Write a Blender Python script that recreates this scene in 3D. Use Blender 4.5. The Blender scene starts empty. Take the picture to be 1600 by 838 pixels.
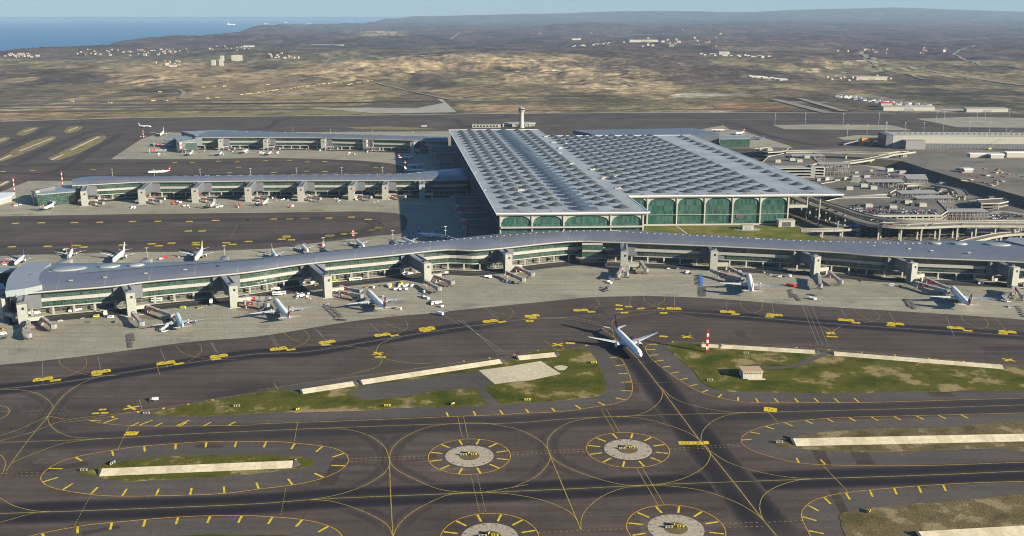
import bpy, bmesh, math, random
import numpy as np
from mathutils import Vector, Matrix
R = math.radians
random.seed(11)
SC = bpy.context.scene
COL = SC.collection

# ------------------------------------------------------------------ camera
CH, F, PIT = 270.0, 1540.0, math.atan(395/1540.0)
cam = bpy.data.cameras.new('camera'); cam.sensor_width = 36; cam.lens = F/1600*36
cam.clip_start = 5; cam.clip_end = 250000
co = bpy.data.objects.new('camera', cam); COL.objects.link(co)
co.location = (0, 0, CH); co.rotation_euler = (math.pi/2-PIT, 0, 0)
SC.camera = co
# ------------------------------------------------------------------ sky, sun, exposure
SUN_AZ = math.atan2(0.84, -0.54)      # from +Y clockwise to the sun
SUN_EL = R(19.0)
w = bpy.data.worlds.new('World'); SC.world = w; w.use_nodes = True
nt = w.node_tree; bg = nt.nodes['Background']
sky = nt.nodes.new('ShaderNodeTexSky'); sky.sky_type = 'NISHITA'; sky.sun_disc = False
sky.sun_elevation = SUN_EL; sky.sun_rotation = SUN_AZ
sky.altitude = 200; sky.air_density = 1.0; sky.dust_density = 0.0; sky.ozone_density = 6.0
tint = nt.nodes.new('ShaderNodeMix'); tint.data_type = 'RGBA'; tint.blend_type = 'MULTIPLY'; tint.inputs[0].default_value = 1.0; tint.inputs[7].default_value = (0.84, 0.96, 1.0, 1)
nt.links.new(sky.outputs[0], tint.inputs[6]); nt.links.new(tint.outputs[2], bg.inputs[0]); bg.inputs[1].default_value = 0.05
sl = bpy.data.lights.new('sun', 'SUN'); sl.energy = 5.0; sl.angle = R(0.5); sl.color = (1.0, 0.88, 0.68)
so = bpy.data.objects.new('sun', sl); COL.objects.link(so)
sd = Vector((math.sin(SUN_AZ)*math.cos(SUN_EL), math.cos(SUN_AZ)*math.cos(SUN_EL), math.sin(SUN_EL)))
so.rotation_euler = sd.to_track_quat('Z', 'Y').to_euler(); so.location = (0, 0, 600)
SC.view_settings.view_transform = 'Standard'; SC.view_settings.look = 'None'
SC.view_settings.exposure = 1.22; SC.view_settings.gamma = 1.0
SC.view_settings.use_curve_mapping = False
SC.cycles.filter_width = 1.05; SC.cycles.max_bounces = 4; SC.cycles.diffuse_bounces = 2; SC.cycles.glossy_bounces = 2
SC.cycles.transparent_max_bounces = 4; SC.cycles.volume_bounces = 0

# ------------------------------------------------------------------ haze: one closed box of even, pale air
hm = bpy.data.materials.new('haze'); hm.use_nodes = True; ht = hm.node_tree; ht.nodes.clear()
ho = ht.nodes.new('ShaderNodeOutputMaterial'); hv = ht.nodes.new('ShaderNodeVolumePrincipled')
hv.inputs['Color'].default_value = (0.42, 0.62, 0.84, 1); hv.inputs['Density'].default_value = 2.7e-5; hv.inputs['Anisotropy'].default_value = 0.0
ht.links.new(hv.outputs[0], ho.inputs['Volume'])
bpy.ops.mesh.primitive_cube_add(size=1); hz = bpy.context.object; hz.name = 'haze'; hz['kind'] = 'stuff'
hz.scale = (300000, 72000, 1500); hz.location = (0, 30000, 1500/2-200); hz.data.materials.append(hm)
# ------------------------------------------------------------------ helpers
SP, CP = math.sin(PIT), math.cos(PIT)
def W(px, py, z=0.0):
    "the point of the world, at height z, that a survey reading (px, py) of the place gives"
    a = (px-800)/F; b = (py-419)/F
    t = (CH-z)/(SP+b*CP)
    return Vector((a*t, (CP-b*SP)*t, z))
VIEW = dict(a=(0,160,3.99), b=(400,160,3.99), c=(700,150,3.99), d=(1000,180,3.99), e=(1200,180,3.99), f=(0,340,3.99),
            g=(300,340,3.99), h=(600,340,3.99), i=(900,340,3.99), j=(1200,340,3.99), k=(0,500,3.99), l=(400,500,3.99),
            m=(800,480,3.99), n=(1200,500,3.99), o=(0,640,4), p=(400,640,4), q=(800,640,4), r=(1200,640,4), s=(0,0,2), t=(800,0,2),
            x=(0,0,1))
def Q(v, x, y, z=0.0):
    ox, oy, s = VIEW[v]
    return W(ox+x/s, oy+y/s, z)
def QL(v, pts, z=0.0):
    return [Q(v, x, y, z) for x, y in pts]
def smooth(pts, step=6.0, closed=False):
    "Catmull-Rom through the points"
    P = [Vector((p[0], p[1], p[2] if len(p) > 2 else 0)) for p in pts]
    n = len(P); out = []
    segs = n if closed else n-1
    for i in range(segs):
        if closed: p0, p1, p2, p3 = P[(i-1) % n], P[i], P[(i+1) % n], P[(i+2) % n]
        else: p0, p1, p2, p3 = P[max(i-1, 0)], P[i], P[i+1], P[min(i+2, n-1)]
        k = max(1, int((p2-p1).length/step))
        d01, d12, d23 = max((p1-p0).length, 1e-6), max((p2-p1).length, 1e-6), max((p3-p2).length, 1e-6)
        m1 = (p2-p0)*(d12/(d12+(d01 if p0 != p1 else 0))); m2 = (p3-p1)*(d12/(d12+(d23 if p3 != p2 else 0)))
        for j in range(k):
            t = j/k; t2 = t*t; t3 = t2*t
            out.append(p1*(2*t3-3*t2+1)+m1*(t3-2*t2+t)+p2*(3*t2-2*t3)+m2*(t3-t2))
    if not closed: out.append(P[-1])
    return out
def resample(pts, step):
    out = [pts[0].copy()]; acc = 0
    for a, b in zip(pts, pts[1:]):
        L = (b-a).length
        while acc+L >= step:
            t = (step-acc)/L; a = a+(b-a)*t; out.append(a.copy()); L = (b-a).length; acc = 0
        acc += L
    return out
def normals(pts, closed=False):
    n = len(pts); out = []
    for i in range(n):
        a = pts[(i-1) % n] if closed or i > 0 else pts[i]
        b = pts[(i+1) % n] if closed or i < n-1 else pts[i]
        d = (b-a); d.z = 0
        if d.length < 1e-6: d = Vector((1, 0, 0))
        d.normalize(); out.append(Vector((-d.y, d.x, 0)))     # left of travel
    return out

class MB:
    def __init__(s): s.v = []; s.f = []; s.m = []; s.uv = {}
    def vert(s, p): s.v.append(tuple(p)); return len(s.v)-1
    def face(s, pts, m=0, uv=None):
        i = [s.vert(p) for p in pts]; s.f.append(i); s.m.append(m)
        if uv: s.uv[len(s.f)-1] = uv
        return s
    def box(s, x0, x1, y0, y1, z0, z1, m=0, skip=''):
        a = len(s.v)
        for z in (z0, z1):
            for x, y in ((x0, y0), (x1, y0), (x1, y1), (x0, y1)): s.v.append((x, y, z))
        for k, q in (('b', (0, 3, 2, 1)), ('t', (4, 5, 6, 7)), ('s', (0, 1, 5, 4)), ('e', (1, 2, 6, 5)), ('n', (2, 3, 7, 6)), ('w', (3, 0, 4, 7))):
            if k in skip: continue
            s.f.append([a+j for j in q]); s.m.append(m)
        return s
    def obox(s, c, d, L, Wd, z0, z1, m=0, mt=None):
        "box centred at c, length L along unit direction d"
        d = Vector((d[0], d[1], 0)).normalized(); n = Vector((-d.y, d.x, 0)); c = Vector((c[0], c[1], 0))
        P = [c-d*L/2-n*Wd/2, c+d*L/2-n*Wd/2, c+d*L/2+n*Wd/2, c-d*L/2+n*Wd/2]
        return s.prism(P, z0, z1, m, m if mt is None else mt)
    def prism(s, P, z0, z1, m=0, mt=None, bottom=True):
        if isinstance(z0, (int, float)): z0 = [z0]*len(P)
        if isinstance(z1, (int, float)): z1 = [z1]*len(P)
        ar = sum(P[i][0]*P[(i+1) % len(P)][1]-P[(i+1) % len(P)][0]*P[i][1] for i in range(len(P)))
        if ar < 0: P = P[::-1]; z0 = z0[::-1]; z1 = z1[::-1]
        n = len(P); a = len(s.v)
        for p, z in zip(P, z0): s.v.append((p[0], p[1], z))
        for p, z in zip(P, z1): s.v.append((p[0], p[1], z))
        for i in range(n):
            j = (i+1) % n; s.f.append([a+i, a+j, a+n+j, a+n+i]); s.m.append(m)
        s.f.append([a+n+i for i in range(n)]); s.m.append(m if mt is None else mt)
        if bottom: s.f.append([a+i for i in range(n)][::-1]); s.m.append(m)
        return s
    def tube(s, p0, p1, r0, r1=None, n=8, m=0, cap=True):
        p0 = Vector(p0); p1 = Vector(p1); r1 = r0 if r1 is None else r1
        d = (p1-p0).normalized(); u = d.orthogonal().normalized(); v = d.cross(u); a = len(s.v)
        for p, r in ((p0, r0), (p1, r1)):
            for k in range(n):
                t = 2*math.pi*k/n; s.v.append(tuple(p+u*math.cos(t)*r+v*math.sin(t)*r))
        for k in range(n):
            j = (k+1) % n; s.f.append([a+k, a+j, a+n+j, a+n+k]); s.m.append(m)
        if cap:
            s.f.append([a+k for k in range(n)][::-1]); s.f.append([a+n+k for k in range(n)]); s.m += [m, m]
        return s
    def beam(s, p0, p1, wd, h, m=0):
        "box beam between two points, wd wide and h high, hanging from the line"
        p0 = Vector(p0); p1 = Vector(p1); d = (p1-p0).normalized(); n = d.cross(Vector((0, 0, 1)))
        n = n.normalized() if n.length > 1e-4 else Vector((1, 0, 0)); u = n.cross(d).normalized()
        P = []
        for p in (p0, p1):
            P += [p-n*wd/2-u*h/2, p+n*wd/2-u*h/2, p+n*wd/2+u*h/2, p-n*wd/2+u*h/2]
        a = len(s.v); s.v += [tuple(p) for p in P]
        for q in ((0, 1, 2, 3), (7, 6, 5, 4), (0, 4, 5, 1), (1, 5, 6, 2), (2, 6, 7, 3), (3, 7, 4, 0)):
            s.f.append([a+j for j in q]); s.m.append(m)
        return s
    def loft(s, rings, m=0, cap0=True, cap1=True, closed=True):
        a = len(s.v); n = len(rings[0])
        for r in rings: s.v += [tuple(p) for p in r]
        for i in range(len(rings)-1):
            for k in range(n if closed else n-1):
                j = (k+1) % n
                s.f.append([a+i*n+k, a+i*n+j, a+(i+1)*n+j, a+(i+1)*n+k]); s.m.append(m)
        if cap0: s.f.append([a+k for k in range(n)][::-1]); s.m.append(m)
        if cap1: s.f.append([a+(len(rings)-1)*n+k for k in range(n)]); s.m.append(m)
        return s
    def poly(s, P, z=0, m=0):
        ar = sum(P[i][0]*P[(i+1) % len(P)][1]-P[(i+1) % len(P)][0]*P[i][1] for i in range(len(P)))
        if ar < 0: P = P[::-1]
        s.f.append([s.vert((p[0], p[1], z)) for p in P]); s.m.append(m); return s
    def ribbon(s, pts, wd, z=0, m=0, off=0, closed=False):
        N = normals(pts, closed); a = len(s.v); n = len(pts)
        for p, q in zip(pts, N):
            s.v.append((p.x+q.x*(off-wd/2), p.y+q.y*(off-wd/2), z)); s.v.append((p.x+q.x*(off+wd/2), p.y+q.y*(off+wd/2), z))
        for i in range(n if closed else n-1):
            j = (i+1) % n
            s.f.append([a+2*i, a+2*j, a+2*j+1, a+2*i+1]); s.m.append(m)
        return s
    def mesh(s, name, mats, sm=None):
        me = bpy.data.meshes.new(name); me.from_pydata(s.v, [], s.f)
        for x in (mats if isinstance(mats, (list, tuple)) else [mats]): me.materials.append(M[x] if isinstance(x, str) else x)
        me.polygons.foreach_set('material_index', s.m)
        if s.uv:
            uvl = me.uv_layers.new(name='UVMap')
            for fi, uv in s.uv.items():
                p = me.polygons[fi]
                for li, c in zip(p.loop_indices, uv): uvl.data[li].uv = c
        if sm is not None:
            me.polygons.foreach_set('use_smooth', [True]*len(s.f)); me.update()
            try: me.set_sharp_from_angle(angle=R(sm))
            except Exception: pass
        me.update(); return me
def link(name, me, parent=None, loc=None, rz=0, sc=None):
    o = bpy.data.objects.new(name, me); COL.objects.link(o)
    if parent is not None: o.parent = parent
    if loc is not None: o.location = loc
    if rz: o.rotation_euler = (0, 0, rz)
    if sc: o.scale = sc
    return o
def part(name, mb, mats, parent, sm=None, label=None, **k):
    o = link(name, mb.mesh(name, mats, sm), parent, **k)
    if label: o['label'] = label
    return o
def tag(o, label, cat, group=None, kind=None):
    if label: o['label'] = label
    if cat: o['category'] = cat
    if group: o['group'] = group
    if kind: o['kind'] = kind
    return o
def root(name, label, cat, loc=(0, 0, 0), rz=0, group=None, sc=None):
    return tag(link(name, None, None, loc, rz, sc), label, cat, group)
def struct(name, mb, mats, sm=None, kind='structure'):
    o = link(name, mb.mesh(name, mats, sm)); o['kind'] = kind; return o
def thing(name, mb, mats, label, cat, group=None, sm=None, **k):
    return tag(link(name, mb.mesh(name, mats, sm), **k), label, cat, group)
def dup(o, loc=None, rz=None, label=None, group=None, parent=None, sc=None):
    c = o.copy(); COL.objects.link(c)
    if parent is not None: c.parent = parent
    if loc is not None: c.location = loc
    if rz is not None: c.rotation_euler = (0, 0, rz)
    if sc is not None: c.scale = sc
    if label: c['label'] = label
    if group: c['group'] = group
    for ch in o.children: dup(ch, parent=c)
    return c
PROTO = {}
def place(key, make, loc, rz, label, group=None, sc=None):
    "the first call builds the thing, later calls copy it with its parts"
    if key not in PROTO:
        o = PROTO[key] = make(); o.location = loc; o.rotation_euler = (0, 0, rz); o['label'] = label
        if group: o['group'] = group
        if sc: o.scale = sc
        return o
    o = dup(PROTO[key], loc, rz, label, group, sc=sc)
    if not group and 'group' in o: del o['group']
    if not sc: o.scale = (1, 1, 1)
    return o

# ------------------------------------------------------------------ materials
M = {}
def base_mat(name, rough=0.8, spec=0.3, metal=0.0):
    m = bpy.data.materials.new(name); m.use_nodes = True; b = m.node_tree.nodes['Principled BSDF']
    b.inputs['Roughness'].default_value = rough; b.inputs['Metallic'].default_value = metal
    b.inputs['Specular IOR Level'].default_value = spec
    M[name] = m; return m, m.node_tree, b
def N(t, kind, **kw):
    n = t.nodes.new(kind)
    for k, v in kw.items(): setattr(n, k, v)
    return n
def noise(t, vec, scale, detail=4, rough=0.55):
    n = N(t, 'ShaderNodeTexNoise'); n.inputs['Scale'].default_value = scale
    n.inputs['Detail'].default_value = detail; n.inputs['Roughness'].default_value = rough
    t.links.new(vec, n.inputs['Vector']); return n.outputs[0]
def ramp(t, fac, stops):
    n = N(t, 'ShaderNodeValToRGB'); cr = n.color_ramp
    while len(cr.elements) < len(stops): cr.elements.new(0.5)
    for e, (p, c) in zip(cr.elements, stops): e.position = p; e.color = (*c, 1)
    t.links.new(fac, n.inputs[0]); return n.outputs[0]
def mix(t, a, b, fac, mode='MIX'):
    n = N(t, 'ShaderNodeMix', data_type='RGBA', blend_type=mode)
    for s, v in ((0, fac), (6, a), (7, b)):
        if isinstance(v, (int, float)): n.inputs[s].default_value = v
        elif isinstance(v, tuple): n.inputs[s].default_value = (*v, 1)
        else: t.links.new(v, n.inputs[s])
    return n.outputs[2]
def mth(t, op, a, b=None, c=None):
    n = N(t, 'ShaderNodeMath', operation=op)
    for s, v in enumerate((a, b, c)):
        if v is None: continue
        if isinstance(v, (int, float)): n.inputs[s].default_value = v
        else: t.links.new(v, n.inputs[s])
    return n.outputs[0]
def g(c, k): return tuple(x*k for x in c)
def coords(t, sx=1, sy=1, sz=1, rot=0, kind='Object'):
    tc = N(t, 'ShaderNodeTexCoord'); mp = N(t, 'ShaderNodeMapping')
    mp.inputs['Scale'].default_value = (sx, sy, sz); mp.inputs['Rotation'].default_value = (0, 0, rot)
    t.links.new(tc.outputs[kind], mp.inputs[0]); return mp.outputs[0]
def simple(name, c, rough=0.6, spec=0.3, metal=0.0, var=0.12, scale=0.6):
    m, t, b = base_mat(name, rough, spec, metal)
    v = noise(t, coords(t), scale, 3)
    t.links.new(ramp(t, v, [(0.3, g(c, 1-var)), (0.7, g(c, 1+var))]), b.inputs['Base Color']); return m
def groundmat(name, c, var=0.22, joints=0.0, jrot=0.0, jw=0.12, streak=0.0, rough=0.85, patch=None):
    m, t, b = base_mat(name, rough, 0.25)
    v = coords(t)
    col = ramp(t, noise(t, v, 0.012, 5), [(0.3, g(c, 1-var)), (0.5, c), (0.72, g(c, 1+var))])
    col = mix(t, col, ramp(t, noise(t, v, 0.35, 4, 0.7), [(0.35, (0.80,)*3), (0.65, (1.12,)*3)]), 0.8, 'MULTIPLY')
    if patch:
        col = mix(t, col, patch, ramp(t, noise(t, v, 0.03, 5, 0.65), [(0.56, (0, 0, 0)), (0.68, (.55,)*3)]))
    if streak:
        sv = coords(t, 0.006, 0.16, 1, jrot)
        col = mix(t, col, ramp(t, noise(t, sv, 1.0, 4, 0.6), [(0.35, (1-streak,)*3), (0.65, (1+streak*.6,)*3)]), 1.0, 'MULTIPLY')
    if joints:
        jv = N(t, 'ShaderNodeTexBrick'); jv.offset = 0.0
        t.links.new(coords(t, 1, 1, 1, jrot), jv.inputs['Vector'])
        for k, q in (('Scale', 1.0), ('Mortar Size', jw), ('Mortar Smooth', 0.3), ('Brick Width', joints), ('Row Height', joints)): jv.inputs[k].default_value = q
        jv.inputs['Color1'].default_value = (1.05, 1.05, 1.05, 1); jv.inputs['Color2'].default_value = (0.95, 0.95, 0.95, 1); jv.inputs['Mortar'].default_value = (0.86, 0.855, 0.85, 1)
        col = mix(t, col, jv.outputs[0], 1.0, 'MULTIPLY')
    t.links.new(col, b.inputs['Base Color']); return m
ASPH = (0.081, 0.064, 0.053)
groundmat('asphalt_old', g(ASPH, 1.28), 0.2, streak=0.2); groundmat('asphalt_new', g(ASPH, .72), 0.2, streak=0.2)
groundmat('asphalt', ASPH, 0.26, streak=0.26, jrot=R(-4), joints=45, jw=0.3, patch=(0.105, 0.095, 0.09))
groundmat('asphalt_shoulder', (0.090, 0.079, 0.070), 0.22, streak=0.14, jrot=R(-4))
groundmat('service_asphalt', (0.042, 0.040, 0.043), 0.2, streak=0.15)
groundmat('apron_concrete', (0.30, 0.285, 0.22), 0.14, joints=15, jrot=R(-18), jw=0.3, streak=0.16, patch=(0.13, 0.118, 0.10))
groundmat('road_concrete', (0.33, 0.32, 0.28), 0.15, joints=5)
groundmat('deck_concrete', (0.155, 0.140, 0.118), 0.35, joints=12, jrot=R(10), streak=0.2, patch=(0.09, 0.085, 0.08))
groundmat('pale_concrete', (0.56, 0.50, 0.36), 0.12, joints=4.0, jw=0.1)
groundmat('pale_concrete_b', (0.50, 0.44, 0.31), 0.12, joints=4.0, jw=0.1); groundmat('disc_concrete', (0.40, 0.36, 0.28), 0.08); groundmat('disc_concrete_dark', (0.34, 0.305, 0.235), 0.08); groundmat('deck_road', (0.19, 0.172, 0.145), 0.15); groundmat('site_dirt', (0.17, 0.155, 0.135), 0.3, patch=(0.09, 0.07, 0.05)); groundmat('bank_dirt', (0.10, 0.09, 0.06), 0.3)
groundmat('stained_concrete', (0.215, 0.17, 0.135), 0.3); groundmat('oily_concrete', (0.17, 0.16, 0.135), 0.3)
groundmat('dirt', (0.22, 0.17, 0.10), 0.3)
groundmat('hill_road', (0.25, 0.225, 0.18), 0.2)
def grassmat(name, c1, c2, c3, sc=0.05):
    m, t, b = base_mat(name, 0.95, 0.1); v = coords(t)
    col = ramp(t, noise(t, v, sc, 6, 0.62), [(0.38, c1), (0.47, c2), (0.53, c2), (0.61, c3)])
    col = mix(t, col, ramp(t, noise(t, v, 0.9, 4, 0.7), [(0.3, (.6,)*3), (0.7, (1.35,)*3)]), 1.0, 'MULTIPLY')
    t.links.new(col, b.inputs['Base Color'])
    bp = N(t, 'ShaderNodeBump'); bp.inputs['Strength'].default_value = 0.5; bp.inputs['Distance'].default_value = 0.6
    t.links.new(noise(t, v, 0.7, 4), bp.inputs['Height']); t.links.new(bp.outputs[0], b.inputs['Normal'])
grassmat('grass', (0.047, 0.060, 0.006), (0.090, 0.090, 0.013), (0.27, 0.215, 0.10), 0.035)
grassmat('lawn', (0.085, 0.105, 0.018), (0.12, 0.135, 0.025), (0.20, 0.17, 0.06), 0.03)
grassmat('dry_grass', (0.17, 0.145, 0.07), (0.235, 0.195, 0.10), (0.13, 0.12, 0.05))
grassmat('brown_grass', (0.085, 0.075, 0.03), (0.14, 0.11, 0.055), (0.26, 0.21, 0.12))
# tyre wear: same asphalt, darkened by the strength carried on the strip
m, t, b = base_mat('tyre_wear', 0.8, 0.25); at = N(t, 'ShaderNodeAttribute', attribute_name='wear')
v = coords(t)
sv = coords(t, 0.02, 0.02, 1)
wn = mth(t, 'MULTIPLY', at.outputs['Fac'], mth(t, 'ADD', mth(t, 'MULTIPLY', noise(t, v, 0.02, 4), 0.5), 0.78))
ac = ramp(t, noise(t, v, 0.012, 5), [(0.3, g(ASPH, .76)), (0.5, ASPH), (0.72, g(ASPH, 1.24))])
ac = mix(t, ac, ramp(t, noise(t, v, 0.35, 4, 0.7), [(0.35, (0.80,)*3), (0.65, (1.12,)*3)]), 0.8, 'MULTIPLY')
t.links.new(mix(t, ac, (0.016, 0.013, 0.018), wn), b.inputs['Base Color'])
def paint(name, c):
    m, t, b = base_mat(name, 0.7, 0.3); v = coords(t)
    t.links.new(ramp(t, noise(t, v, 0.4, 5, 0.7), [(0.34, g(c, .38)), (0.5, c), (0.66, g(c, 1.15))]), b.inputs['Base Color'])
paint('yellow_paint', (0.66, 0.49, 0.015)); paint('thin_yellow', (0.40, 0.31, 0.05)); paint('orange_paint', (0.62, 0.36, 0.02)); paint('white_line', (0.34, 0.33, 0.30)); paint('black_paint', (0.03, 0.03, 0.03))
simple('white_body', (0.80, 0.80, 0.78), 0.3, 0.5, var=0.03); simple('teal_body', (0.50, 0.68, 0.66), 0.3, 0.5, var=0.03)
simple('wing_grey', (0.52, 0.53, 0.53), 0.4, 0.5, var=0.05); simple('red_tail', (0.52, 0.02, 0.025), 0.35, 0.4, var=0.05)
simple('blue_tail', (0.04, 0.07, 0.30), 0.35, 0.4); simple('dark', (0.015, 0.016, 0.02), 0.35, 0.4); simple('tyre', (0.02, 0.02, 0.02), 0.9)
simple('engine_metal', (0.55, 0.56, 0.58), 0.3, 0.5, 0.5)
simple('cream', (0.35, 0.35, 0.30), 0.6, var=0.06, scale=0.2); simple('tower_grey', (0.285, 0.29, 0.26), 0.6, var=0.1, scale=0.25); simple('dull_yellow', (0.42, 0.35, 0.14), 0.7); simple('grey_panel', (0.125, 0.13, 0.15), 0.5, var=0.06, scale=0.3)
simple('light_grey', (0.33, 0.33, 0.31), 0.6, var=0.08, scale=0.3); simple('mid_grey', (0.24, 0.24, 0.24), 0.7, var=0.1); simple('dark_grey', (0.07, 0.07, 0.08), 0.6)
simple('steel', (0.22, 0.21, 0.21), 0.5, metal=0.3); simple('signal_red', (0.55, 0.03, 0.03), 0.5); simple('pink_light', (0.75, 0.05, 0.12), 0.5); simple('orange', (0.65, 0.22, 0.02), 0.5)
simple('lime', (0.35, 0.55, 0.06), 0.5); simple('vehicle_yellow', (0.6, 0.5, 0.05), 0.5); simple('blue', (0.06, 0.15, 0.5), 0.5); simple('silver', (0.45, 0.46, 0.47), 0.35, 0.5, 0.3)
simple('black_car', (0.03, 0.03, 0.035), 0.3, 0.5); simple('house_white', (0.38, 0.36, 0.31), 0.8); simple('tile_roof', (0.30, 0.14, 0.09), 0.8); simple('tan_roof', (0.42, 0.33, 0.20), 0.8); simple('brown_mud', (0.19, 0.12, 0.07), 0.9)
def metal_roof(name, c, seam=4.5, rot=0.0, rough=0.42, metal=0.0, dirt=0.1):
    m, t, b = base_mat(name, rough, 0.5, metal); v = coords(t)
    col = ramp(t, noise(t, v, 0.02, 5, .6), [(0.3, g(c, 1-dirt)), (0.7, g(c, 1+dirt))])
    jv = N(t, 'ShaderNodeTexBrick'); jv.offset = 0.0; t.links.new(coords(t, 1, 1, 0, rot), jv.inputs['Vector'])
    for k, q in (('Scale', 1.0), ('Mortar Size', 0.10), ('Mortar Smooth', 0.3), ('Brick Width', seam), ('Row Height', 400.0)): jv.inputs[k].default_value = q
    jv.inputs['Color1'].default_value = (1.02,)*3+(1,); jv.inputs['Color2'].default_value = (0.97,)*3+(1,); jv.inputs['Mortar'].default_value = (0.80, 0.81, 0.82, 1)
    col = mix(t, col, jv.outputs[0], 1.0, 'MULTIPLY'); t.links.new(col, b.inputs['Base Color'])
metal_roof('terminal_roof', (0.335, 0.365, 0.36), 3.6, R(-7), dirt=0.2); metal_roof('pier_roof', (0.125, 0.142, 0.18), 3.0, R(20)); metal_roof('dome_back', (0.17, 0.185, 0.195), 3.0); metal_roof('pier_cap', (0.23, 0.26, 0.275), 3.0); metal_roof('pier_recess', (0.155, 0.20, 0.215), 4.0)
metal_roof('ribbed_wall', (0.20, 0.22, 0.27), 2.0)
def glassmat(name, c1, c2, du, dv, fw=0.10, rough=0.12, frame=(0.10, 0.16, 0.14)):
    m, t, b = base_mat(name, rough, 0.8); uv = coords(t, kind='UV')
    sp = N(t, 'ShaderNodeSeparateXYZ'); t.links.new(uv, sp.inputs[0])
    def grid(o, d):
        fr = mth(t, 'FRACT', mth(t, 'DIVIDE', o, d)); return mth(t, 'LESS_THAN', fr, fw/d*1.0)
    ln = mth(t, 'MAXIMUM', grid(sp.outputs[0], du), grid(sp.outputs[1], dv))
    wv = N(t, 'ShaderNodeTexWhiteNoise', noise_dimensions='2D')
    cb = N(t, 'ShaderNodeCombineXYZ')
    t.links.new(mth(t, 'FLOOR', mth(t, 'DIVIDE', sp.outputs[0], du)), cb.inputs[0]); t.links.new(mth(t, 'FLOOR', mth(t, 'DIVIDE', sp.outputs[1], dv)), cb.inputs[1])
    t.links.new(cb.outputs[0], wv.inputs['Vector'])
    fac = mth(t, 'ADD', mth(t, 'MULTIPLY', wv.outputs[0], .45), mth(t, 'MULTIPLY', noise(t, uv, 0.06, 3), .6))
    col = ramp(t, fac, [(0.25, c1), (0.75, c2)])
    t.links.new(mix(t, col, frame, ln), b.inputs['Base Color'])
    t.links.new(mth(t, 'ADD', mth(t, 'MULTIPLY', ln, .4), rough), b.inputs['Roughness'])
glassmat('green_glass', (0.010, 0.028, 0.022), (0.036, 0.078, 0.060), 3.0, 2.4, 0.18, frame=(0.07, 0.11, 0.09)); glassmat('hall_glass', (0.014, 0.055, 0.045), (0.05, 0.125, 0.098), 2.6, 6.8, 0.35, frame=(0.012, 0.028, 0.024))
glassmat('grey_glass', (0.03, 0.045, 0.05), (0.09, 0.12, 0.12), 2.0, 2.0, 0.2)
glassmat('shop_glass', (0.012, 0.018, 0.02), (0.09, 0.095, 0.085), 6.0, 3.2, 0.5, frame=(0.15, 0.15, 0.135))
simple('dome_glass', (0.05, 0.062, 0.075), 0.3, 0.5, var=0.25, scale=0.15); simple('ridge_glass', (0.060, 0.082, 0.115), 0.3, 0.5, var=0.3, scale=0.1)
# ------------------------------------------------------------------ terrain
rs = np.random.RandomState(5); TAB = rs.rand(256, 256)
def vnoise(x, y):
    xi = np.floor(x).astype(int); yi = np.floor(y).astype(int); fx = x-xi; fy = y-yi
    fx = fx*fx*(3-2*fx); fy = fy*fy*(3-2*fy)
    def T(a, b): return TAB[a % 256, b % 256]
    return (T(xi, yi)*(1-fx)+T(xi+1, yi)*fx)*(1-fy)+(T(xi, yi+1)*(1-fx)+T(xi+1, yi+1)*fx)*fy
def fbm(x, y, o=5, r=0.5):
    s = 0; a = 1; n = 0
    for i in range(o):
        s = s+a*vnoise(x*2**i+17.3*i, y*2**i+5.1*i); n += a; a *= r
    return s/n
def sstep(a, b, x):
    t = np.clip((x-a)/(b-a), 0, 1); return t*t*(3-2*t)
NA, ND = 1000, 420
ang = np.linspace(R(-47), R(47), NA)
inv = np.concatenate([np.linspace(1/330., 1/2600., 60, endpoint=False), np.linspace(1/2600., 1/140000., ND-60)])
D, A = np.meshgrid(1/inv, ang, indexing='ij')
X = D*np.tan(A); Y = D
sx = 800+F*X/(Y*CP+CH*SP); sy = 24+CH*F/CP/(Y*CP+CH*SP)          # where each spot lies on the survey sheet
coast_x = np.array([-900, 0, 60, 160, 250, 340, 375, 410, 440, 560, 640, 700, 760, 2500]); coast_y = np.array([90, 79, 76, 69, 62, 56, 52, 45, 42, 40, 36, 31, 20, 20])
cy_ = np.interp(sx, coast_x, coast_y)+(fbm(X/900, Y/900, 4)-.5)*2.2
sea_m = sstep(1.2, -1.2, sy-cy_)
far = sstep(3000, 5200, D)
H = (fbm(X/1500, Y/2300, 6, .52)-.45)*130*sstep(3300, 9000, D)+(fbm(X/4200+3, Y/6000, 5)-.38)*230*sstep(9000, 22000, D)
rg = 1-np.abs(2*fbm(X/420+9, Y/600+2, 5, .6)-1)
H += (rg-.6)*30*sstep(3300, 4600, D)
H += (fbm(X/150, Y/200, 4, .6)-.5)*16*sstep(3150, 3600, D)
# quarry terraces in the middle distance
def blob(px, py, rx, ry): return np.exp(-((sx-px)/rx)**2-((sy-py)/ry)**2)
qz = np.clip(blob(560, 118, 90, 12)+blob(720, 103, 120, 11)+blob(900, 118, 120, 16)+blob(1290, 105, 80, 9)+blob(980, 138, 90, 9)+blob(230, 128, 60, 7)+blob(600, 57, 40, 5), 0, 1)
ter = fbm(X/300+40, Y/420+11, 5, .55)*150
ris = sstep(5, 8, ter % 20)*sstep(17, 13, ter % 20)
H += qz*(np.floor(ter/20)*20+np.clip((ter % 20)*2.2-12, 0, 20)-60)*.55*sstep(3050, 3400, D)
H += blob(430, 50, 50, 5)*60+blob(1300, 40, 260, 14)*60+blob(800, 32, 300, 6)*60
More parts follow.
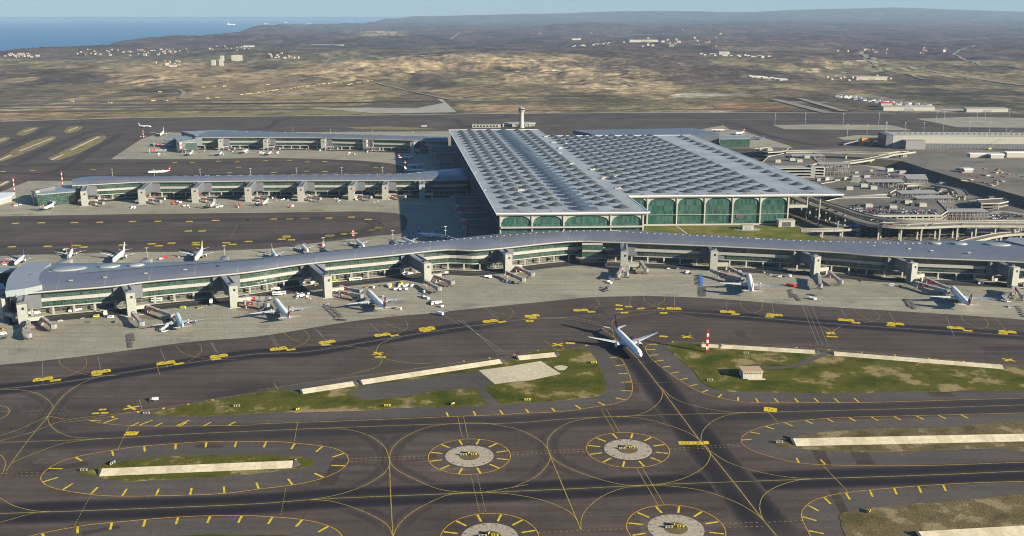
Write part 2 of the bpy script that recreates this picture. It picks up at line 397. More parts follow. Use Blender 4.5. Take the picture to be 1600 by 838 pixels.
# the far skyline hills on the right
sk = np.interp(sx, [0, 600, 700, 760, 900, 960, 1080, 1180, 1240, 1400, 1500, 1600, 2300], [26, 25, 24, 22, 19.5, 18, 17.5, 19, 16, 12, 15, 18, 14])
Hs = CH+(24-sk)/F*D*CP-25
H = np.where(D > 24000, H*(1-sstep(24000, 36000, D))+Hs*sstep(24000, 36000, D)*sstep(64000, 40000, D)+(fbm(X/5000, Y/5000, 5)-.5)*110*sstep(24000, 36000, D), H)
capz = CH+(25-25.5)/F*D*CP
H = np.minimum(H, np.where(D < 24000, CH-(31-24)/F*D*.97, 1e9))
H = H*(1-sea_m)+(-130)*sea_m
H = np.where(sea_m < .5, np.maximum(H, -34), H)
H = H*far*1.0+(-0.35)*(1-far)+0*H
H = np.where((D > 3000) & (sea_m < .5), np.maximum(H, -34), H)
# ---- land cover
C = np.zeros(H.shape+(3,)); C[:] = (0.205, 0.160, 0.090)
def lay(mask, c):
    global C
    mk = np.clip(mask, 0, 1)[..., None]; C = C*(1-mk)+np.array(c)*mk
n1 = fbm(X/500, Y/900, 6, .6); n2 = fbm(X/1300+50, Y/2500, 6, .58); n3 = fbm(X/120+7, Y/200, 5, .65); n4 = fbm(X/2600+9, Y/5000+4, 6, .55)
lay(sstep(.46, .56, n1)*.8, (0.150, 0.128, 0.070)); lay(sstep(.55, .66, n3)*.55, (0.27, 0.22, 0.12))
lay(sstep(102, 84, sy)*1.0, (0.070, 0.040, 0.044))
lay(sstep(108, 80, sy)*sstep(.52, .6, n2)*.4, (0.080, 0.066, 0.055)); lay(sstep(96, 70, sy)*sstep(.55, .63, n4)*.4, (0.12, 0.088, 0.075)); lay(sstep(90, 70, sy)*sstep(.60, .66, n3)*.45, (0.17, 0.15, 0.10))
lay(np.clip(blob(420, 92, 420, 16)*1.3, 0, 1)*.8*sstep(.3, .5, n1+.1), (0.125, 0.115, 0.072))     # green-brown fields on the left
lay(sstep(.3, .8, blob(60, 125, 190, 16))*.85, (0.070, 0.055, 0.045)); lay(sstep(.35, .8, blob(130, 150, 210, 9))*.8, (0.27, 0.21, 0.125)); lay(sstep(.3, .8, blob(640, 74, 190, 13))*.7, (0.055, 0.046, 0.045))
lay(sstep(.3, .7, blob(1010, 110, 190, 20)+blob(1180, 122, 120, 10)+(n1-.5))*.85, (0.075, 0.052, 0.045))
lay(sstep(.25, .6, qz+(n3-.5)*.9)*.85, (0.35, 0.275, 0.155)); lay(sstep(.3, .6, qz)*sstep(.54, .62, n3), (0.14, 0.115, 0.08))
lay(sstep(.35, .6, blob(700, 106, 230, 7)+blob(330, 120, 190, 6)+(n3-.5)*.5)*.8, (0.32, 0.235, 0.13)); lay(sstep(.4, .7, blob(840, 98, 180, 8)+(n3-.5)*.6)*.8, (0.33, 0.25, 0.14))
lay(sstep(.5, .6, blob(1310, 106, 105, 15)+(n1-.5)*.3)*.9, (0.215, 0.185, 0.10)); lay(sstep(.5, .6, blob(1300, 113, 75, 9)), (0.15, 0.15, 0.085))
lay(sstep(.45, .55, blob(790, 169, 34, 6)+(n3-.5)*.3), (0.29, 0.175, 0.085)); lay(sstep(.5, .6, blob(1175, 165, 75, 7)+(n3-.5)*.3), (0.30, 0.185, 0.10)); lay(sstep(.4, .6, blob(780, 158, 100, 5)+blob(960, 160, 160, 6)+(n3-.5)*.7)*.7, (0.10, 0.085, 0.05))
lay(sstep(.5, .6, blob(1090, 149, 55, 4)), (0.34, 0.33, 0.28)); lay(sstep(.5, .6, blob(1490, 178, 190, 22))*.8, (0.085, 0.08, 0.07)); lay(sstep(.5, .6, blob(1330, 158, 110, 10))*.8, (0.17, 0.165, 0.14))
lay(sstep(.5, .55, blob(1520, 152, 160, 12)+blob(1470, 143, 120, 5))*.7, (0.05, 0.045, 0.04))
n5 = fbm(X/55+3, Y/110, 5, .72); n6 = fbm(X/210+31, Y/420+8, 5, .62)
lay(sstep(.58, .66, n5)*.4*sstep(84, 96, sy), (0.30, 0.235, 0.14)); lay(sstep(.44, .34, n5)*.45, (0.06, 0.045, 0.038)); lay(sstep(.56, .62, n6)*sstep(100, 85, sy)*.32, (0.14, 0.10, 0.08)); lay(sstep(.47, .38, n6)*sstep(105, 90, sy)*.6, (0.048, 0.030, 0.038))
lay(sstep(.25, .5, qz)*ris*.75, (0.38, 0.29, 0.17)); lay(sstep(.2, .5, qz)*(1-ris)*sstep(.46, .56, n3)*.75, (0.11, 0.085, 0.06))
lay(sstep(.60, .64, fbm(X/330+77, Y/700+3, 4, .5))*sstep(95, 108, sy)*.75, (0.085, 0.066, 0.05)); lay(sstep(.62, .66, fbm(X/500+7, Y/900+33, 4, .5))*sstep(95, 108, sy)*.6, (0.30, 0.225, 0.135))
for bx, by_, rx_, ry_, cc in ((1560, 163, 120, 3, (.035, .045, .025)), (1500, 147, 140, 2.4, (.04, .048, .03)), (1450, 172, 90, 3, (.25, .235, .2)), (1250, 160, 60, 2.5, (.26, .24, .2)), (1130, 148, 60, 2.5, (.33, .31, .26)), (1380, 133, 120, 2, (.06, .055, .04)), (340, 146, 160, 1.6, (.26, .235, .17)), (600, 142, 140, 1.8, (.30, .25, .16)), (160, 158, 200, 1.6, (.16, .15, .13)), (880, 150, 120, 2, (.09, .075, .055)), (980, 128, 90, 2.2, (.30, .24, .15)), (1460, 92, 110, 3, (.055, .035, .04)), (1220, 80, 130, 3, (.15, .12, .085))):
    lay(sstep(.45, .6, blob(bx, by_, rx_, ry_)+(n3-.5)*.35)*.8, cc)
C *= (0.70+.60*fbm(X/40, Y/70, 4, .7))[..., None]
lay(sea_m*0+sstep(.25, .5, sea_m)*(1-sstep(.5, .9, sea_m))*.6, (0.42, 0.36, 0.25))
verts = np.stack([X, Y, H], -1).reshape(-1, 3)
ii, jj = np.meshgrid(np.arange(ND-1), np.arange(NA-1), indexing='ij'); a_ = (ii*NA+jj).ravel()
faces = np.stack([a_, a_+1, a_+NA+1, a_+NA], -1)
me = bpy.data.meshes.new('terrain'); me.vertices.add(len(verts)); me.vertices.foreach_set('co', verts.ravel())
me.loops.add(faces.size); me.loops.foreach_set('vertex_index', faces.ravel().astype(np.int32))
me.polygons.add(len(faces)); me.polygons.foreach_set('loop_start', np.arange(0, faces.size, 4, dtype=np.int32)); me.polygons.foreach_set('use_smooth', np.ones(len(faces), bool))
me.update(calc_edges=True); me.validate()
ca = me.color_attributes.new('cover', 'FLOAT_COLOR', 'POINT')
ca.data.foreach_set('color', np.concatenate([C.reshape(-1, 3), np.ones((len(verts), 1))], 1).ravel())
m, t, b = base_mat('terrain', 0.95, 0.1); at = N(t, 'ShaderNodeAttribute', attribute_name='cover'); v = coords(t)
c_ = mix(t, at.outputs['Color'], ramp(t, noise(t, v, 0.02, 8, .68), [(.36, (.55,)*3), (.64, (1.45,)*3)]), 1.0, 'MULTIPLY')
c_ = mix(t, c_, ramp(t, noise(t, coords(t, 1, .4, 1), 0.0028, 6, .6), [(.38, (.62,)*3), (.62, (1.38,)*3)]), 1.0, 'MULTIPLY')
t.links.new(c_, b.inputs['Base Color'])
bp = N(t, 'ShaderNodeBump'); bp.inputs['Strength'].default_value = 0.9; bp.inputs['Distance'].default_value = 14
t.links.new(noise(t, v, 0.012, 6, .6), bp.inputs['Height']); t.links.new(bp.outputs[0], b.inputs['Normal'])
me.materials.append(m); o = link('terrain', me); o['kind'] = 'structure'
def gz(p):
    "height of the terrain under a point (nearest grid vertex)"
    d = p[1]; i = int(np.argmin(np.abs(1/inv-d))); j = int(np.argmin(np.abs(ang-math.atan2(p[0], p[1])))); return float(H[i, j])
# sea
m, t, b = base_mat('sea_water', 0.35, 0.5); v = coords(t)
t.links.new(ramp(t, noise(t, coords(t, .35, 1, 1), 0.0006, 5), [(.35, (0.004, 0.085, 0.21)), (.65, (0.012, 0.13, 0.27))]), b.inputs['Base Color'])
bp = N(t, 'ShaderNodeBump'); bp.inputs['Strength'].default_value = 0.4; bp.inputs['Distance'].default_value = 2
t.links.new(noise(t, v, 0.03, 5), bp.inputs['Height']); t.links.new(bp.outputs[0], b.inputs['Normal'])
struct('sea', MB().face([(-160000, 3000, -40), (160000, 3000, -40), (160000, 200000, -40), (-160000, 200000, -40)]), 'sea_water')

# ------------------------------------------------------------------ paved airfield
S = {}
def sheet(name, polys, mat, z):
    mb = MB()
    for P in polys: mb.poly(P, z)
    return struct(name, mb, mat)
asph_edge = [(-1500, 330), (1500, 330), (2400, 2700)]+[W(x, y) for x, y in ((1600, 178), (1400, 177), (1100, 176), (800, 177.5), (600, 180), (400, 182), (225, 184), (0, 190))]+[(-2400, 2560)]
sheet('taxiway_asphalt', [asph_edge], 'asphalt', 0.0)
front_apron = QL('k', [(-900, 330), (0, 280), (400, 240), (800, 190), (1200, 136), (1596, 105)])+QL('g', [(950, 655), (1250, 618), (1596, 590)])+QL('h', [(400, 585), (1050, 520), (1300, 497), (1596, 490)])+QL('i', [(340, 487), (760, 500), (1300, 540)])+QL('j', [(0, 535), (900, 590), (1596, 638)])+[W(1800, 520), W(1850, 440), W(1600, 400), W(1300, 392), W(900, 378), W(700, 392), W(350, 432), W(0, 465), W(-300, 490)]
sheet('front_apron', [smooth(front_apron[:-8], 12)+front_apron[-8:]], 'apron_concrete', 0.05)
back = QL('f', [(-600, 270), (0, 240), (580, 220), (1060, 215)])+QL('g', [(250, 205), (480, 195), (850, 150), (1190, 110), (1290, 105)])+[W(628, 364), W(634, 357), W(637, 345), W(633, 337), W(618, 333)]+QL('b', [(650, 680), (0, 690)])+QL('a', [(600, 700), (0, 712), (-400, 725)])+[W(-90, 312)]+QL('a', [(0, 560), (180, 490), (640, 490)])+[W(400, 282), W(640, 275), W(640, 268)]+[W(633, 262), W(620, 258), W(608, 255), W(560, 251), W(500, 248.5), W(400, 246.5), W(320, 249), W(173, 249)]+QL('a', [(880, 230), (1000, 190)])+[W(420, 207), W(740, 205), W(900, 300), W(900, 380), W(640, 385), W(300, 425), W(-100, 440)]
sheet('pier_aprons', [back], 'apron_concrete', 0.04)
rear = [W(1060, 209), W(1130, 196)]+QL('d', [(560, 90), (650, 100), (720, 125), (830, 160), (930, 190)])+[W(1240, 232), W(1060, 232)]
sheet('rear_apron', [rear, QL('d', [(830, 62), (1100, 58), (1560, 62), (1700, 95), (1300, 92), (900, 88)]), QL('e', [(920, 22), (1270, 12), (1700, 20), (1700, 80), (1180, 76)]), QL('e', [(430, 140), (560, 125), (740, 130), (700, 150), (480, 155)])], 'apron_concrete', 0.045)
tax_c = [QL('b', [(320, 40), (700, 34), (1000, 36), (1170, 4), (1130, -20), (1160, -22), (1250, 62), (900, 68), (700, 66), (560, 52)])]
sheet('far_taxiway_concrete', tax_c, 'road_concrete', 0.06)
# strips of asphalt and road beyond the airfield
fr = MB()
for pts, wd in ((((-60, 166), (300, 163), (620, 160), (900, 158)), 60), (((-80, 176), (200, 173), (420, 171), (640, 171)), 55), (((-60, 160), (250, 157.5), (500, 156)), 30), (((820, 173), (1100, 171), (1300, 172)), 22), (((-60, 170), (200, 168), (520, 166.5), (640, 165)), 24), (((240, 163), (500, 161), (700, 158)), 16)):
    fr.ribbon(smooth([W(*p) for p in pts], 60), wd, 0.02)
struct('far_runway', fr, 'asphalt_shoulder')
dg = MB()
dg.poly(QL('a', [(560, 85), (900, 68), (1250, 66), (1596, 68), (1596, 88), (1100, 95), (880, 95)]), 0.03)
dg.poly([W(480, 173), W(560, 174), W(575, 178), (W(430, 180))], 0.03); dg.poly([W(540, 199), W(600, 197.5), W(680, 201), W(640, 203), W(560, 202)], 0.03)
struct('far_verge', dg, 'dry_grass')
pr = MB()
pr.ribbon(smooth([W(*p) for p in ((-60, 191.5), (0, 190), (225, 184), (400, 182), (600, 180), (800, 177.5), (1100, 176), (1400, 177))], 80), 12, 0.07)
struct('perimeter_road', pr, 'road_concrete')

# islands of grass and soil
def ragged(P, amp=.9):
    Nn = normals(P, True); return [p+n*amp*(2*fbm(np.array([p.x*.23]), np.array([p.y*.23]), 3, .6)[0]-1)*1.6 for p, n in zip(P, Nn)]
def isl(name, P, mat, z=0.08, lift=0.12, sm=True, step=6):
    P = ragged(smooth(P, min(step, 3), True)) if sm else P
    return struct(name, MB().prism(P, 0.0, z+lift), mat)
def edged(name, P, mat, step=6):
    "grass plot with a small kerb-high edge"
    return isl(name, P, mat, 0.05, 0.1, True, step)
for P in ([(300, 352), (350, 325), (420, 290), (520, 245), (600, 212), (655, 208), (645, 238), (560, 282), (470, 325), (350, 362)], [(0, 345), (100, 290), (230, 232), (330, 212), (350, 222), (290, 258), (170, 310), (60, 352), (-60, 385), (-120, 385)],
          [(400, 180), (430, 155), (500, 150), (512, 160), (460, 185), (415, 192)], [(100, 200), (150, 168), (210, 155), (238, 157), (215, 178), (140, 208)], [(-60, 235), (30, 215), (62, 222), (30, 245), (-60, 270)], [(-80, 505), (0, 498), (50, 489), (62, 498), (20, 520), (-60, 560)]):
    isl('grass_island', QL('a', P), 'dry_grass', step=12)
G1 = QL('l', [(-420, 590), (-580, 580), (-420, 560), (-200, 510), (0, 465), (200, 450), (420, 440), (700, 420), (900, 375), (1200, 330), (1400, 305), (1600, 285)])[:-1]
# left plot: grass, with the gravel strip in it
SMR = lambda P, st, c: ragged(smooth(P, st, c))
gl = QL('k', [(930, 590), (1100, 545), (1300, 510), (1596, 462)])+QL('l', [(120, 440), (290, 455), (560, 425), (700, 405), (1000, 350), (1350, 305), (1596, 250)])+QL('m', [(180, 270), (300, 262), (440, 262), (505, 300), (540, 370), (580, 450), (590, 500), (560, 545), (420, 570), (200, 590), (0, 600)])+QL('l', [(1460, 533), (1000, 545), (500, 570), (0, 580)])+QL('k', [(1300, 600), (1000, 598)])
struct('grass_island', MB().prism(ragged(smooth(gl, 2.5, True)), 0.0, 0.16), 'grass')
gs = QL('l', [(640, 415), (1390, 318), (1490, 405), (1385, 425), (1470, 530), (1520, 528), (1440, 430), (1420, 400)])
sheet('gravel_strip', [QL('l', [(560, 450), (680, 412), (1060, 362), (1385, 318), (1495, 405), (1410, 418), (1520, 527), (1450, 532), (1360, 425), (1120, 445), (860, 490), (700, 505), (610, 480)])], 'asphalt_shoulder', 0.20)
sheet('concrete_slab', [QL('l', [(1388, 316), (1596, 288)])+QL('m', [(180, 338), (305, 418), (120, 458), (0, 468)])+QL('l', [(1490, 403)])], 'pale_concrete', 0.24)
struct('grass_island', MB().prism(SMR(QL('m', [(965, 240), (1050, 228), (1180, 232), (1596, 268)])+QL('n', [(0, 172), (300, 190), (600, 215), (1100, 262), (1500, 292), (1700, 312), (1700, 425), (1300, 442), (600, 452), (300, 458)])+QL('m', [(1500, 530), (1320, 522), (1200, 480), (1130, 400), (1050, 330)]), 2.5, True), 0.0, 0.16), 'grass')
path = MB().ribbon(smooth(QL('n', [(370, 205), (300, 235), (180, 280), (60, 300), (-40, 295), (-110, 285)]), 4), 6.0, 0.20); struct('service_path', path, 'asphalt_shoulder')
edged('grass_island', QL('o', [(480, 395), (560, 370), (700, 340), (800, 320), (1100, 295), (1400, 288), (1596, 285)])+QL('p', [(150, 290), (300, 300), (375, 322), (350, 350), (230, 372), (50, 395)])+QL('o', [(1400, 420), (1000, 440), (800, 450), (620, 425), (520, 415)]), 'grass')
edged('grass_island', QL('r', [(30, 200), (80, 180), (160, 172), (400, 138), (700, 120), (1100, 115), (1300, 95), (1750, 80), (1750, 255), (1400, 245), (1000, 255), (600, 265), (260, 250), (90, 232)]), 'brown_grass')
edged('grass_island', QL('r', [(455, 655), (560, 632), (760, 605), (1000, 585), (1300, 560), (1750, 545), (1750, 1100), (600, 1100), (500, 830), (470, 740)]), 'brown_grass')
edged('grass_island', QL('o', [(1090, 790), (1300, 782), (1596, 786), (1800, 792), (1900, 840), (1500, 900), (1000, 880), (700, 860), (900, 810)]), 'grass')
edged('grass_island', [W(-60, 640), W(-20, 634), W(-10, 640), W(-30, 650)], 'grass')

# ------------------------------------------------------------------ tyre wear on the taxi lines
def wear(name, pts, offs=((-7, 9), (7, 9)), z=0.012, strength=1.0, ends=60):
    pts = smooth(pts, 3); Nn = normals(pts); vs = []; fs = []; ws = []; n = len(pts)
    tot = [0]
    for a, b in zip(pts, pts[1:]): tot.append(tot[-1]+(b-a).length)
    prof = []                                              # cross profile from the offsets
    lo = min(o-wd for o, wd in offs); hi = max(o+wd for o, wd in offs); K = 13
    for k in range(K):
        x = lo+(hi-lo)*k/(K-1); wv = 0
        for o, wd in offs: wv = max(wv, 1-min(1, abs(x-o)/wd)**2.6)
        if k in (0, K-1): wv = 0
        prof.append((x, wv))
    for i, (p, q) in enumerate(zip(pts, Nn)):
        e = min(1, tot[i]/ends, (tot[-1]-tot[i])/ends)
        for x, wv in prof: vs.append((p.x+q.x*x, p.y+q.y*x, z)); ws.append(wv*e*strength)
    for i in range(n-1):
        for k in range(K-1):
            a = i*K+k; fs.append((a, a+K, a+K+1, a+1))
    me = bpy.data.meshes.new(name); me.from_pydata(vs, [], fs); me.materials.append(M['tyre_wear'])
    at = me.attributes.new('wear', 'FLOAT', 'POINT'); at.data.foreach_set('value', ws)
    for p in me.polygons: 
        pass
    me.update(); o = link(name, me); o['kind'] = 'structure'; return o
big = ((-6.5, 7.8), (6.5, 7.8))
lineA = QL('k', [(-900, 500), (0, 432), (400, 388), (800, 325), (1200, 265), (1596, 212)])+QL('g', [(700, 838), (1100, 775), (1596, 695)])+QL('h', [(620, 668), (880, 635), (1150, 625), (1400, 665)])
lineA1 = lineA[:-2]
lineB = QL('i', [(-100, 625), (200, 600), (420, 580), (680, 590), (1100, 622), (1596, 662)])+QL('j', [ (900, 695), (1596, 740), (2400, 810)])
lineC = QL('o', [(-500, 660), (0, 650), (600, 630), (1596, 590)])+QL('p', [(400, 560), (1000, 535), (1596, 512)])+QL('q', [(400, 495), (900, 470), (1596, 445)])+QL('r', [(400, 430), (1000, 410), (1596, 385), (2400, 350)])
lineD = QL('o', [(-300, 210), (0, 205), (600, 185), (1200, 152), (1596, 135)])+QL('p', [(600, 110), (1200, 90), (1596, 85)])+QL('q', [(400, 55), (900, 35), (1500, 20)])+QL('n', [(0, 575), (800, 555), (1596, 530), (2400, 505)])
lineE = QL('m', [(560, 130), (700, 240), (790, 330), (930, 510), (1050, 670), (1170, 830)])+QL('q', [(1220, 250), (1390, 460), (1570, 690), (1750, 900)])
wear('tyre_marks', lineA1, big, 0.012, 0.95); wear('tyre_marks', lineB[1:], big, 0.013, 0.95, 120); wear('tyre_marks', lineC, ((-6.5, 7.5), (6.5, 7.5)), 0.014, 1.0); wear('tyre_marks', lineD, ((-7, 9), (6, 8)), 0.015, 0.62)
wear('tyre_marks', lineE, ((-6.5, 8.5), (6.5, 8.5)), 0.017, 0.92, 40)
wear('tyre_marks', QL('h', [(900, 640), (1100, 610), (1400, 580), (1560, 575)])+QL('i', [(520, 580), (640, 585)]), ((0, 16),), 0.011, 0.35)
wear('tyre_marks', QL('m', [(80, 90), (400, 60), (560, 130), (680, 230)]), ((-6, 9), (6, 9)), 0.0105, 0.4)
wear('tyre_marks', QL('i', [(700, 600), (400, 620), (150, 680), (250, 830)]), ((-6, 9), (6, 9)), 0.0102, 0.35)
for pts in ([('b', [(-1600, 175-0+555), (-900, 740), (0, 730), (600, 722), (720, 745), (735, 775), (640, 810), (400, 828), (0, 838)])], [('f', [(-300, 190), (0, 180), (700, 160), (1596, 152)]), ('g', [(600, 140), (1000, 110), (1150, 60), (1080, 15), (850, 5)])],
            [('a', [(-300, 445), (0, 440), (300, 450), (420, 462), (1596, 448)]), ('b', [(500, 430), (900, 432)])], [('a', [(-200, 400), (600, 385), (1100, 378), (1596, 375)]), ('b', [(400, 365), (700, 378), (740, 405), (600, 430)])],
            [('a', [(0, 410), (130, 370), (300, 285), (480, 215), (640, 165), (800, 145), (1200, 130)])], [('a', [(-200, 320), (0, 290), (200, 215), (360, 145), (520, 130), (900, 125)])], [('a', [(200, 470), (400, 410), (560, 310), (700, 230), (760, 180)])],
            [('b', [(0, 105), (300, 100), (900, 95), (1500, 100)]), ('c', [(400, 120), (1000, 125), (1596, 130)])], [('b', [(1200, 95), (1260, 120), (1290, 170)])], [('b', [(60, 175), (90, 150), (130, 115), (60, 110)])],
            [('d', [(-300, 25), (200, 10), (400, 20), (600, 60), (800, 130), (1000, 170)]), ('e', [(300, 190), (450, 195)])], [('d', [(300, 30), (900, 40), (1596, 30)]), ('e', [(900, 60), (1500, 90)])], [('d', [(500, -10), (1000, -5), (1596, 0)])]):
    P = []
    for v_, l_ in pts: P += QL(v_, l_)
    wz = globals().get('wz', 0.0162)+.0004; wear('tyre_marks', P, ((-5, 6), (5, 6)) if P[0].y < 2000 else ((0, 12),), wz, 0.55)

# ------------------------------------------------------------------ painted markings
mk = {k: MB() for k in ('yellow_paint', 'thin_yellow', 'orange_paint', 'white_line', 'black_paint')}
MZ = 0.19
def line(pts, wd=0.55, c='thin_yellow', closed=False, step=5, z=None):
    P = smooth(pts, step, closed); mk[c].ribbon(P, wd, (MZ if pts[0].y > 0 else MZ) if z is None else z, closed=closed); return P
zoff = [0]
def nz(): zoff[0] = (zoff[0]+1) % 76; return 0.021+zoff[0]*0.0009
def dashes(pts, dash=1.6, gap=1.6, wd=0.4, c='thin_yellow'):
    P = smooth(pts, 1.0); P = resample(P, dash); k = max(1, round((dash+gap)/dash))
    z = nz()
    for i in range(0, len(P)-1, k): mk[c].ribbon([P[i], P[i+1]], wd, z)
def ticks(pts, spacing=11, length=7, wd=1.0, side=1, c='yellow_paint', closed=False, slant=0.0, skip=()):
    P = smooth(pts, 1.0, closed); P = resample(P+([P[0]] if closed else []), spacing); Nn = normals(P); z = nz()
    for i, (p, n) in enumerate(zip(P, Nn)):
        if i in skip or (closed and i == len(P)-1): continue
        d = Vector((n.y, -n.x, 0)); e = p+(n*side+d*slant)*length
        mk[c].ribbon([p+(e-p)*0.06, e], wd, z)
def L(v, pts, **k):
    k.setdefault('z', nz()); return line(QL(v, pts), **k)
line(lineA[:], 0.36, 'white_line', z=nz()); line(lineB, .36, 'white_line', z=nz()); line(lineC, 0.42, 'thin_yellow', z=nz()); line(lineD, 0.4, 'thin_yellow', z=nz()); line(lineE, 0.5, 'thin_yellow', z=nz())
# shoulder lines with their ticks
s1 = QL('k', [(555, 628), (640, 645), (800, 658), (1100, 662), (1596, 655)])+QL('l', [(0, 650), (600, 628), (1200, 604), (1596, 588)])+QL('m', [(0, 665), (300, 652), (520, 622), (660, 598), (730, 565), (752, 500), (735, 430), (700, 350), (670, 310)])
line(s1, .4, 'orange_paint', z=nz())
ticks(s1[1:4], 26, 10, 1.2, 1, slant=.55); ticks(s1[7:9]+s1[9:], 19, 8, 1.2, 1, slant=-.15)
line(QL('k', [(555, 628), (630, 626)]), 1.0, 'yellow_paint', z=nz()); ticks(QL('k', [(810, 665), (1100, 666), (1500, 660)]), 16.5, 7, 1.2, 1, slant=.5)
s2 = QL('k', [(560, 838)])[:0]+QL('o', [(700, 255), (830, 235), (1140, 210), (1300, 200), (1596, 200)])+QL('p', [(140, 202), (320, 218), (480, 240), (570, 285), (580, 325), (520, 385), (400, 435), (240, 470), (0, 500)])+QL('o', [(1400, 525), (1000, 540), (660, 540), (500, 522), (370, 500), (280, 468), (253, 425), (280, 385), (370, 330), (510, 288)])
line(s2, .45, 'orange_paint', closed=True, z=nz()); ticks(s2, 19.5, 9, 1.25, -1, closed=True, slant=.12)
s3 = QL('o', [(40, 830), (180, 792), (380, 750), (560, 720), (740, 703), (940, 685), (1120, 672), (1300, 665), (1596, 665)])+QL('p', [(50, 668), (220, 680), (380, 705), (500, 750), (560, 830), (570, 900)])
line(s3, .45, 'orange_paint', z=nz()); ticks(s3, 17.5, 8, 1.3, -1, slant=.05)
s4 = QL('n', [(1750, 575), (1596, 580), (1200, 590), (800, 600), (400, 612), (100, 640), (0, 658)])+QL('r', [(-100, 130), (-160, 170), (-170, 205), (-120, 245), (0, 290), (200, 335), (500, 350), (1000, 350), (1596, 330), (1750, 325)])
line(s4, .35, 'orange_paint', z=nz()); ticks(s4[2:-3], 16, 7, 1.1, 1, slant=-.3, skip=(12, 13))
s5 = QL('r', [(290, 850), (250, 760), (215, 690), (215, 630), (280, 572), (400, 535), (550, 512), (850, 485), (1150, 465), (1400, 455), (1750, 448)])
line(s5, .4, 'orange_paint', z=nz()); ticks(s5[:-2], 15.5, 8, 1.2, -1, slant=-.35)
s6 = QL('m', [(905, 225), (850, 232), (832, 258), (870, 320), (980, 410), (1100, 490), (1200, 540), (1320, 572), (1500, 595)])+QL('n', [(100, 515), (600, 515), (1100, 502), (1596, 488), (1750, 485)])
line(s6, .36, 'orange_paint', z=nz()); ticks(s6[1:11], 14.5, 8, 1.1, 1, slant=-.1)
# small ticks along the inner edge lines
s7 = QL('k', [(400, 640), (700, 600), (840, 572), (1100, 535), (1350, 492), (1596, 455)]); line(s7, .3, 'thin_yellow', z=nz()); ticks(s7[1:5], 17, 3.5, 1.6, -1)
s8 = QL('l', [(0, 440), (300, 395), (800, 330), (1300, 262), (1596, 225)])+QL('m', [(70, 290), (200, 272), (390, 258), (480, 240)]); line(s8, .3, 'thin_yellow', z=nz()); ticks(s8[3:], 22, 3, 1.5, 1)
s9 = QL('m', [(1000, 215), (1200, 220), (1596, 250)])+QL('n', [(70, 165), (600, 200), (1150, 250), (1596, 290)]); line(s9, .3, 'thin_yellow', z=nz()); ticks(s9, 26, 2.5, 1.5, -1)
# paler shoulders inside the edge lines
sh = MB()
for P in (smooth(s2, 6, True), smooth(s4, 8), smooth(s5, 8)+[W(1900, 900), W(1400, 900)], smooth(s3, 8)+[W(300, 1000), W(0, 1000)], smooth(s1, 8)+smooth(s8[::-1], 8)+smooth(s7[::-1], 8), smooth(s6, 8)+[W(1640, 590)]+smooth(s9[::-1], 8)): sh.poly(P, .0015)
struct('paved_shoulder', sh, 'asphalt_shoulder')
# repaired and older pieces of paving
ap, an = MB(), MB(); rp = random.Random(4)
for k in range(60):
    p = W(rp.uniform(-50, 1650), rp.uniform(520, 850)); a, b_ = rp.uniform(8, 45), rp.uniform(4, 12); rz_ = rp.choice((-.02, .03, .40, 1.5)); (ap if k % 2 else an).obox(p, (math.cos(rz_), math.sin(rz_)), a, b_, -.02, .0030+.0001*k)
struct('paving_patch', ap, 'asphalt_old'); struct('paving_patch', an, 'asphalt_new')
# the four rings
RINGS = [(Q('p', 1334, 291), 26), (Q('q', 724, 250), 26.5), (W(765, 840), 26.3), (W(1056, 826), 26.6)]
for k, (c, r) in enumerate(RINGS):
    ring = [c+Vector((math.cos(a)*r, math.sin(a)*r, 0)) for a in [2*math.pi*i/48 for i in range(48)]]
    line(ring, .45, 'orange_paint', closed=True, z=nz())
    z = nz(); n = 12
    for i in range(n):
        a = 2*math.pi*(i+.02)/n+(.28 if k != 0 else .3); d = Vector((math.cos(a), math.sin(a), 0)); mk['yellow_paint'].ribbon([c+d*17.8, c+d*25.6], 1.25, z)
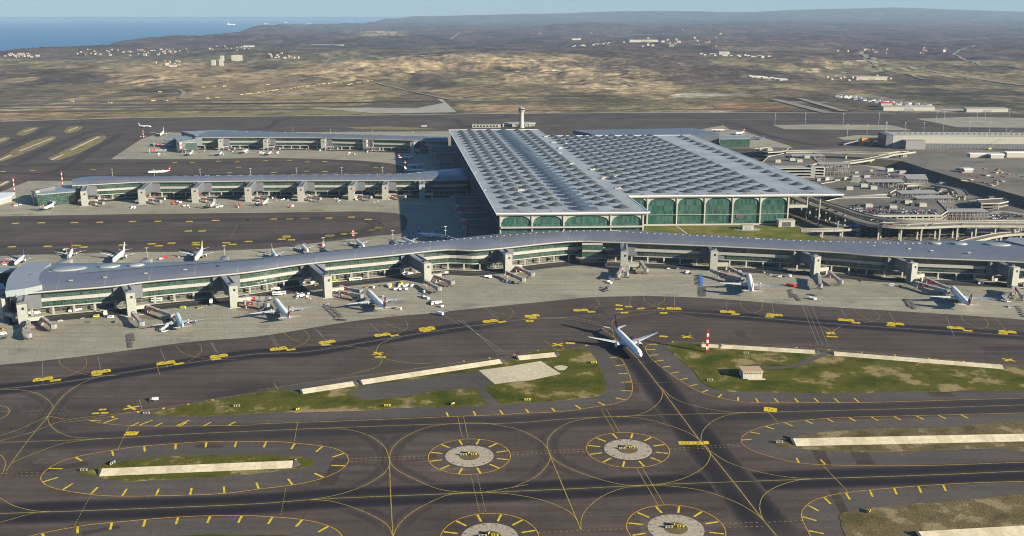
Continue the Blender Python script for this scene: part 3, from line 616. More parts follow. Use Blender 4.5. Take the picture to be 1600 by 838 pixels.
# turning curves and crossing lines
for v_, P in (('p', [(330, 565), (480, 540), (620, 500), (760, 430), (825, 370), (834, 320), (828, 290), (800, 230), (700, 160), (560, 125), (380, 122)]), ('p', [(1330, 522), (1150, 500), (980, 430), (870, 370), (836, 320), (836, 290), (860, 230), (950, 160), (1100, 105), (1300, 85), (1450, 88), (1596, 115)]),
              ('p', [(330, 565), (450, 570), (600, 610), (740, 670), (820, 720), (852, 785), (856, 838)]), ('p', [(856, 838), (860, 785), (900, 710), (980, 640), (1120, 565), (1240, 525), (1420, 518)]), ('p', [(1420, 518), (1500, 505), (1700, 470)]),
              ('p', [(1440, 518), (1596, 530), (1800, 570), (1960, 640), (2010, 700), (2032, 755)]),
              ('q', [(0, 112), (100, 150), (200, 215), (230, 265), (240, 290), (225, 340), (150, 420), (0, 490)]), ('q', [(820, 478), (700, 472), (560, 440), (400, 385), (270, 320), (232, 270), (220, 220), (250, 150), (380, 75), (600, 45), (800, 55), (1000, 105), (1130, 160), (1200, 215), (1240, 270), (1210, 350), (1100, 420), (960, 462), (820, 478)]),
              ('q', [(820, 478), (700, 490), (560, 545), (460, 630), (430, 700), (432, 752)]), ('q', [(820, 478), (1000, 480), (1200, 510), (1400, 580), (1520, 650), (1575, 695)]), ('q', [(1570, 690), (1548, 620), (1570, 540), (1660, 480), (1800, 440), (1880, 435)]),
              ('q', [(1180, 215), (1190, 140), (1260, 70), (1370, 30), (1480, 20), (1600, 18)]), ('q', [(1240, 260), (1350, 330), (1500, 380), (1700, 420), (1880, 435)]), ('q', [(650, 48), (760, 40), (860, 5), (930, -60), (940, -120), (930, -140)]), ('q', [(940, -130), (1010, -70), (1150, -20), (1350, 15), (1480, 20)]),
              ('k', [(-300, 395), (-100, 430), (100, 435), (220, 455), (300, 500), (332, 550), (300, 598), (305, 640), (350, 690), (450, 730), (640, 740)]), ('k', [(740, 345), (620, 355), (500, 400), (400, 470), (340, 540), (300, 600), (200, 720), (110, 838), (40, 940)]),
              ('k', [(300, 600), (400, 620)]), ('k', [(-100, 750), (100, 690), (300, 600)]), ('k', [(640, 738), (400, 770), (200, 838), (60, 900)]), ('k', [(-80, 560), (0, 535), (45, 545), (62, 570), (45, 595), (0, 620), (-80, 640)]), ('k', [(-40, 578), (55, 570)]), ('k', [(0, 755), (200, 700), (400, 628), (700, 590), (950, 560)]),
              ('o', [(-60, 270), (10, 290), (36, 340), (16, 400)]), ('o', [(-60, 530), (0, 552), (80, 600), (220, 635), (350, 640)]), ('o', [(-100, 730), (60, 690), (220, 645), (350, 640)]),
              ('l', [(560, 165), (660, 175), (740, 195), (765, 215), (785, 245), (760, 290), (650, 325), (560, 345)]), ('l', [(900, 112), (800, 135), (762, 165), (755, 205), (800, 240), (950, 268), (1100, 275)]), ('m', [(655, 235), (625, 130), (640, 75), (760, 50), (900, 30)]), ('m', [(60, 80), (300, 72), (520, 105), (640, 150)]),
              ('n', [(330, 40), (380, 60), (400, 90), (440, 110)]), ('n', [(460, 40), (420, 60), (395, 85), (360, 105)])):
    L(v_, P, wd=.42)
    if v_ in 'pqk' and len(P) > 6: wz += .0003; wear('tyre_marks', QL(v_, P), ((-4.5, 3.5), (4.5, 3.5)), .0035+(wz-.0162)*.9, .42, 30)
L('p', [(834, 300), (840, 500), (856, 800)], wd=.5); L('q', [(232, 275), (330, 510), (430, 750)], wd=.5)
for v_, P in (('p', [(260, 85), (240, 198)]), ('p', [(1260, 45), (1290, 180)]), ('p', [(1296, 42), (1326, 180)]), ('q', [(558, 0), (640, 142)]), ('q', [(590, 0), (672, 142)]), ('q', [(775, 360), (915, 602)]), ('q', [(810, 358), (955, 600)]), ('o', [(806, 108), (738, 245)]), ('r', [(340, 345), (500, 515)]), ('r', [(-10, 5), (60, 80)]),
              ('k', [(975, 275), (998, 345)]), ('k', [(868, 497), (888, 565)]), ('m', [(202, 210), (290, 275)]), ('m', [(1110, 160), (1135, 205)]), ('l', [(112, 395), (140, 435)])):
    L(v_, P, wd=.32)
for v_, P in (('p', [(188, 480), (155, 668)]), ('p', [(1342, 405), (1398, 648)]), ('p', [(1382, 405), (1438, 648)]), ('p', [(590, 308), (1075, 290)]), ('p', [(590, 326), (1075, 306)]), ('q', [(0, 268), (465, 248)]), ('q', [(0, 284), (465, 262)]), ('q', [(985, 245), (1430, 215)]), ('q', [(985, 255), (1430, 232)]), ('o', [(565, 540), (460, 735)]), ('o', [(0, 402), (265, 392)]), ('o', [(0, 418), (255, 410)]),
              ('k', [(205, 568), (430, 556)]), ('k', [(190, 590), (430, 580)]), ('q', [(1320, 715), (1570, 705)]), ('q', [(1320, 738), (1580, 730)]), ('q', [(160, 770), (720, 745)]), ('r', [(0, 705), (220, 695)]), ('m', [(750, 350), (900, 340)]), ('m', [(760, 478), (1060, 466)])):
    dashes(QL(v_, P), 1.5, 1.6, .34)
# stand lead-in loops and white gate lines crossing the taxi lane
for v_, P in (('k', [(740, 345), (560, 345), (430, 310), (372, 270), (372, 245)]), ('k', [(300, 390), (440, 345), (530, 295), (540, 255), (528, 236)]), ('k', [(1480, 250), (1300, 245), (1160, 215), (1100, 170)]), ('k', [(1000, 300), (1170, 260), (1245, 210), (1258, 175), (1240, 148)]),
              ('l', [(600, 165), (340, 155), (230, 120), (175, 80), (170, 50)]), ('l', [(120, 195), (250, 170), (320, 130), (330, 95), (300, 65)]), ('l', [(1200, 75), (980, 70), (850, 40), (790, 0)]), ('l', [(800, 140), (880, 90), (945, 50), (940, 15), (925, -5)]),
              ('h', [(1150, 625), (900, 625), (720, 600), (630, 560)]), ('h', [(600, 680), (760, 640), (805, 600), (790, 565), (755, 550)]), ('h', [(1280, 590), (1340, 550), (1330, 510), (1310, 497)]), ('i', [(420, 490), (430, 520), (480, 550), (640, 600), (800, 640)]), ('i', [(555, 495), (545, 525), (480, 552), (300, 590)]),
              ('i', [(1030, 515), (1025, 545), (1080, 590), (1250, 625)]), ('i', [(1160, 530), (1160, 570), (1110, 595), (950, 595)]), ('j', [(540, 575), (560, 600), (650, 650)]), ('j', [(660, 585), (698, 610), (680, 640), (600, 655)]), ('j', [(1205, 610), (1220, 645), (1330, 700)]), ('j', [(1350, 628), (1375, 665), (1340, 692), (1200, 700)])):
    L(v_, P, wd=.3)
for v_, P in (('k', [(265, 262), (268, 400)]), ('k', [(612, 230), (632, 335)]), ('k', [(1000, 180), (1045, 295)]), ('k', [(1320, 140), (1380, 250)]), ('l', [(60, 60), (150, 200)]), ('l', [(380, 60), (465, 165)]), ('l', [(710, 20), (800, 105)]), ('g', [(490, 720), (540, 800)]), ('g', [(110, 770), (150, 838)]), ('g', [(690, 620), (870, 800)]), ('h', [(350, 590), (470, 670)]), ('h', [(460, 640), (750, 838)]), ('h', [(490, 640), (700, 838)]), ('h', [(620, 560), (720, 640)]),
              ('i', [(345, 490), (332, 545)]), ('i', [(615, 490), (612, 580)]), ('i', [(940, 520), (942, 600)]), ('i', [(1220, 535), (1235, 600)]), ('i', [(1410, 545), (1510, 800)]), ('i', [(1470, 550), (1572, 800)]), ('j', [(455, 570), (490, 630)]), ('j', [(755, 590), (790, 650)]), ('j', [(1110, 615), (1160, 740)]), ('j', [(1420, 630), (1480, 700)]), ('g', [(430, 500), (340, 740)]), ('g', [(150, 540), (325, 745)]), ('f', [(1420, 640), (1530, 740)]), ('f', [(405, 690), (405, 810)]), ('f', [(120, 700), (100, 815)]), ('i', [(505, 350), (470, 490)]), ('f', [(0, 98), (1100, 30)]), ('f', [(0, 122), (1090, 148)]), ('f', [(1480, 40), (1440, 130)])):
    L(v_, P, wd=.26, c='white_line', z=0.075)
for v_, P in (('i', [(1440, 560), (1540, 800)]), ('h', [(475, 640), (725, 838)])): dashes(QL(v_, P), 1.5, 1.6, .35, 'white_line')
# painted gate numbers: rounded yellow plates with dark strokes, and crosses
def plate(c, ln, wd, rz, n=3, round_=True, z=None):
    z = nz()+.02 if z is None else z; d = Vector((math.cos(rz), math.sin(rz), 0)); q = Vector((-d.y, d.x, 0)); P = []
    if round_:
        for sx_, ex in ((-1, -1), (1, -1), (1, .35)): P.append(c+d*ln/2*sx_+q*wd/2*ex)
        P += [c+d*ln/2*math.cos(a)+q*(wd*.17+wd*.42*math.sin(a)) for a in [math.pi*k/8 for k in range(1, 8)]]; P.append(c-d*ln/2+q*wd/2*.35)
    else: P = [c-d*ln/2-q*wd/2, c+d*ln/2-q*wd/2, c+d*ln/2+q*wd/2, c-d*ln/2+q*wd/2]
    mk['yellow_paint'].poly(P, z)
    for k in range(n):                     # the figures
        x = (k-(n-1)/2)*ln*.24; e = c+d*x
        for s_ in range(2): mk['black_paint'].ribbon([e+q*wd*(.20-s_*.36)-d*ln*.06, e+q*wd*(.20-s_*.36)+d*ln*.06], wd*.07, z+.004)
        mk['black_paint'].ribbon([e-q*wd*.2+d*ln*(.07 if (k*7+int(ln*3)) % 2 else -.07), e+q*wd*.24+d*ln*(.07 if (k*5) % 2 else -.07)], ln*.035, z+.004)
def plates(v_, x, y, tilt, flat=None):
    c = Q(v_, x, y); rz = tilt; d = Vector((math.cos(rz), math.sin(rz), 0)); q = Vector((-d.y, d.x, 0))
    plate(c-d*3.6+q*1, 6.9, 7.2, rz); plate(c+d*3.6+q*1, 6.9, 7.2, rz)
    if flat is not None: plate(c+d*flat-q*5.6, 7.6, 4.2, rz, 4, False)
for v_, x, y, tl, fl in (('k', 268, 372, .40, 9), ('k', 630, 325, .40, -3), ('k', 1035, 270, .42, 9), ('k', 1365, 228, .42, -3), ('l', 142, 182, .42, 9), ('l', 445, 140, .44, -3), ('l', 790, 95, .44, 9), ('l', 1068, 55, .44, -3), ('h', 270, 700, .42, None), ('h', 665, 648, .42, 9), ('h', 925, 615, .35, -2), ('h', 1228, 580, .1, 9),
                         ('i', 610, 570, -.1, None), ('i', 945, 590, -.17, 7), ('i', 1240, 610, -.17, -5), ('j', 40, 610, -.17, -5), ('j', 487, 642, -.22, 8), ('j', 797, 665, -.22, -5), ('j', 1170, 690, -.25, 9), ('j', 1495, 715, -.25, -5)):
    plates(v_, x, y, tl, fl)
for v_, x, y, rz in (('i', 267, 548, -.5), ('i', 328, 556, 0), ('i', 405, 568, .2), ('i', 270, 572, -.1), ('i', 530, 568, -.5), ('i', 302, 594, 0), ('i', 547, 596, 0), ('m', 110, 88, 0)): plate(Q(v_, x, y), 7, 4.5, rz, 2, False)
for v_, P, q_ in (('a', [(98, 755), (258, 752), (465, 750), (622, 748), (826, 744), (985, 742), (1180, 744), (1345, 737), (1545, 730)], 0), ('b', [(110, 728), (210, 728), (305, 724), (455, 722), (595, 716), (700, 730), (770, 757), (765, 783), (720, 797), (548, 820), (465, 830), (190, 835)], 0),
                  ('f', [(75, 183), (298, 180), (480, 175), (522, 185), (765, 172), (945, 165), (990, 177), (1070, 160), (1220, 158), (1225, 170), (1410, 158), (1450, 168), (1550, 150)], 0), ('g', [(345, 12), (507, 12), (610, 8), (700, 8), (590, 122), (560, 136), (620, 140), (855, 115), (945, 104), (1010, 98), (1170, 38), (1165, 62), (1120, 78)], 0),
                  ('b', [(60, 365), (210, 362), (320, 372), (430, 370), (745, 405), (110, 438), (315, 430), (430, 432)], 0), ('a', [(1090, 375), (1200, 375), (1360, 368), (1478, 372), (1488, 405), (1430, 440), (20, 432), (205, 425), (580, 420)], 0), ('a', [(1175, 803), (1260, 803)], 0)):
    for k, (x, y) in enumerate(P): plate(Q(v_, x, y), 9.5, 6.0, 0.0, 3, k % 3 == 0, 0.075)
def cross(v_, x, y, r=5.5):
    c = Q(v_, x, y); z = nz()
    for a in (.62, -.75): d = Vector((math.cos(a), math.sin(a), 0)); mk['yellow_paint'].ribbon([c-d*r, c+d*r], 2.0, z+.02+a*.003)
cross('k', 820, 548); cross('m', 286, 235); cross('m', 1088, 186, 5); cross('l', 760, 210, 5); cross('n', 390, 82, 5); cross('n', 1500, 250, 5)
plate(Q('l', 775, 232), 9, 3.5, 0, 3, False); plate(Q('n', 400, 105), 9, 3, -.1, 3, False); plate(Q('o', 822, 150), 8.5, 6.2, .05, 2, False); plate(Q('n', 15, 560), 9, 8, -.3, 2, False)
plate(Q('q', 1085, 210), 9, 5, -.02, 3, False); plate(Q('q', 1155, 210), 8, 5, -.02, 3, False); plate(Q('q', 1215, 208), 3.5, 5, -.02, 1, False)
plate(Q('m', 945, 183), 7, 4, -.3, 2, False); plate(Q('m', 365, 225), 8, 5, -.1, 2, False)
# two dark painted boxes beside the left grass point
c = Q('k', 597, 580); mk['black_paint'].obox(c, (1, .05), 7, 9, 0, .05); c = Q('k', 645, 572); mk['black_paint'].obox(c, (1, .05), 7, 9, 0, .052)
for x, y in ((597, 583), (640, 560), (652, 580)): plate(Q('k', x, y), 5, 3, .05, 2, False, 0.075)
for k, b_ in mk.items(): struct('taxiway_marking', b_, k)
# white strips and concrete discs in the islands
wl = MB()
for P in ([(440, 300), (620, 215)], [(120, 305), (325, 225)], [(320, 360), (395, 325)], [(425, 180), (485, 155)], [(150, 185), (215, 163)], [(0, 360), (70, 330)], [(0, 240), (35, 226)], [(0, 520), (50, 493)]):
    wl.ribbon(QL('a', P), 5.5, 0.26)
struct('concrete_strip', wl, 'pale_concrete')
fl = MB()
for v_, P, wd in (('b', [(180, 150), (560, 152), (1120, 172)], 4), ('c', [(185, 150), (400, 150)], 6), ('c', [(500, 195), (660, 185), (850, 182)], 5), ('d', [(0, 30), (800, 28)], 5), ('d', [(840, 28), (1400, 30)], 4), ('b', [(1380, 110), (1596, 112)], 8), ('b', [(0, 0), (1, 0)], 1)):
    fl.ribbon(smooth(QL(v_, P), 50), wd, 0.09)
struct('service_road', fl, 'dry_grass')
# ------------------------------------------------------------------ main terminal
TA = Vector((-18, 1119, 0)); TU = Vector((.999, .0436, 0)); TV = Vector((-.125, .992, 0))
def T(u, v, z=0.0): p = TA+TU*u+TV*v; return Vector((p.x, p.y, z))
UROT = math.atan2(TU.y, TU.x)
RZ = 48.0
term = root('terminal_building', 'huge pale grey flat-roofed terminal hall with rows of scalloped skylights and tall green glass arches', 'airport terminal')
def wallstrip(mb, P, z0, z1, m=0, u0=0.0):
    u = u0
    for a, b in zip(P, P[1:]):
        L_ = (b-a).length
        mb.face([(a.x, a.y, z0), (b.x, b.y, z0), (b.x, b.y, z1), (a.x, a.y, z1)], m, [(u, z0), (u+L_, z0), (u+L_, z1), (u, z1)]); u += L_
    return mb
rf = MB()
OUT = [T(0, 0), T(178, 0), T(178, 107), T(456, 107), T(456, 755), T(178, 755), T(178, 864), T(0, 864)]
rf.prism(OUT, RZ-2.2, RZ, 1, 0)
EDGE = [T(-.4, -.4), T(178.4, -.4), T(178.4, 106.6), T(456.4, 106.6), T(456.4, 755.4), T(178.4, 755.4), T(178.4, 864.4), T(-.4, 864.4)]
SE = [11.3, 30, 48.5, 67, 86.5, 123.5, 143, 161.5]
SE2 = [180+18.4*k for k in range(12)]
for u in SE: rf.ribbon([T(u, 3), T(u, 860)], .35, RZ+.03, 2)
for u in SE2+[416, 437]: rf.ribbon([T(u, 111), T(u, 751)], .35, RZ+.03, 2)
rf.ribbon([T(11.3, 3), T(11.3, 860)], .5, RZ+.05, 2)
roof = part('roof', rf, ['terminal_roof', 'cream', 'mid_grey'], term)
fs_ = MB()
for a, b in zip(EDGE, EDGE[1:]+EDGE[:1]):
    d = (b-a).normalized(); fs_.beam((a.x, a.y, RZ-.1), (b.x, b.y, RZ-.1), .9, 1.1)
part('roof_edge', fs_, 'white_body', roof)
def dome_mesh(Wd, Hh, fd, bd, n=10):
    mb = MB(); fr = []; tp = []; bk = []; bk2 = []
    for k in range(n+1):
        x = -Wd/2+Wd*k/n; s = (0.5+.5*math.cos(2*math.pi*x/Wd))**.75; s2 = (0.5+.5*math.cos(2*math.pi*x/Wd))**.5
        fr.append((x, -fd*s2, 0)); tp.append((x, fd*.15*s, Hh*s)); bk.append((x, bd*.45, Hh*s*.55)); bk2.append((x, bd*1.0, 0.0))
    for k in range(n):
        mb.face([fr[k], fr[k+1], tp[k+1], tp[k]], 1)
        mb.face([tp[k], tp[k+1], bk[k+1], bk[k]], 0); mb.face([bk[k], bk[k+1], bk2[k+1], bk2[k]], 0)
    return mb
domeM = dome_mesh(18.4, 4.4, 5.0, 12).mesh('skylight', ['dome_back', 'dome_glass'])
ridgeM = dome_mesh(35.0, 4.2, 9, 15, 14).mesh('ridge_skylight', ['ridge_glass', 'ridge_glass'])
spots = []
for k, u in enumerate([20.6, 39.2, 57.7, 76.7, 133.2, 152.2]):
    v = 28+(18 if k in (1, 3, 4) else 0)
    while v < 850: spots.append((u, v)); v += 36.0
for k in range(12):
    u = SE2[0]+9.2+18.4*k; v = 107+24+(18 if k % 2 else 0)
    if k == 11: continue
    while v < 745: spots.append((u, v)); v += 36.0
v = 145
while v < 745: spots.append((426.5, v)); v += 36.0
spots.sort(key=lambda s: s[1])
rest = MB()
dv, df, dm = [tuple(x.co) for x in domeM.vertices], [list(p.vertices) for p in domeM.polygons], [p.material_index for p in domeM.polygons]
for i, (u, v) in enumerate(spots):
    p = T(u, v, RZ+.01)
    if i < 84:
        o = link('skylight', domeM, roof, p, UROT); continue
    mt = Matrix.Translation(p) @ Matrix.Rotation(UROT, 4, 'Z'); a = len(rest.v)
    rest.v += [tuple(mt @ Vector(c)) for c in dv]; rest.f += [[a+j for j in f] for f in df]; rest.m += dm
o = part('skylights', rest, ['dome_back', 'dome_glass'], roof); o['kind'] = 'stuff'
v = 22; k = 0
while v < 850:
    if k < 16: link('ridge_skylight', ridgeM, roof, T(105, v, RZ+.02), UROT)
    k += 1; v += 27 if k <= 16 else 27
    if k >= 16:
        break
rr = MB(); rv_, rf_, rm_ = [tuple(x.co) for x in ridgeM.vertices], [list(p.vertices) for p in ridgeM.polygons], [p.material_index for p in ridgeM.polygons]
while v < 850:
    mt = Matrix.Translation(T(105, v, RZ+.02)) @ Matrix.Rotation(UROT, 4, 'Z'); a = len(rr.v)
    rr.v += [tuple(mt @ Vector(c)) for c in rv_]; rr.f += [[a+j for j in f] for f in rf_]; rr.m += rm_; v += 27
o = part('ridge_skylights', rr, ['ridge_glass', 'ridge_glass'], roof); o['kind'] = 'stuff'
for x, y in ((450, 590), (765, 425), (895, 460), (965, 515), (1060, 577), (605, 255), (655, 292), (695, 328), (690, 358), (1035, 505), (730, 300), (320, 470), (230, 590), (170, 480)):
    p = Q('c', x, y, RZ); mb = MB(); s = 5 if x > 400 else 1.6
    mb.box(-s, s, -s*.55, s*.55, 0, .5)
    for k in range(4): mb.box(-s*.9+k*s*.46, -s*.55+k*s*.46, -s*.4, s*.4, .5, random.uniform(1.2, 2.6))
    link('rooftop_machine', mb.mesh('rooftop_machine', 'light_grey'), roof, p, random.random())
vt = MB()
for u, v in [(27+18.5*k, 13+random.uniform(-3, 3)) for k in range(9)]+[(200+22*k, 117+random.uniform(-2, 2)) for k in range(11)]:
    for dx in (-1.2, 1.2): p = T(u+dx, v); vt.obox(p, TU, 1.0, 1.0, RZ, RZ+.9)
part('roof_vents', vt, 'dark_grey', roof)['kind'] = 'stuff'
# the body below
wb = MB()
for P in ([T(5.5, 6.5), T(173, 6.5), T(173, 120), T(5.5, 120)], [T(4.5, 119), T(386, 119), T(386, 750), T(4.5, 750)], [T(4.5, 749), T(174, 749), T(174, 858), T(4.5, 858)]):
    wb.prism(P, 0, RZ-2.3)
part('wall', wb, 'ribbed_wall', term)
lw = MB(); wallstrip(lw, [T(3.8, 860), T(3.8, 5.5)], 0, RZ-2.3)
k = 10
while k < 855: p = T(3.4, k); lw.obox(p, TU, 1.2, .8, 0, RZ-2.4, 1); k += 9
for z in (10, 21, 33): lw.beam(T(3.3, 860, z), T(3.3, 6, z), .8, 1.2, 1)
part('side_wall', lw, ['ribbed_wall', 'grey_panel'], term)
def arcade(us, v, z0, name):
    gl_ = MB(); wallstrip(gl_, [T(us[0], v+1.6), T(us[-1], v+1.6)], z0, RZ-2.3); part('glass_wall', gl_, 'hall_glass', term)
    for u in us: part('column', MB().obox(T(u, v), TU, 1.7, 1.7, 0 if z0 == 0 else z0-1, RZ-2.3), 'cream', term)
    for a, b in zip(us, us[1:]):
        sp_ = MB(); n = 14; zt = RZ-2.25; top = RZ-4.2; zs = RZ-13
        pts = []
        for k in range(n+1):
            f = k/n; x = a+.8+(b-a-1.6)*f; s = abs(2*f-1); pts.append((x, zs+(top-zs)*(1-s**3.2)**.55 if s < 1 else zs))
        for (x0, h0), (x1, h1) in zip(pts, pts[1:]):
            for w_, off in ((0, .4),):
                sp_.face([T(x0, v+off, h0), T(x1, v+off, h1), T(x1, v+off, zt), T(x0, v+off, zt)]); sp_.face([T(x0, v+off, h0), T(x0, v+off+.9, h0), T(x1, v+off+.9, h1), T(x1, v+off, h1)])
        part('arch', sp_, 'cream', term)
    tr = MB(); tr.beam(T(us[0], v-.3, z0+13.5 if z0 > 0 else 22.5), T(us[-1], v-.3, z0+13.5 if z0 > 0 else 22.5), .5, .5)
    tr.beam(T(us[0], v-1.2, z0+.8), T(us[-1], v-1.2, z0+.8), 2.6, 1.6); part('ledge', tr, 'cream', term)
arcade([5, 42, 79, 134, 172], 4, 0, 'a')
arcade([180, 205, 243, 279, 315, 351, 387], 111, 9, 'b')
part('ledge', MB().beam(T(5, 1.6, 31), T(172, 1.6, 31), 4.5, 1.4), 'cream', term)
for x, y in ((1035, 640), (1110, 690)): p = Q('d', x, y, 2); part('column', MB().tube((p.x, p.y, 0), (p.x, p.y, RZ-2.3), .95), 'cream', term)
for v in (250, 420): part('column', MB().tube(T(448, v, 0), T(448, v, RZ-2.3), .95), 'cream', term)
part('balcony', MB().prism([T(387, 113), T(412, 113), T(412, 124), T(387, 124)], 30, 33), 'cream', term)
part('sign_board', MB().box(-5, 5, -.3, .3, 0, 6), 'dark_grey', term, loc=T(325, 112.1, 17), rz=UROT)
# lawn podium and the little kiosks on it
LW = QL('d', [(48, 712), (225, 697), (990, 698), (1010, 715), (1060, 742), (1180, 782), (900, 780), (600, 768), (300, 745), (50, 735)], 9.0)
LW = [T(181, 104)]+[T(392, 105)]+QL('d', [(990, 700), (1000, 725), (1060, 752), (1185, 782)], 9.0)+[W(1290, 384, 9), W(1200, 381, 9), W(1100, 374, 9), W(1020, 368, 9)]
struct('lawn', MB().prism(LW, 0, 9.0, 1, 0), ['lawn', 'light_grey'])
struct('footpath', MB().ribbon([T(180, 108), T(392, 108)], 6, 9.12).ribbon(QL('d', [(225, 690), (295, 742)], 9), 3, 9.14), 'road_concrete')
def kiosk(c, L_, Wd, H_, rz, lb, dark=True):
    r = root('kiosk', lb, 'kiosk', c, rz)
    part('wall', MB().box(-L_/2, L_/2, -Wd/2, Wd/2, 0, H_), 'cream', r)
    part('roof', MB().box(-L_/2-.4, L_/2+.4, -Wd/2-.4, Wd/2+.4, H_, H_+.6), 'cream', r)
    part('door', MB().box(-L_*.3, L_*.25, -Wd/2-.15, -Wd/2+.1, .4, H_*.8), 'dark_grey' if dark else 'mid_grey', r); return r
p = Q('d', 668, 712, 9); kiosk(p, 14, 8, 5, UROT, 'small low cream kiosk on a paved pad in the middle of the lawn', False)
struct('pad', MB().prism([p+Vector((17*math.cos(a), 11*math.sin(a), 0)) for a in [2*math.pi*k/16 for k in range(16)]], 9.0, 9.1), 'road_concrete')
p = Q('d', 905, 692, 9); kiosk(p, 21, 12, 8, UROT, 'dark-fronted cream kiosk under the right end of the green glass hall')

# ------------------------------------------------------------------ piers
def pier(name, label, front, back, z_eave, zb, nst, recess=(), vents=True, colstep=18, detail=True, inset=5.0):
    Ef = resample(smooth(front, 2), 1.0); Eb = resample(smooth(back, 2), 1.0)
    def at(E, s): x = s*(len(E)-1); i = min(int(x), len(E)-2); return E[i].lerp(E[i+1], x-i)
    r = root(name, label, 'airport pier')
    def prof(t):
        return z_eave+(zb-z_eave)*t+4.2*(1-abs(2*t-.85)**2.0 if t < .92 else 0)*min(1, t*9+.0)*(1 if t < .9 else max(0, (1-t)*10))
    ts = [0, .012, .05, .12, .22, .35, .5, .65, .8, .9, .96, 1]
    def RP(s, t, dz=0): p = at(Ef, s).lerp(at(Eb, s), t); return Vector((p.x, p.y, prof(t)+dz))
    mb = MB(); rings = [[RP(i/nst, t) for t in ts]+[Vector((*RP(i/nst, 1).xy, zb-1.6)), Vector((*RP(i/nst, 0).xy, z_eave-1.2))] for i in range(nst+1)]
    mb.loft(rings)
    rf = part('roof', mb, 'pier_roof', r, sm=30)
    if detail:
        sm_ = MB()
        for k in range(1, nst//4):
            s = k*4/nst
            for a, b in zip(ts[:-1], ts[1:]):
                p, q = RP(s, a, .06), RP(s, b, .06); d = (at(Ef, min(1, s+.001))-at(Ef, s)).normalized()*.25
                sm_.face([p-d, p+d, q+d, q-d])
        part('roof_joint', sm_, 'mid_grey', rf)['kind'] = 'stuff'
    ed = MB()
    for i in range(nst): ed.beam(RP(i/nst, 0, -.1)-Vector((0, .3, 0)), RP((i+1)/nst, 0, -.1)-Vector((0, .3, 0)), .7, 1.1)
    part('gutter', ed, 'cream', rf)
    for s0, s1, ta, tb in recess:
        rc = MB(); n = 24; rg_ = []
        for i in range(n+1):
            f = i/n; s = s0+(s1-s0)*f; t0 = ta+(tb-ta)*f; rg_.append([RP(s, t0+(.93-t0)*k/6, .35) for k in range(7)])
        for i in range(n):
            for k in range(6): rc.face([rg_[i][k], rg_[i+1][k], rg_[i+1][k+1], rg_[i][k+1]] if s1 > s0 else [rg_[i][k+1], rg_[i+1][k+1], rg_[i+1][k], rg_[i][k]])
        part('roof_recess', rc, 'pier_recess', rf)
    F_ = [p+n*inset for p, n in zip(Ef[::6], normals(Ef[::6]))]; B_ = [p-n*3 for p, n in zip(Eb[::6], normals(Eb[::6]))]
    def off(P, d): return [p+n*d for p, n in zip(P, normals(P))]
    part('soffit_band', wallstrip(MB(), off(F_, -.6), z_eave-3.2, z_eave-.9), 'cream', r)
    part('upper_glass', wallstrip(MB(), F_, z_eave-8, z_eave-3.2), 'green_glass', r)
    bd = MB(); wallstrip(bd, off(F_, -1.6), z_eave-11.2, z_eave-8)
    for a, b, c, d in zip(off(F_, -1.6), off(F_, -1.6)[1:], F_, F_[1:]): bd.face([(a.x, a.y, z_eave-8), (b.x, b.y, z_eave-8), (d.x, d.y, z_eave-8), (c.x, c.y, z_eave-8)])
    part('wall_band', bd, 'light_grey', r)
    part('lower_glass', wallstrip(MB(), off(F_, .6), 7.6, z_eave-11.2), 'green_glass', r)
    part('ground_wall', wallstrip(MB(), off(F_, 6.5), 0, 6.4), 'shop_glass', r)
    fl_ = MB(); wallstrip(fl_, F_, 6.4, 7.6)
    for a, b, c, d in zip(F_, F_[1:], off(F_, 6.5), off(F_, 6.5)[1:]): fl_.face([(a.x, a.y, 6.4), (c.x, c.y, 6.4), (d.x, d.y, 6.4), (b.x, b.y, 6.4)])
    part('floor_slab', fl_, 'light_grey', r)
    kb = MB(); K_ = off(F_, -2.5)
    for a, b in zip(K_[::2], K_[2::2]): kb.beam((a.x, a.y, .15), (b.x, b.y, .15), 2.4, .5)
    part('kerb', kb, 'cream', r)
    part('rear_wall', wallstrip(MB(), B_[::-1], 0, zb-1.6), 'grey_glass', r)
    ew = MB()
    for a, b in ((F_[0], B_[0]), (F_[-1], B_[-1])): ew.face([(a.x, a.y, 0), (b.x, b.y, 0), (b.x, b.y, z_eave-.8), (a.x, a.y, z_eave-.8)])
    part('end_wall', ew, 'grey_panel', r)
    C_ = resample(off(F_, -.9), colstep)
    cm = MB().box(-.8, .8, -.8, .8, 0, 6.4).mesh('column', 'cream')
    for i, p in enumerate(C_):
        if i < 95 and detail: link('column', cm, r, (p.x, p.y, 0))
    if not detail:
        cc = MB()
        for p in C_: cc.obox(p, (1, 0), 1.6, 1.6, 0, 6.4)
        part('colonnade', cc, 'cream', r)['kind'] = 'stuff'
    if vents:
        vm = MB().box(-1.0, 1.0, -.45, .45, 0, .6).mesh('roof_hatch', 'light_grey')
        for s in vents:
            p = RP(s, .62, .0); link('roof_hatch', vm, rf, (p.x, p.y, p.z), .2)
            p = RP(s+.006, .62, .0); link('roof_hatch', vm, rf, (p.x, p.y, p.z), .2)
    return r, rf, F_, B_, RP, off
fe = [W(10.5, 461, 24)]+QL('f', [(280, 462), (700, 428), (920, 400), (1510, 345)], 24)+QL('g', [(700, 290), (1250, 235), (1596, 200)], 24)+QL('h', [(575, 205), (1150, 150), (1400, 147)], 24)+QL('i', [(0, 145), (400, 160), (900, 180), (1596, 215)], 24)+QL('j', [(700, 240), (1596, 278)], 24)+[W(1780, 421, 24)]
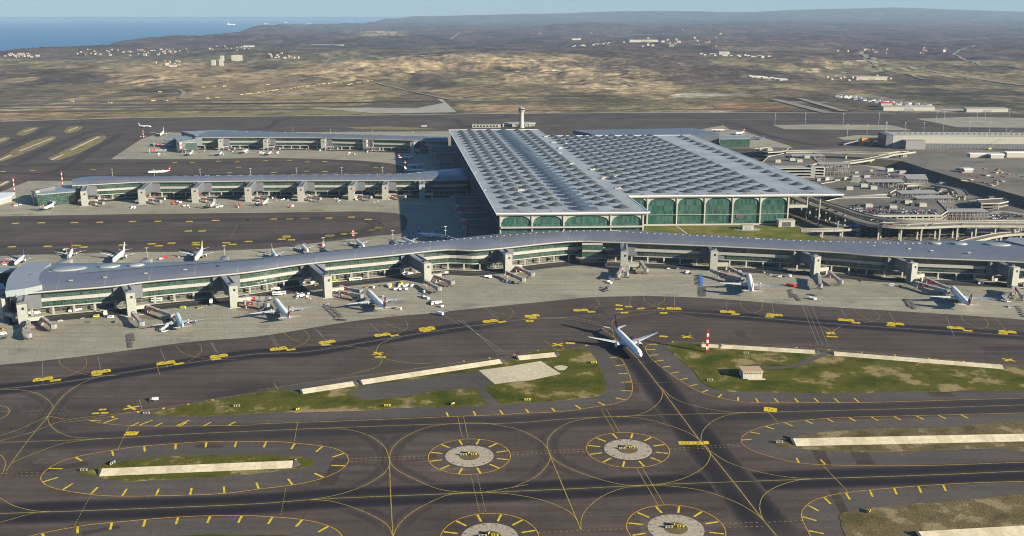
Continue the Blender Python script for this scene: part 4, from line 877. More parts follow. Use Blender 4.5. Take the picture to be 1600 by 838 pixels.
be = [W(45, 412.7, 26)]+QL('f', [(300, 285), (600, 284), (930, 280), (1160, 275), (1590, 255)], 26)+QL('g', [(480, 245), (900, 205), (1250, 165), (1596, 140)], 26)+QL('h', [(500, 125), (800, 95), (1100, 78), (1596, 75)], 26)+QL('i', [(440, 85), (840, 110), (1300, 135)], 26)+QL('j', [(0, 135), (400, 148), (900, 148)], 26)+[W(1600, 376, 26), W(1780, 378, 26)]
fe = [(p) for p in fe]; be = [p for p in be]
PF = pier('front_pier', 'long curved front pier with blue-grey metal roof sweeping across the whole photo', fe, be, 24, 26, 120, recess=[(0.045, .30, .42, .88)], vents=[.30+.0128*k for k in range(42)], inset=8.0)
pr_, prf, FF, FBk, FRP, off = PF
# pale rounded cap at the left end, oval roof lights
outer = smooth([W(9, 462, 25), W(13, 440, 26.5), W(26, 423, 27), W(46, 411.5, 27)], 3); inner = smooth([W(80, 412.5, 28), W(66, 424, 28.5), W(60, 437, 28.5), W(66, 449, 27)], 3)
part('roof_cap', MB().prism(outer+inner+[W(40, 458, 25)], 23.2, 29.2, 0), 'pier_cap', prf)
ring_ = outer; ec = MB(); wallstrip(ec, [p+Vector((3, 1, 0)) for p in outer[::-1]], 0, 24.5); part('end_wall', ec, 'grey_panel', pr_)
part('roof_cap', MB().prism([W(1576, 374, 28), W(1640, 376, 28), W(1720, 420, 26), W(1620, 391, 28), W(1571, 379, 28)], 24, 30.2), 'pier_cap', prf)
def oval(c, a, b_, rz, h=1.3):
    mb = MB(); P0 = [Vector((a*math.cos(t_), b_*math.sin(t_), 0)) for t_ in [2*math.pi*k/20 for k in range(20)]]
    mb.loft([P0, [p*.92+Vector((0, 0, h)) for p in P0], [p*.6+Vector((0, 0, h*1.5)) for p in P0]], cap0=False)
    part('roof_light', mb, ['pier_cap'], prf, sm=40, loc=c, rz=rz)
for v_, x, y, a, b_ in (('f', 430, 322, 17, 9), ('f', 682, 306, 10.5, 6.5), ('f', 850, 299, 8, 5), ('j', 1040, 162, 7, 4.5), ('j', 1190, 165, 9, 5.5), ('j', 1430, 170, 14, 7)): oval(Q(v_, x, y, 29.2), a, b_, .3 if v_ == 'f' else -.15)
for v_, x, y in (('f', 440, 390), ('f', 655, 370), ('f', 908, 345), ('f', 1155, 322), ('f', 1355, 302), ('f', 315, 335), ('f', 185, 357), ('f', 160, 413), ('g', 158, 302), ('j', 880, 192), ('j', 1020, 205), ('j', 1255, 218), ('j', 660, 175), ('j', 735, 160), ('j', 940, 158)):
    p = Q(v_, x, y, 29.0); part('roof_vent', MB().box(-1.6, 1.6, -.8, .8, 0, .9), 'cream', prf, loc=(p.x, p.y, 28.3))

# service road along the front pier
sr = MB(); P_ = off(FF, -15); sr.ribbon(P_, 21, 0.075); struct('service_road', sr, 'service_asphalt')
wl_ = MB(); wl_.ribbon(off(FF, -11), .35, 0.09); wl_.ribbon(off(FF, -24.8), .3, 0.09); struct('road_marking', wl_, 'white_line')

mfe = QL('a', [(450, 520), (640, 510), (870, 498), (1230, 495), (1596, 490)], 24)+QL('b', [(600, 488), (1130, 485), (1345, 481)], 24); mbe = QL('a', [(455, 478), (560, 462), (870, 465), (1596, 455)], 26)+QL('b', [(600, 450), (900, 445), (1150, 420), (1310, 405)], 26)
PM = pier('middle_pier', 'straight middle pier with pale metal roof running left from the terminal side', mfe, mbe, 24, 26, 60, vents=[.25+.0265*k for k in range(24)])
ffe = QL('a', [(1215, 221), (1596, 219)], 24)+QL('b', [(400, 222), (800, 232), (1200, 243)], 24); fbe = QL('a', [(1370, 172), (1596, 180)], 26)+QL('b', [(450, 196), (1190, 216)], 26)
PR = pier('far_pier', 'farthest of the three piers left of the terminal, slim pale roof', ffe, fbe, 24, 26, 30, vents=[.1+.055*k for k in range(16)], detail=False)
for (P__, o_) in ((PM, -14), (PR, -13)):
    struct('service_road', MB().ribbon(off(P__[2], o_), 17, 0.075), 'service_asphalt')
# extra blocks at the pier ends
def block(name, label, P, z0, z1, mats=('grey_panel', 'pier_cap'), cat='building', glass=None):
    r = root(name, label, cat, (P[0].x, P[0].y, 0)); Lp = [p-Vector((P[0].x, P[0].y, 0)) for p in P]
    ar = sum(Lp[i].x*Lp[(i+1) % len(Lp)].y-Lp[(i+1) % len(Lp)].x*Lp[i].y for i in range(len(Lp)))
    if ar < 0: Lp = Lp[::-1]
    w_ = MB(); Lq = Lp+[Lp[0]]; wallstrip(w_, [Vector((p.x, p.y, 0)) for p in Lq], z0, z1); part('wall', w_, glass or mats[0], r)
    part('roof', MB().prism([p*1.0 for p in Lp], z1, z1+1.2), mats[1], r); return r
def blk(v_, pts, name, label, z0, z1, **k): return block(name, label, [Vector((*Q(v_, x, y, z1).xy, 0)) for x, y in pts], z0, z1, **k)
blk('a', [(190, 560), (265, 532), (455, 520), (470, 545), (470, 560), (230, 580)], 'pier_annex', 'lower green-glazed annex at the left tip of the middle pier', 0, 17, glass='green_glass')
blk('a', [(1085, 225), (1195, 218), (1225, 250), (1120, 258)], 'pier_annex', 'green-glazed low annex at the left tip of the far pier', 0, 18, glass='green_glass')
blk('a', [(1130, 185), (1375, 175), (1340, 207), (1215, 208)], 'pier_annex', 'dark-sided block behind the left tip of the far pier', 0, 22)
blk('a', [(1030, 222), (1180, 210), (1185, 232), (1030, 232)], 'pier_annex', 'small grey block with red sign left of the far pier', 0, 17)
blk('f', [(-60, 335), (0, 322), (120, 318), (50, 345), (-40, 350)], 'pier_annex', 'flat pale annex roof left of the front pier tip', 0, 16, glass='green_glass')
blk('f', [(-100, 415), (20, 418), (40, 450), (-100, 455)], 'pier_annex', 'small grey link block at the left edge beside the front pier', 0, 12, glass='green_glass')
blk('a', [(-80, 590), (0, 568), (95, 566), (70, 590), (10, 608), (-80, 620)], 'bus_canopy', 'long white ribbed canopy at the left edge beside the middle pier', 0, 7, mats=('light_grey', 'white_body'))
blk('d', [(330, 84), (490, 118), (495, 128), (330, 126), (-300, 122), (-420, 97)], 'rear_pier', 'grey pier roof running behind the right half of the terminal', 0, 24, mats=('grey_panel', 'pier_roof'), cat='airport pier')
blk('d', [(500, 135), (690, 132), (685, 150), (500, 152)], 'rear_annex', 'low green-glazed annex behind the terminal next to parked planes', 0, 18, glass='green_glass')

# ------------------------------------------------------------------ gate towers
def near_on(P, p):
    return min(P, key=lambda q: (q.x-p.x)**2+(q.y-p.y)**2)
def gate_tower(foot, face, label, group, H_=21.5, wd=8.0, sign=False, link_x=12.0, panel=True, mast=False):
    foot = Vector((foot.x, foot.y, 0)); face = Vector((face.x, face.y, 0)); L_ = (face-foot).length; d = (face-foot).normalized(); rz = math.atan2(-d.x, d.y)
    r = root('gate_tower', label, 'gate tower', foot, rz, group)
    h = wd/2
    t_ = MB().box(-h, h, 0, 6.5, 0, H_); part('tower', t_, 'tower_grey', r)
    part('tower_window', MB().box(-h*.1, h*.42, -.08, .3, H_-5.2, H_-3.0), 'dark', r)
    part('stair_glass', MB().box(-h-.08, -h+.2, 1, 5.6, 2.5, H_-5), 'grey_glass', r)
    b_ = MB().prism([Vector((-h+.6, 6.5, 0)), Vector((h-.6, 6.5, 0)), Vector((h-.6, L_+1, 0)), Vector((-h+.6, L_+1, 0))], [9.5, 9.5, 9.5, 9.5], [H_-.8, H_-.8, H_+.6, H_+.6])
    part('bridge', b_, 'grey_panel', r)
    rf_ = MB().loft([[Vector((x, y, z+(H_-.7 if y < 8 else H_+.7))) for x, z in ((-h, 0), (-h, .5), (-1.6, 1.0), (1.6, 1.0), (h, .5), (h, 0))] for y in (4.0, L_+.5)])
    part('roof', rf_, 'pier_cap', r); part('roof_rail', MB().box(h*.45, h*.6, 6, L_, H_+.9, H_+1.9).box(-1.5, 1.5, 5, 9, H_+.5, H_+1.6), 'dark_grey', r)
    part('side_window', MB().box(-h+.45, -h+.7, 9, L_-2, 13, 15.6).box(h-.7, h-.45, 9, L_-2, 13, 15.6), 'grey_glass', r)
    if panel: part('wall_panel', MB().box(-11, 15, L_-2.6, L_+2.0, 7.7, 24.2 if H_ < 22 else H_+2), 'grey_panel', r)
    if link_x: part('link', MB().box(h, h+link_x, 1, 5.2, 4.8, 8.4).box(h+link_x-2.6, h+link_x-.6, 2, 4, 0, 4.8), 'cream', r)
    part('bollard_row', MB().box(-h-2.5, h+6, -2.2, -1.6, 0, .5), 'cream', r)
    if sign: part('sign', MB().box(h-.55, h-.3, 9, 17, 14.5, 18), 'signal_red', r) if sign == 1 else part('sign', MB().box(h+.02, h+.12, 2, 6, H_-9, H_-6), 'signal_red', r)
    if mast:
        mm = MB().tube((0, 3, H_+.8), (0, 3, H_+12), .28, .18, 6).box(-1.8, 1.8, 2.8, 3.2, H_+11.5, H_+12.2).box(-1.4, 1.4, 2.8, 3.2, H_+7, H_+7.5)
        part('light_mast', mm, 'cream', r)
    return r
ORD = ['first', 'second', 'third', 'fourth', 'fifth', 'sixth', 'seventh', 'eighth', 'ninth', 'tenth', 'eleventh', 'twelfth', 'thirteenth', 'fourteenth']
FT = [(2, 501), (38, 512), (207, 493), (367, 481), (514, 465), (669, 443), (795, 428), (975, 424), (1115, 423), (1276, 432), (1427, 443), (1585, 450)]
TOW = []
for i, (x, y) in enumerate(FT):
    f = Vector((*W(x, y).xy, 0)); fc = near_on(FF, f)
    if i >= 7: fc = max(FF, key=lambda q: (Vector((q.x-f.x, q.y-f.y, 0)).normalized()).dot(Vector({7: (.10, .995, 0), 8: (0, 1, 0)}.get(i, (-.36, .933, 0)))))
    TOW.append(gate_tower(f, fc, f'{ORD[i]} gate tower from the left along the front side of the curved front pier', 'gate towers on the apron side of the front pier'))
for i, (x, y) in enumerate([(55, 320.6), (133, 322), (222, 319.3), (305, 317), (388, 315.6), (470, 315), (549, 313), (602, 312), (660, 311)]):
    f = Vector((*W(x, y).xy, 0)); fc = near_on(PM[2], f)
    if i == 0: fc = f+Vector((16, 28, 0))
    gate_tower(f, fc, f'{ORD[i]} gate tower from the left along the front of the middle pier', 'gate towers on the front of the middle pier', sign=2, panel=i > 0, wd=9)
for i, (x, y) in enumerate([(279, 239), (345, 235), (415, 235), (505, 235), (570, 236), (644, 240)]):
    f = Vector((*W(x, y).xy, 0)); fc = near_on(PR[2], f)
    if i == 0: fc = f+Vector((30, 52, 0))
    gate_tower(f, fc, f'{ORD[i]} gate tower from the left along the front of the far pier', 'gate towers on the front of the far pier', sign=2, panel=i > 0, wd=9, H_=22.5)
def back_towers(base_px, Bp, z, lb, grp, L_=36, mast=True):
    for i, (v_, x, y) in enumerate(base_px):
        p = Q(v_, x, y, z); b_ = near_on(Bp, Vector((p.x, p.y, 0))); k = Bp.index(b_); n = normals(Bp)[k]
        gate_tower(b_+n*L_, b_, f'{ORD[i]} {lb}', grp, panel=False, mast=mast, link_x=8)
back_towers([('f', 345, 285), ('f', 860, 275), ('f', 1380, 262), ('g', 870, 205), ('g', 1290, 160), ('h', 460, 128)], FBk, 26, 'gate tower from the left behind the front pier, its roof showing above', 'gate towers behind the front pier', 40)
back_towers([('a', 640, 466), ('a', 930, 466), ('a', 1230, 463), ('a', 1535, 458), ('b', 238, 456), ('b', 535, 452), ('b', 795, 448)], PM[3], 26, 'gate tower from the left behind the middle pier, seen over its roof', 'gate towers behind the middle pier', 30)
back_towers([('b', 185, 190), ('b', 440, 196), ('b', 700, 202), ('b', 955, 210)], PR[3], 26, 'gate tower from the left behind the far pier, seen over its roof', 'gate towers behind the far pier', 26)
for i, (x, y) in enumerate([(679.5, 242.7), (685, 257), (709, 312), (715.5, 326), (721, 337), (727, 348), (673, 233)]):
    p = W(x, y, 17); vv = (p.y-TA.y)/TV.y; wl0 = T(4, vv); f = Vector((p.x-4, p.y+2, 0)); d = (wl0-f).normalized()
    r = gate_tower(f, wl0, ('rear ' if i in (0, 1, 6) else 'near ')+['red-signed gate bridge, second of the far three', 'red-signed gate bridge, nearest of the far three', 'red-signed gate bridge, farthest of the close four', 'red-signed gate bridge, second of the close four', 'red-signed gate bridge, third of the close four', 'red-signed gate bridge, closest to the front pier', 'red-signed gate bridge, the very farthest'][i]+' on the shaded terminal side', 'gate bridges on the shaded side of the terminal', panel=False, link_x=0, wd=9)
    sg = MB(); n = 18; O_ = [Vector((5.6, 5+3.6*math.cos(a), 17+2.1*math.sin(a))) for a in [2*math.pi*k/n for k in range(n)]]; I_ = [Vector((5.6, 5+2.1*math.cos(a), 17+.9*math.sin(a))) for a in [2*math.pi*k/n for k in range(n)]]
    for k in range(n): j = (k+1) % n; sg.face([O_[k], O_[j], I_[j], I_[k]])
    sg2 = MB()
    for P9 in (O_, I_): pass
    for k in range(n): j = (k+1) % n; sg.face([O_[j]-Vector((1, 0, 0)), O_[k]-Vector((1, 0, 0)), O_[k], O_[j]])
    part('oval_sign', sg, 'pink_light', r)
# ------------------------------------------------------------------ airliners
SPEC = {'long': dict(L=73, S=62, r=3.1, er=1.95, zc=5.6), 'wide': dict(L=60, S=58, r=2.8, er=1.6, zc=5.2), 'mid': dict(L=50, S=47, r=2.6, er=1.5, zc=5.0), 'narrow': dict(L=38, S=35, r=2.0, er=1.1, zc=3.9)}
def plane_maker(kind, tail='white_body', body='white_body', emblem=False):
    q = SPEC[kind]; L_, S_, r, er, zc = q['L'], q['S'], q['r'], q['er'], q['zc']
    def mk_():
        rt = root('airliner', 'x', 'airliner')
        rings = []; n = 16
        for f, k, dz in ((0, .03, -.28), (.006, .2, -.26), (.018, .42, -.2), (.04, .68, -.1), (.07, .87, -.03), (.11, .98, 0), (.15, 1, 0), (.40, 1, 0), (.66, 1, 0), (.74, .93, .06), (.82, .75, .2), (.90, .48, .4), (.96, .24, .58), (1, .07, .68)):
            y = L_/2-L_*f; rings.append([Vector((math.sin(a)*r*k, y, zc+dz*r+math.cos(a)*r*k)) for a in [-2*math.pi*j/n for j in range(n)]])
        part('fuselage', MB().loft(rings), body, rt, sm=50)
        part('belly_fairing', MB().loft([[Vector((math.sin(a)*r*.8*k, y, zc-r*.55+math.cos(a)*r*.62*k)) for a in [-2*math.pi*j/10 for j in range(10)]] for y, k in ((L_*.14, .2), (L_*.10, .95), (-L_*.08, 1), (-L_*.14, .2))]), 'wing_grey', rt, sm=50)
        def foil(x0, y0, c0, z0, x1, y1, c1, z1, th):
            def ring(x, y, c, z): return [Vector((x, y, z)), Vector((x, y-c*.15, z+c*th*.55)), Vector((x, y-c*.45, z+c*th*.5)), Vector((x, y-c, z)), Vector((x, y-c*.45, z-c*th*.3)), Vector((x, y-c*.15, z-c*th*.4))]
            return ring(x0, y0, c0, z0), ring(x1, y1, c1, z1)
        for s in (-1, 1):
            zr = zc-r*.45; h = S_/2; y0 = L_*.115; sw = .60
            A_, B_ = foil(s*r*.5, y0, L_*.165, zr, s*h*.36, y0-h*.36*sw, L_*.105, zr+h*.36*.10, .11); _, C_ = foil(0, 0, 1, 0, s*h*.97, y0-h*.97*sw, L_*.032, zr+h*.115, .10); _, D_ = foil(0, 0, 1, 0, s*h, y0-h*1.03*sw, L_*.008, zr+h*.135, .10)
            wg = part('wing', MB().loft([A_, B_, C_, D_] if s < 0 else [x[::-1] for x in (A_, B_, C_, D_)]), 'wing_grey', rt, sm=40)
            part('flap_track', MB().box(s*h*.3-.3, s*h*.3+.3, y0-h*.3*sw-L_*.13, y0-h*.3*sw-L_*.07, zr+.3, zr+1.1), 'wing_grey', wg); part('flap_track', MB().box(s*h*.55-.3, s*h*.55+.3, y0-h*.55*sw-L_*.1, y0-h*.55*sw-L_*.05, zr+1.3, zr+2.0), 'wing_grey', wg)
            ex = s*h*.31; ey = y0-h*.31*sw+er*2.1; ez = zr-er*.65+.6
            prof = ((0, .86), (-.4*er, 1), (-1.6*er, 1.0), (-2.8*er, .84), (-3.4*er, .62))
            eg = part('engine', MB().loft([[Vector((ex+math.sin(a)*er*k, ey+y, ez+math.cos(a)*er*k)) for a in [-2*math.pi*j/14 for j in range(14)]] for y, k in prof], cap0=False), body if body != 'teal_body' else 'white_body', rt, sm=50)
            part('intake', MB().tube((ex, ey-.5*er, ez), (ex, ey-.3*er, ez), er*.84, n=14).tube((ex, ey-.3*er, ez), (ex, ey+.05*er, ez), er*.3, .05, 8), 'dark', eg)
            part('pylon', MB().box(ex-.2, ex+.2, ey-3.2*er, ey-1.2*er, ez+er*.7, ez+er*1.25), 'wing_grey', eg)
            sh = S_*.165; A_, B_ = foil(s*r*.2, -L_*.385, L_*.085, zc+r*.42, s*sh, -L_*.385-sh*.62, L_*.03, zc+r*.42+sh*.1, .09)
            part('stabilizer', MB().loft([A_, B_] if s < 0 else [A_[::-1], B_[::-1]]), 'wing_grey', rt, sm=40)
            part('window_row', MB().box(s*r*.985-.05, s*r*.985+.05, -L_*.27, L_*.385, zc+r*.17, zc+r*.17+.32), 'dark', rt)
            part('main_gear', MB().box(s*r*.95-.5, s*r*.95+.5, -L_*.035-1.6, -L_*.035+1.6, 0, 1.2, 0).tube((s*r*.95, -L_*.035, .9), (s*r*.95, -L_*.03, zr), .25, n=6, m=1), ['tyre', 'steel'], rt)
        fh = S_*.145+1.2; zt = zc+r*.8; y0 = -L_*.345
        def fr(y, c, z, th): return [Vector((0, y, z)), Vector((th, y-c*.3, z)), Vector((th*.7, y-c*.7, z)), Vector((0, y-c, z)), Vector((-th*.7, y-c*.7, z)), Vector((-th, y-c*.3, z))]
        part('tail_fin', MB().loft([fr(y0, L_*.13, zt-.3, .42), fr(y0-fh*.82, L_*.055, zt+fh, .2)][::1]), tail, rt, sm=40)
        if emblem:
            em = MB()
            for s in (-1, 1): em.tube((s*.40, y0-fh*.62-L_*.045, zt+fh*.6), (s*.30, y0-fh*.62-L_*.045, zt+fh*.6), L_*.021, n=12)
            part('tail_emblem', em, 'white_body', rt)
        part('nose_gear', MB().box(-.35, .35, L_*.4-.5, L_*.4+.5, 0, .9).tube((0, L_*.4, .7), (0, L_*.4, zc-r*.8), .18, n=6, m=1), ['tyre', 'steel'], rt)
        part('cockpit_window', MB().prism([Vector((-r*.50, L_*.466, 0)), Vector((-.1, L_*.4745, 0)), Vector((.1, L_*.4745, 0)), Vector((r*.50, L_*.466, 0)), Vector((r*.58, L_*.456, 0)), Vector((-r*.58, L_*.456, 0))], zc+r*.12, zc+r*.44), 'dark', rt)
        return rt
    return mk_
def plane(key, kind, nose, tail_px, label, group=None, tail='white_body', body='white_body', emblem=False):
    zc = SPEC[kind]['zc']; a = W(*nose, zc); b = W(*tail_px, zc+SPEC[kind]['r']*.6); d = (a-b); d.z = 0; c = (a+b)/2
    return place(('plane', key), plane_maker(kind, tail, body, emblem), (c.x, c.y, 0.06), math.atan2(-d.x, d.y), label, group)
GP = 'airliners'
plane('lr', 'long', (999, 553), (962, 512), 'large white airliner with red tail taxiing towards the camera, long shadow on its left', None, 'red_tail', emblem=True)
plane('mt', 'mid', (275, 489), (286, 513), 'pale teal airliner parked nose-in on the left part of the front apron', None, 'teal_body', 'teal_body')
plane('lr', 'long', (427, 465), (455, 500), 'white red-tailed airliner parked at the fourth gate tower of the front pier', emblem=True)
plane('lr', 'long', (570, 451), (607, 486), 'white red-tailed airliner parked nose-in beside a cluster of baggage carts')
plane('lw', 'long', (1169, 428), (1176, 457), 'all-white airliner parked nose-in right of the centre, row of blue carts to its left', None, 'white_body')
plane('lr', 'long', (1486, 449), (1516, 477), 'white red-tailed airliner parked at the far right of the front apron')
B9 = 'airliners parked behind the front pier'
plane('nb', 'narrow', (20, 415), (41, 396), 'small white airliner with blue tail behind the left tip of the front pier', None, 'blue_tail')
plane('nr', 'narrow', (107, 404), (114, 386), 'airliner with tall red tail half hidden by the front pier roof', None, 'red_tail', emblem=True)
plane('wm', 'mid', (176, 408), (196, 389), 'left one of two big white airliners behind the front pier', None, 'white_body')
plane('wm', 'mid', (305, 406), (317, 387), 'right one of two big white airliners behind the front pier')
plane('nw', 'narrow', (433, 404), (424, 389), 'small white airliner nearly hidden behind the front pier, only tail and wing showing', None, 'white_body')
plane('nb', 'narrow', (483, 395), (469, 379), 'small airliner with dark tail parked behind the front pier left of a gate tower')
plane('nr', 'narrow', (573, 388), (551, 371), 'white airliner with red tail and long shadow behind the front pier')
plane('nr', 'narrow', (650, 382), (626, 370), 'white airliner with red tail just behind the front pier near the shaded apron')
plane('nb', 'narrow', (697, 369), (652, 364), 'airliner standing in the terminal shadow behind the front pier')
plane('nr', 'narrow', (84, 319), (67, 326), 'small red-tailed airliner at the left end of the middle pier apron')
plane('nr', 'narrow', (337, 314), (326, 325), 'small red-tailed airliner at the fourth gate of the middle pier')
plane('nr', 'narrow', (419, 311), (408, 321), 'small red-tailed airliner surrounded by carts at the fifth gate of the middle pier')
plane('nr', 'narrow', (233, 269), (263, 267), 'white airliner with red tail taxiing left behind the middle pier')
plane('nw', 'narrow', (240, 198), (213, 196), 'all-white airliner taxiing right far behind the far pier tip')
plane('ww', 'wide', (248, 213), (258, 203), 'white airliner parked left of the far pier tip')
plane('nr', 'narrow', (302, 236), (293, 243), 'red-tailed airliner at the first gate of the far pier')
plane('nr', 'narrow', (349, 236), (340, 243), 'red-tailed airliner at the second gate of the far pier')
plane('nr', 'narrow', (387, 233), (379, 239), 'red-tailed airliner between second and third gates of the far pier')
plane('nr', 'narrow', (426, 235), (416, 243), 'red-tailed airliner at the third gate of the far pier, carts around it')
plane('nr', 'narrow', (650, 244), (620, 247), 'red-tailed airliner in the terminal shadow, farthest of three in a row')
plane('nr', 'narrow', (663, 257), (633, 258), 'red-tailed airliner in the terminal shadow, middle one of three in a row')
plane('nw', 'narrow', (661, 266), (637, 266), 'white airliner in the terminal shadow right behind the middle pier')
plane('nr', 'narrow', (1108, 203), (1136, 203), 'red-tailed airliner parked sideways behind the terminal roof on the right')
plane('nr', 'narrow', (1149, 209), (1163, 206), 'red-tailed airliner parked at the tip of the rear pier')
plane('nw', 'narrow', (1176, 214), (1194, 216), 'white airliner parked beside the low green-glazed rear annex')

# ------------------------------------------------------------------ jet bridges
def jet_bridge(a, b, label, red=True, group='jet bridges', zt=7.6):
    a = Vector((a.x, a.y, 0)); b = Vector((b.x, b.y, 0)); L_ = (b-a).length; d = (b-a).normalized()
    r = root('jet_bridge', label, 'jet bridge', a, math.atan2(-d.x, d.y), group)
    part('rotunda', MB().tube((0, 0, 4.2), (0, 0, zt+.3), 2.0, n=12).tube((0, 0, 0), (0, 0, 4.2), .6, n=8), 'light_grey', r, sm=40)
    part('tunnel', MB().box(-1.5, 1.5, 1, L_*.42, 4.6, zt).box(-1.3, 1.3, L_*.42, L_*.68, 4.75, zt-.15), 'light_grey', r)
    part('tunnel', MB().box(-1.65, 1.65, L_*.62, L_*.92, 4.4, zt+.15), 'light_grey', r)
    part('cab', MB().prism([Vector((-2.2, L_*.92, 0)), Vector((2.2, L_*.92, 0)), Vector((2.4, L_+1.2, 0)), Vector((0, L_+2.4, 0)), Vector((-2.2, L_+1.4, 0))], 4.3, zt+.5), 'mid_grey', r)
    part('leg', MB().box(-.35, .35, L_*.8-.4, L_*.8+.4, .8, 4.5).box(-1.9, 1.9, L_*.8-.5, L_*.8+.5, .3, 1.1).tube((-1.9, L_*.8, .6), (-1.4, L_*.8, .6), .6, n=8).tube((1.4, L_*.8, .6), (1.9, L_*.8, .6), .6, n=8), 'dark_grey', r)
    part('stair', MB().beam((2.2, L_*.95, 4.4), (3.2, L_*.72, .2), 1.0, .35), 'light_grey', r)
    if red:
        for s in (-1, 1):
            o = part('side_panel', MB().box(s*1.56-.1, s*1.56+.1, L_*.1, L_*.40, 4.8, zt-.15), 'signal_red', r)
            part('panel_mark', MB().box(s*1.70-.02, s*1.70+.02, L_*.2, L_*.30, 5.9, 6.5), 'white_body', o)
    return r
JB = [('f', 175, 655, 182, 735, 0, 'second'), ('f', 262, 625, 335, 680, 0, 'second'), ('f', 830, 600, 885, 662, 0, 'third'), ('f', 925, 560, 1075, 612, 1, 'third'), ('g', 345, 500, 480, 505, 1, 'fourth'), ('g', 335, 530, 470, 545, 1, 'fourth'), ('g', 930, 435, 1050, 460, 1, 'fifth'), ('g', 925, 465, 1055, 490, 1, 'fifth'),
      ('h', 260, 400, 345, 445, 0, 'sixth'), ('h', 325, 370, 425, 405, 1, 'sixth'), ('h', 770, 345, 870, 388, 0, 'seventh'), ('h', 825, 310, 925, 355, 1, 'seventh'), ('i', 283, 325, 262, 362, 0, 'eighth'), ('i', 325, 310, 318, 352, 0, 'eighth'), ('i', 405, 280, 438, 328, 1, 'eighth'),
      ('i', 885, 345, 1035, 385, 1, 'ninth'), ('i', 955, 315, 1050, 362, 1, 'ninth'), ('i', 1515, 365, 1525, 425, 0, 'tenth'), ('j', 388, 345, 455, 402, 1, 'tenth'), ('j', 930, 410, 1120, 462, 1, 'eleventh'), ('j', 990, 385, 1135, 448, 1, 'eleventh'), ('j', 1530, 440, 1522, 478, 1, 'twelfth'), ('j', 1550, 440, 1590, 495, 1, 'twelfth')]
cnt = {}
for v_, x0, y0, x1, y1, rd, w_ in JB:
    k = cnt[w_] = cnt.get(w_, 0)+1
    jet_bridge(Q(v_, x0, y0, 6), Q(v_, x1, y1, 6), f'{"red-panelled" if rd else "plain grey"} jet bridge, {["", "first", "second", "third"][k]} at the {w_} gate tower of the front pier')
for nm, pts in (('middle', [(56, 321), (133, 322), (222, 319), (305, 317), (388, 315.5), (470, 315), (549, 313), (602, 312)]), ('far', [(279, 240), (345, 236), (415, 236), (505, 236), (570, 237)])):
    for i, (x, y) in enumerate(pts):
        a = W(x, y); d = Vector((.85, -.5, 0)); jet_bridge(a+Vector((9, 3, 0)), a+Vector((9, 3, 0))+d*26, f'red-panelled jet bridge at the {ORD[i]} gate tower of the {nm} pier', True)
jet_bridge(Q('a', 960, 262, 6), Q('a', 1075, 265, 6), 'upper red jet bridge left of the far pier tip'); jet_bridge(Q('a', 930, 298, 6), Q('a', 1030, 298, 6), 'lower red jet bridge left of the far pier tip')

st1, st2 = MB(), MB()
def blot(mb, c, a, b_, rz, z):
    c_, s_ = math.cos(rz), math.sin(rz); P = []
    for k in range(26):
        t_ = 2*math.pi*k/26; f = 1+random.uniform(-.22, .22); x, y = a*f*math.cos(t_), b_*f*math.sin(t_); P.append(Vector((c.x+x*c_-y*s_, c.y+x*s_+y*c_, 0)))
    mb.poly(P, z)
zz = .052
for i, (x, y) in enumerate(FT):
    c = W(x, y)+Vector((13, -3, 0)); zz += .0006; blot(st1, c, 15, 7, -.6, zz)
for k in range(70):
    c = Q(random.choice('fghij'), random.uniform(0, 1596), random.uniform(430, 700)); zz += .00006
    r0 = random.uniform(1.0, 4.0); q = near_on(FF, c)
    if 26 < (Vector((q.x, q.y, 0))-c).length < 92 and c.y < q.y: blot(st2, c, r0*random.uniform(1, 2.4), r0*.7, random.choice((-1.1, .4)), zz)
struct('apron_stain', st1, 'stained_concrete'); struct('apron_stain', st2, 'oily_concrete')
# ------------------------------------------------------------------ apron vehicles
def car_mesh(name, c, L_=4.4, Wd=1.8, h=1.45):
    mb = MB().box(-Wd/2, Wd/2, -L_/2, L_/2, .3, h*.6, 0)
    P0 = [Vector((-Wd/2+.08, -L_*.36, h*.6)), Vector((Wd/2-.08, -L_*.36, h*.6)), Vector((Wd/2-.08, L_*.24, h*.6)), Vector((-Wd/2+.08, L_*.24, h*.6))]
    P1 = [Vector((-Wd/2+.25, -L_*.26, h)), Vector((Wd/2-.25, -L_*.26, h)), Vector((Wd/2-.25, L_*.10, h)), Vector((-Wd/2+.25, L_*.10, h))]
    mb.loft([P0, P1], 1, cap1=False); mb.f.append([len(mb.v)-4+k for k in range(4)]); mb.m.append(0)
    for sx_ in (-1, 1):
        for y in (-L_*.31, L_*.31): mb.tube((sx_*Wd/2-sx_*.2, y, .32), (sx_*Wd/2+sx_*.03, y, .32), .32, n=8, m=2)
    return mb.mesh(name, [c, 'dark', 'tyre'])
def van_mesh(name, c):
    mb = MB().prism([Vector((-1, -2.8, 0)), Vector((1, -2.8, 0)), Vector((1, 1.7, 0)), Vector((-1, 1.7, 0))], .35, 2.4, 0)
    mb.loft([[Vector((-1, 1.7, .35)), Vector((1, 1.7, .35)), Vector((1, 1.7, 2.35)), Vector((-1, 1.7, 2.35))][::-1], [Vector((-1, 2.8, .35)), Vector((1, 2.8, .35)), Vector((1, 2.6, 1.25)), Vector((-1, 2.6, 1.25))][::-1]], 0)
    mb.face([(-.9, 1.76, 2.25), (.9, 1.76, 2.25), (.9, 2.64, 1.35), (-.9, 2.64, 1.35)][::-1], 1)
    for s in (-1, 1): mb.box(s*1.01-.02, s*1.01+.02, -1.8, 1.6, 1.5, 2.1, 1)
    for sx_ in (-1, 1):
        for y in (-1.8, 1.9): mb.tube((sx_*.8, y, .36), (sx_*1.03, y, .36), .36, n=8, m=2)
    return mb.mesh(name, [c, 'dark', 'tyre'])
MESH = {}
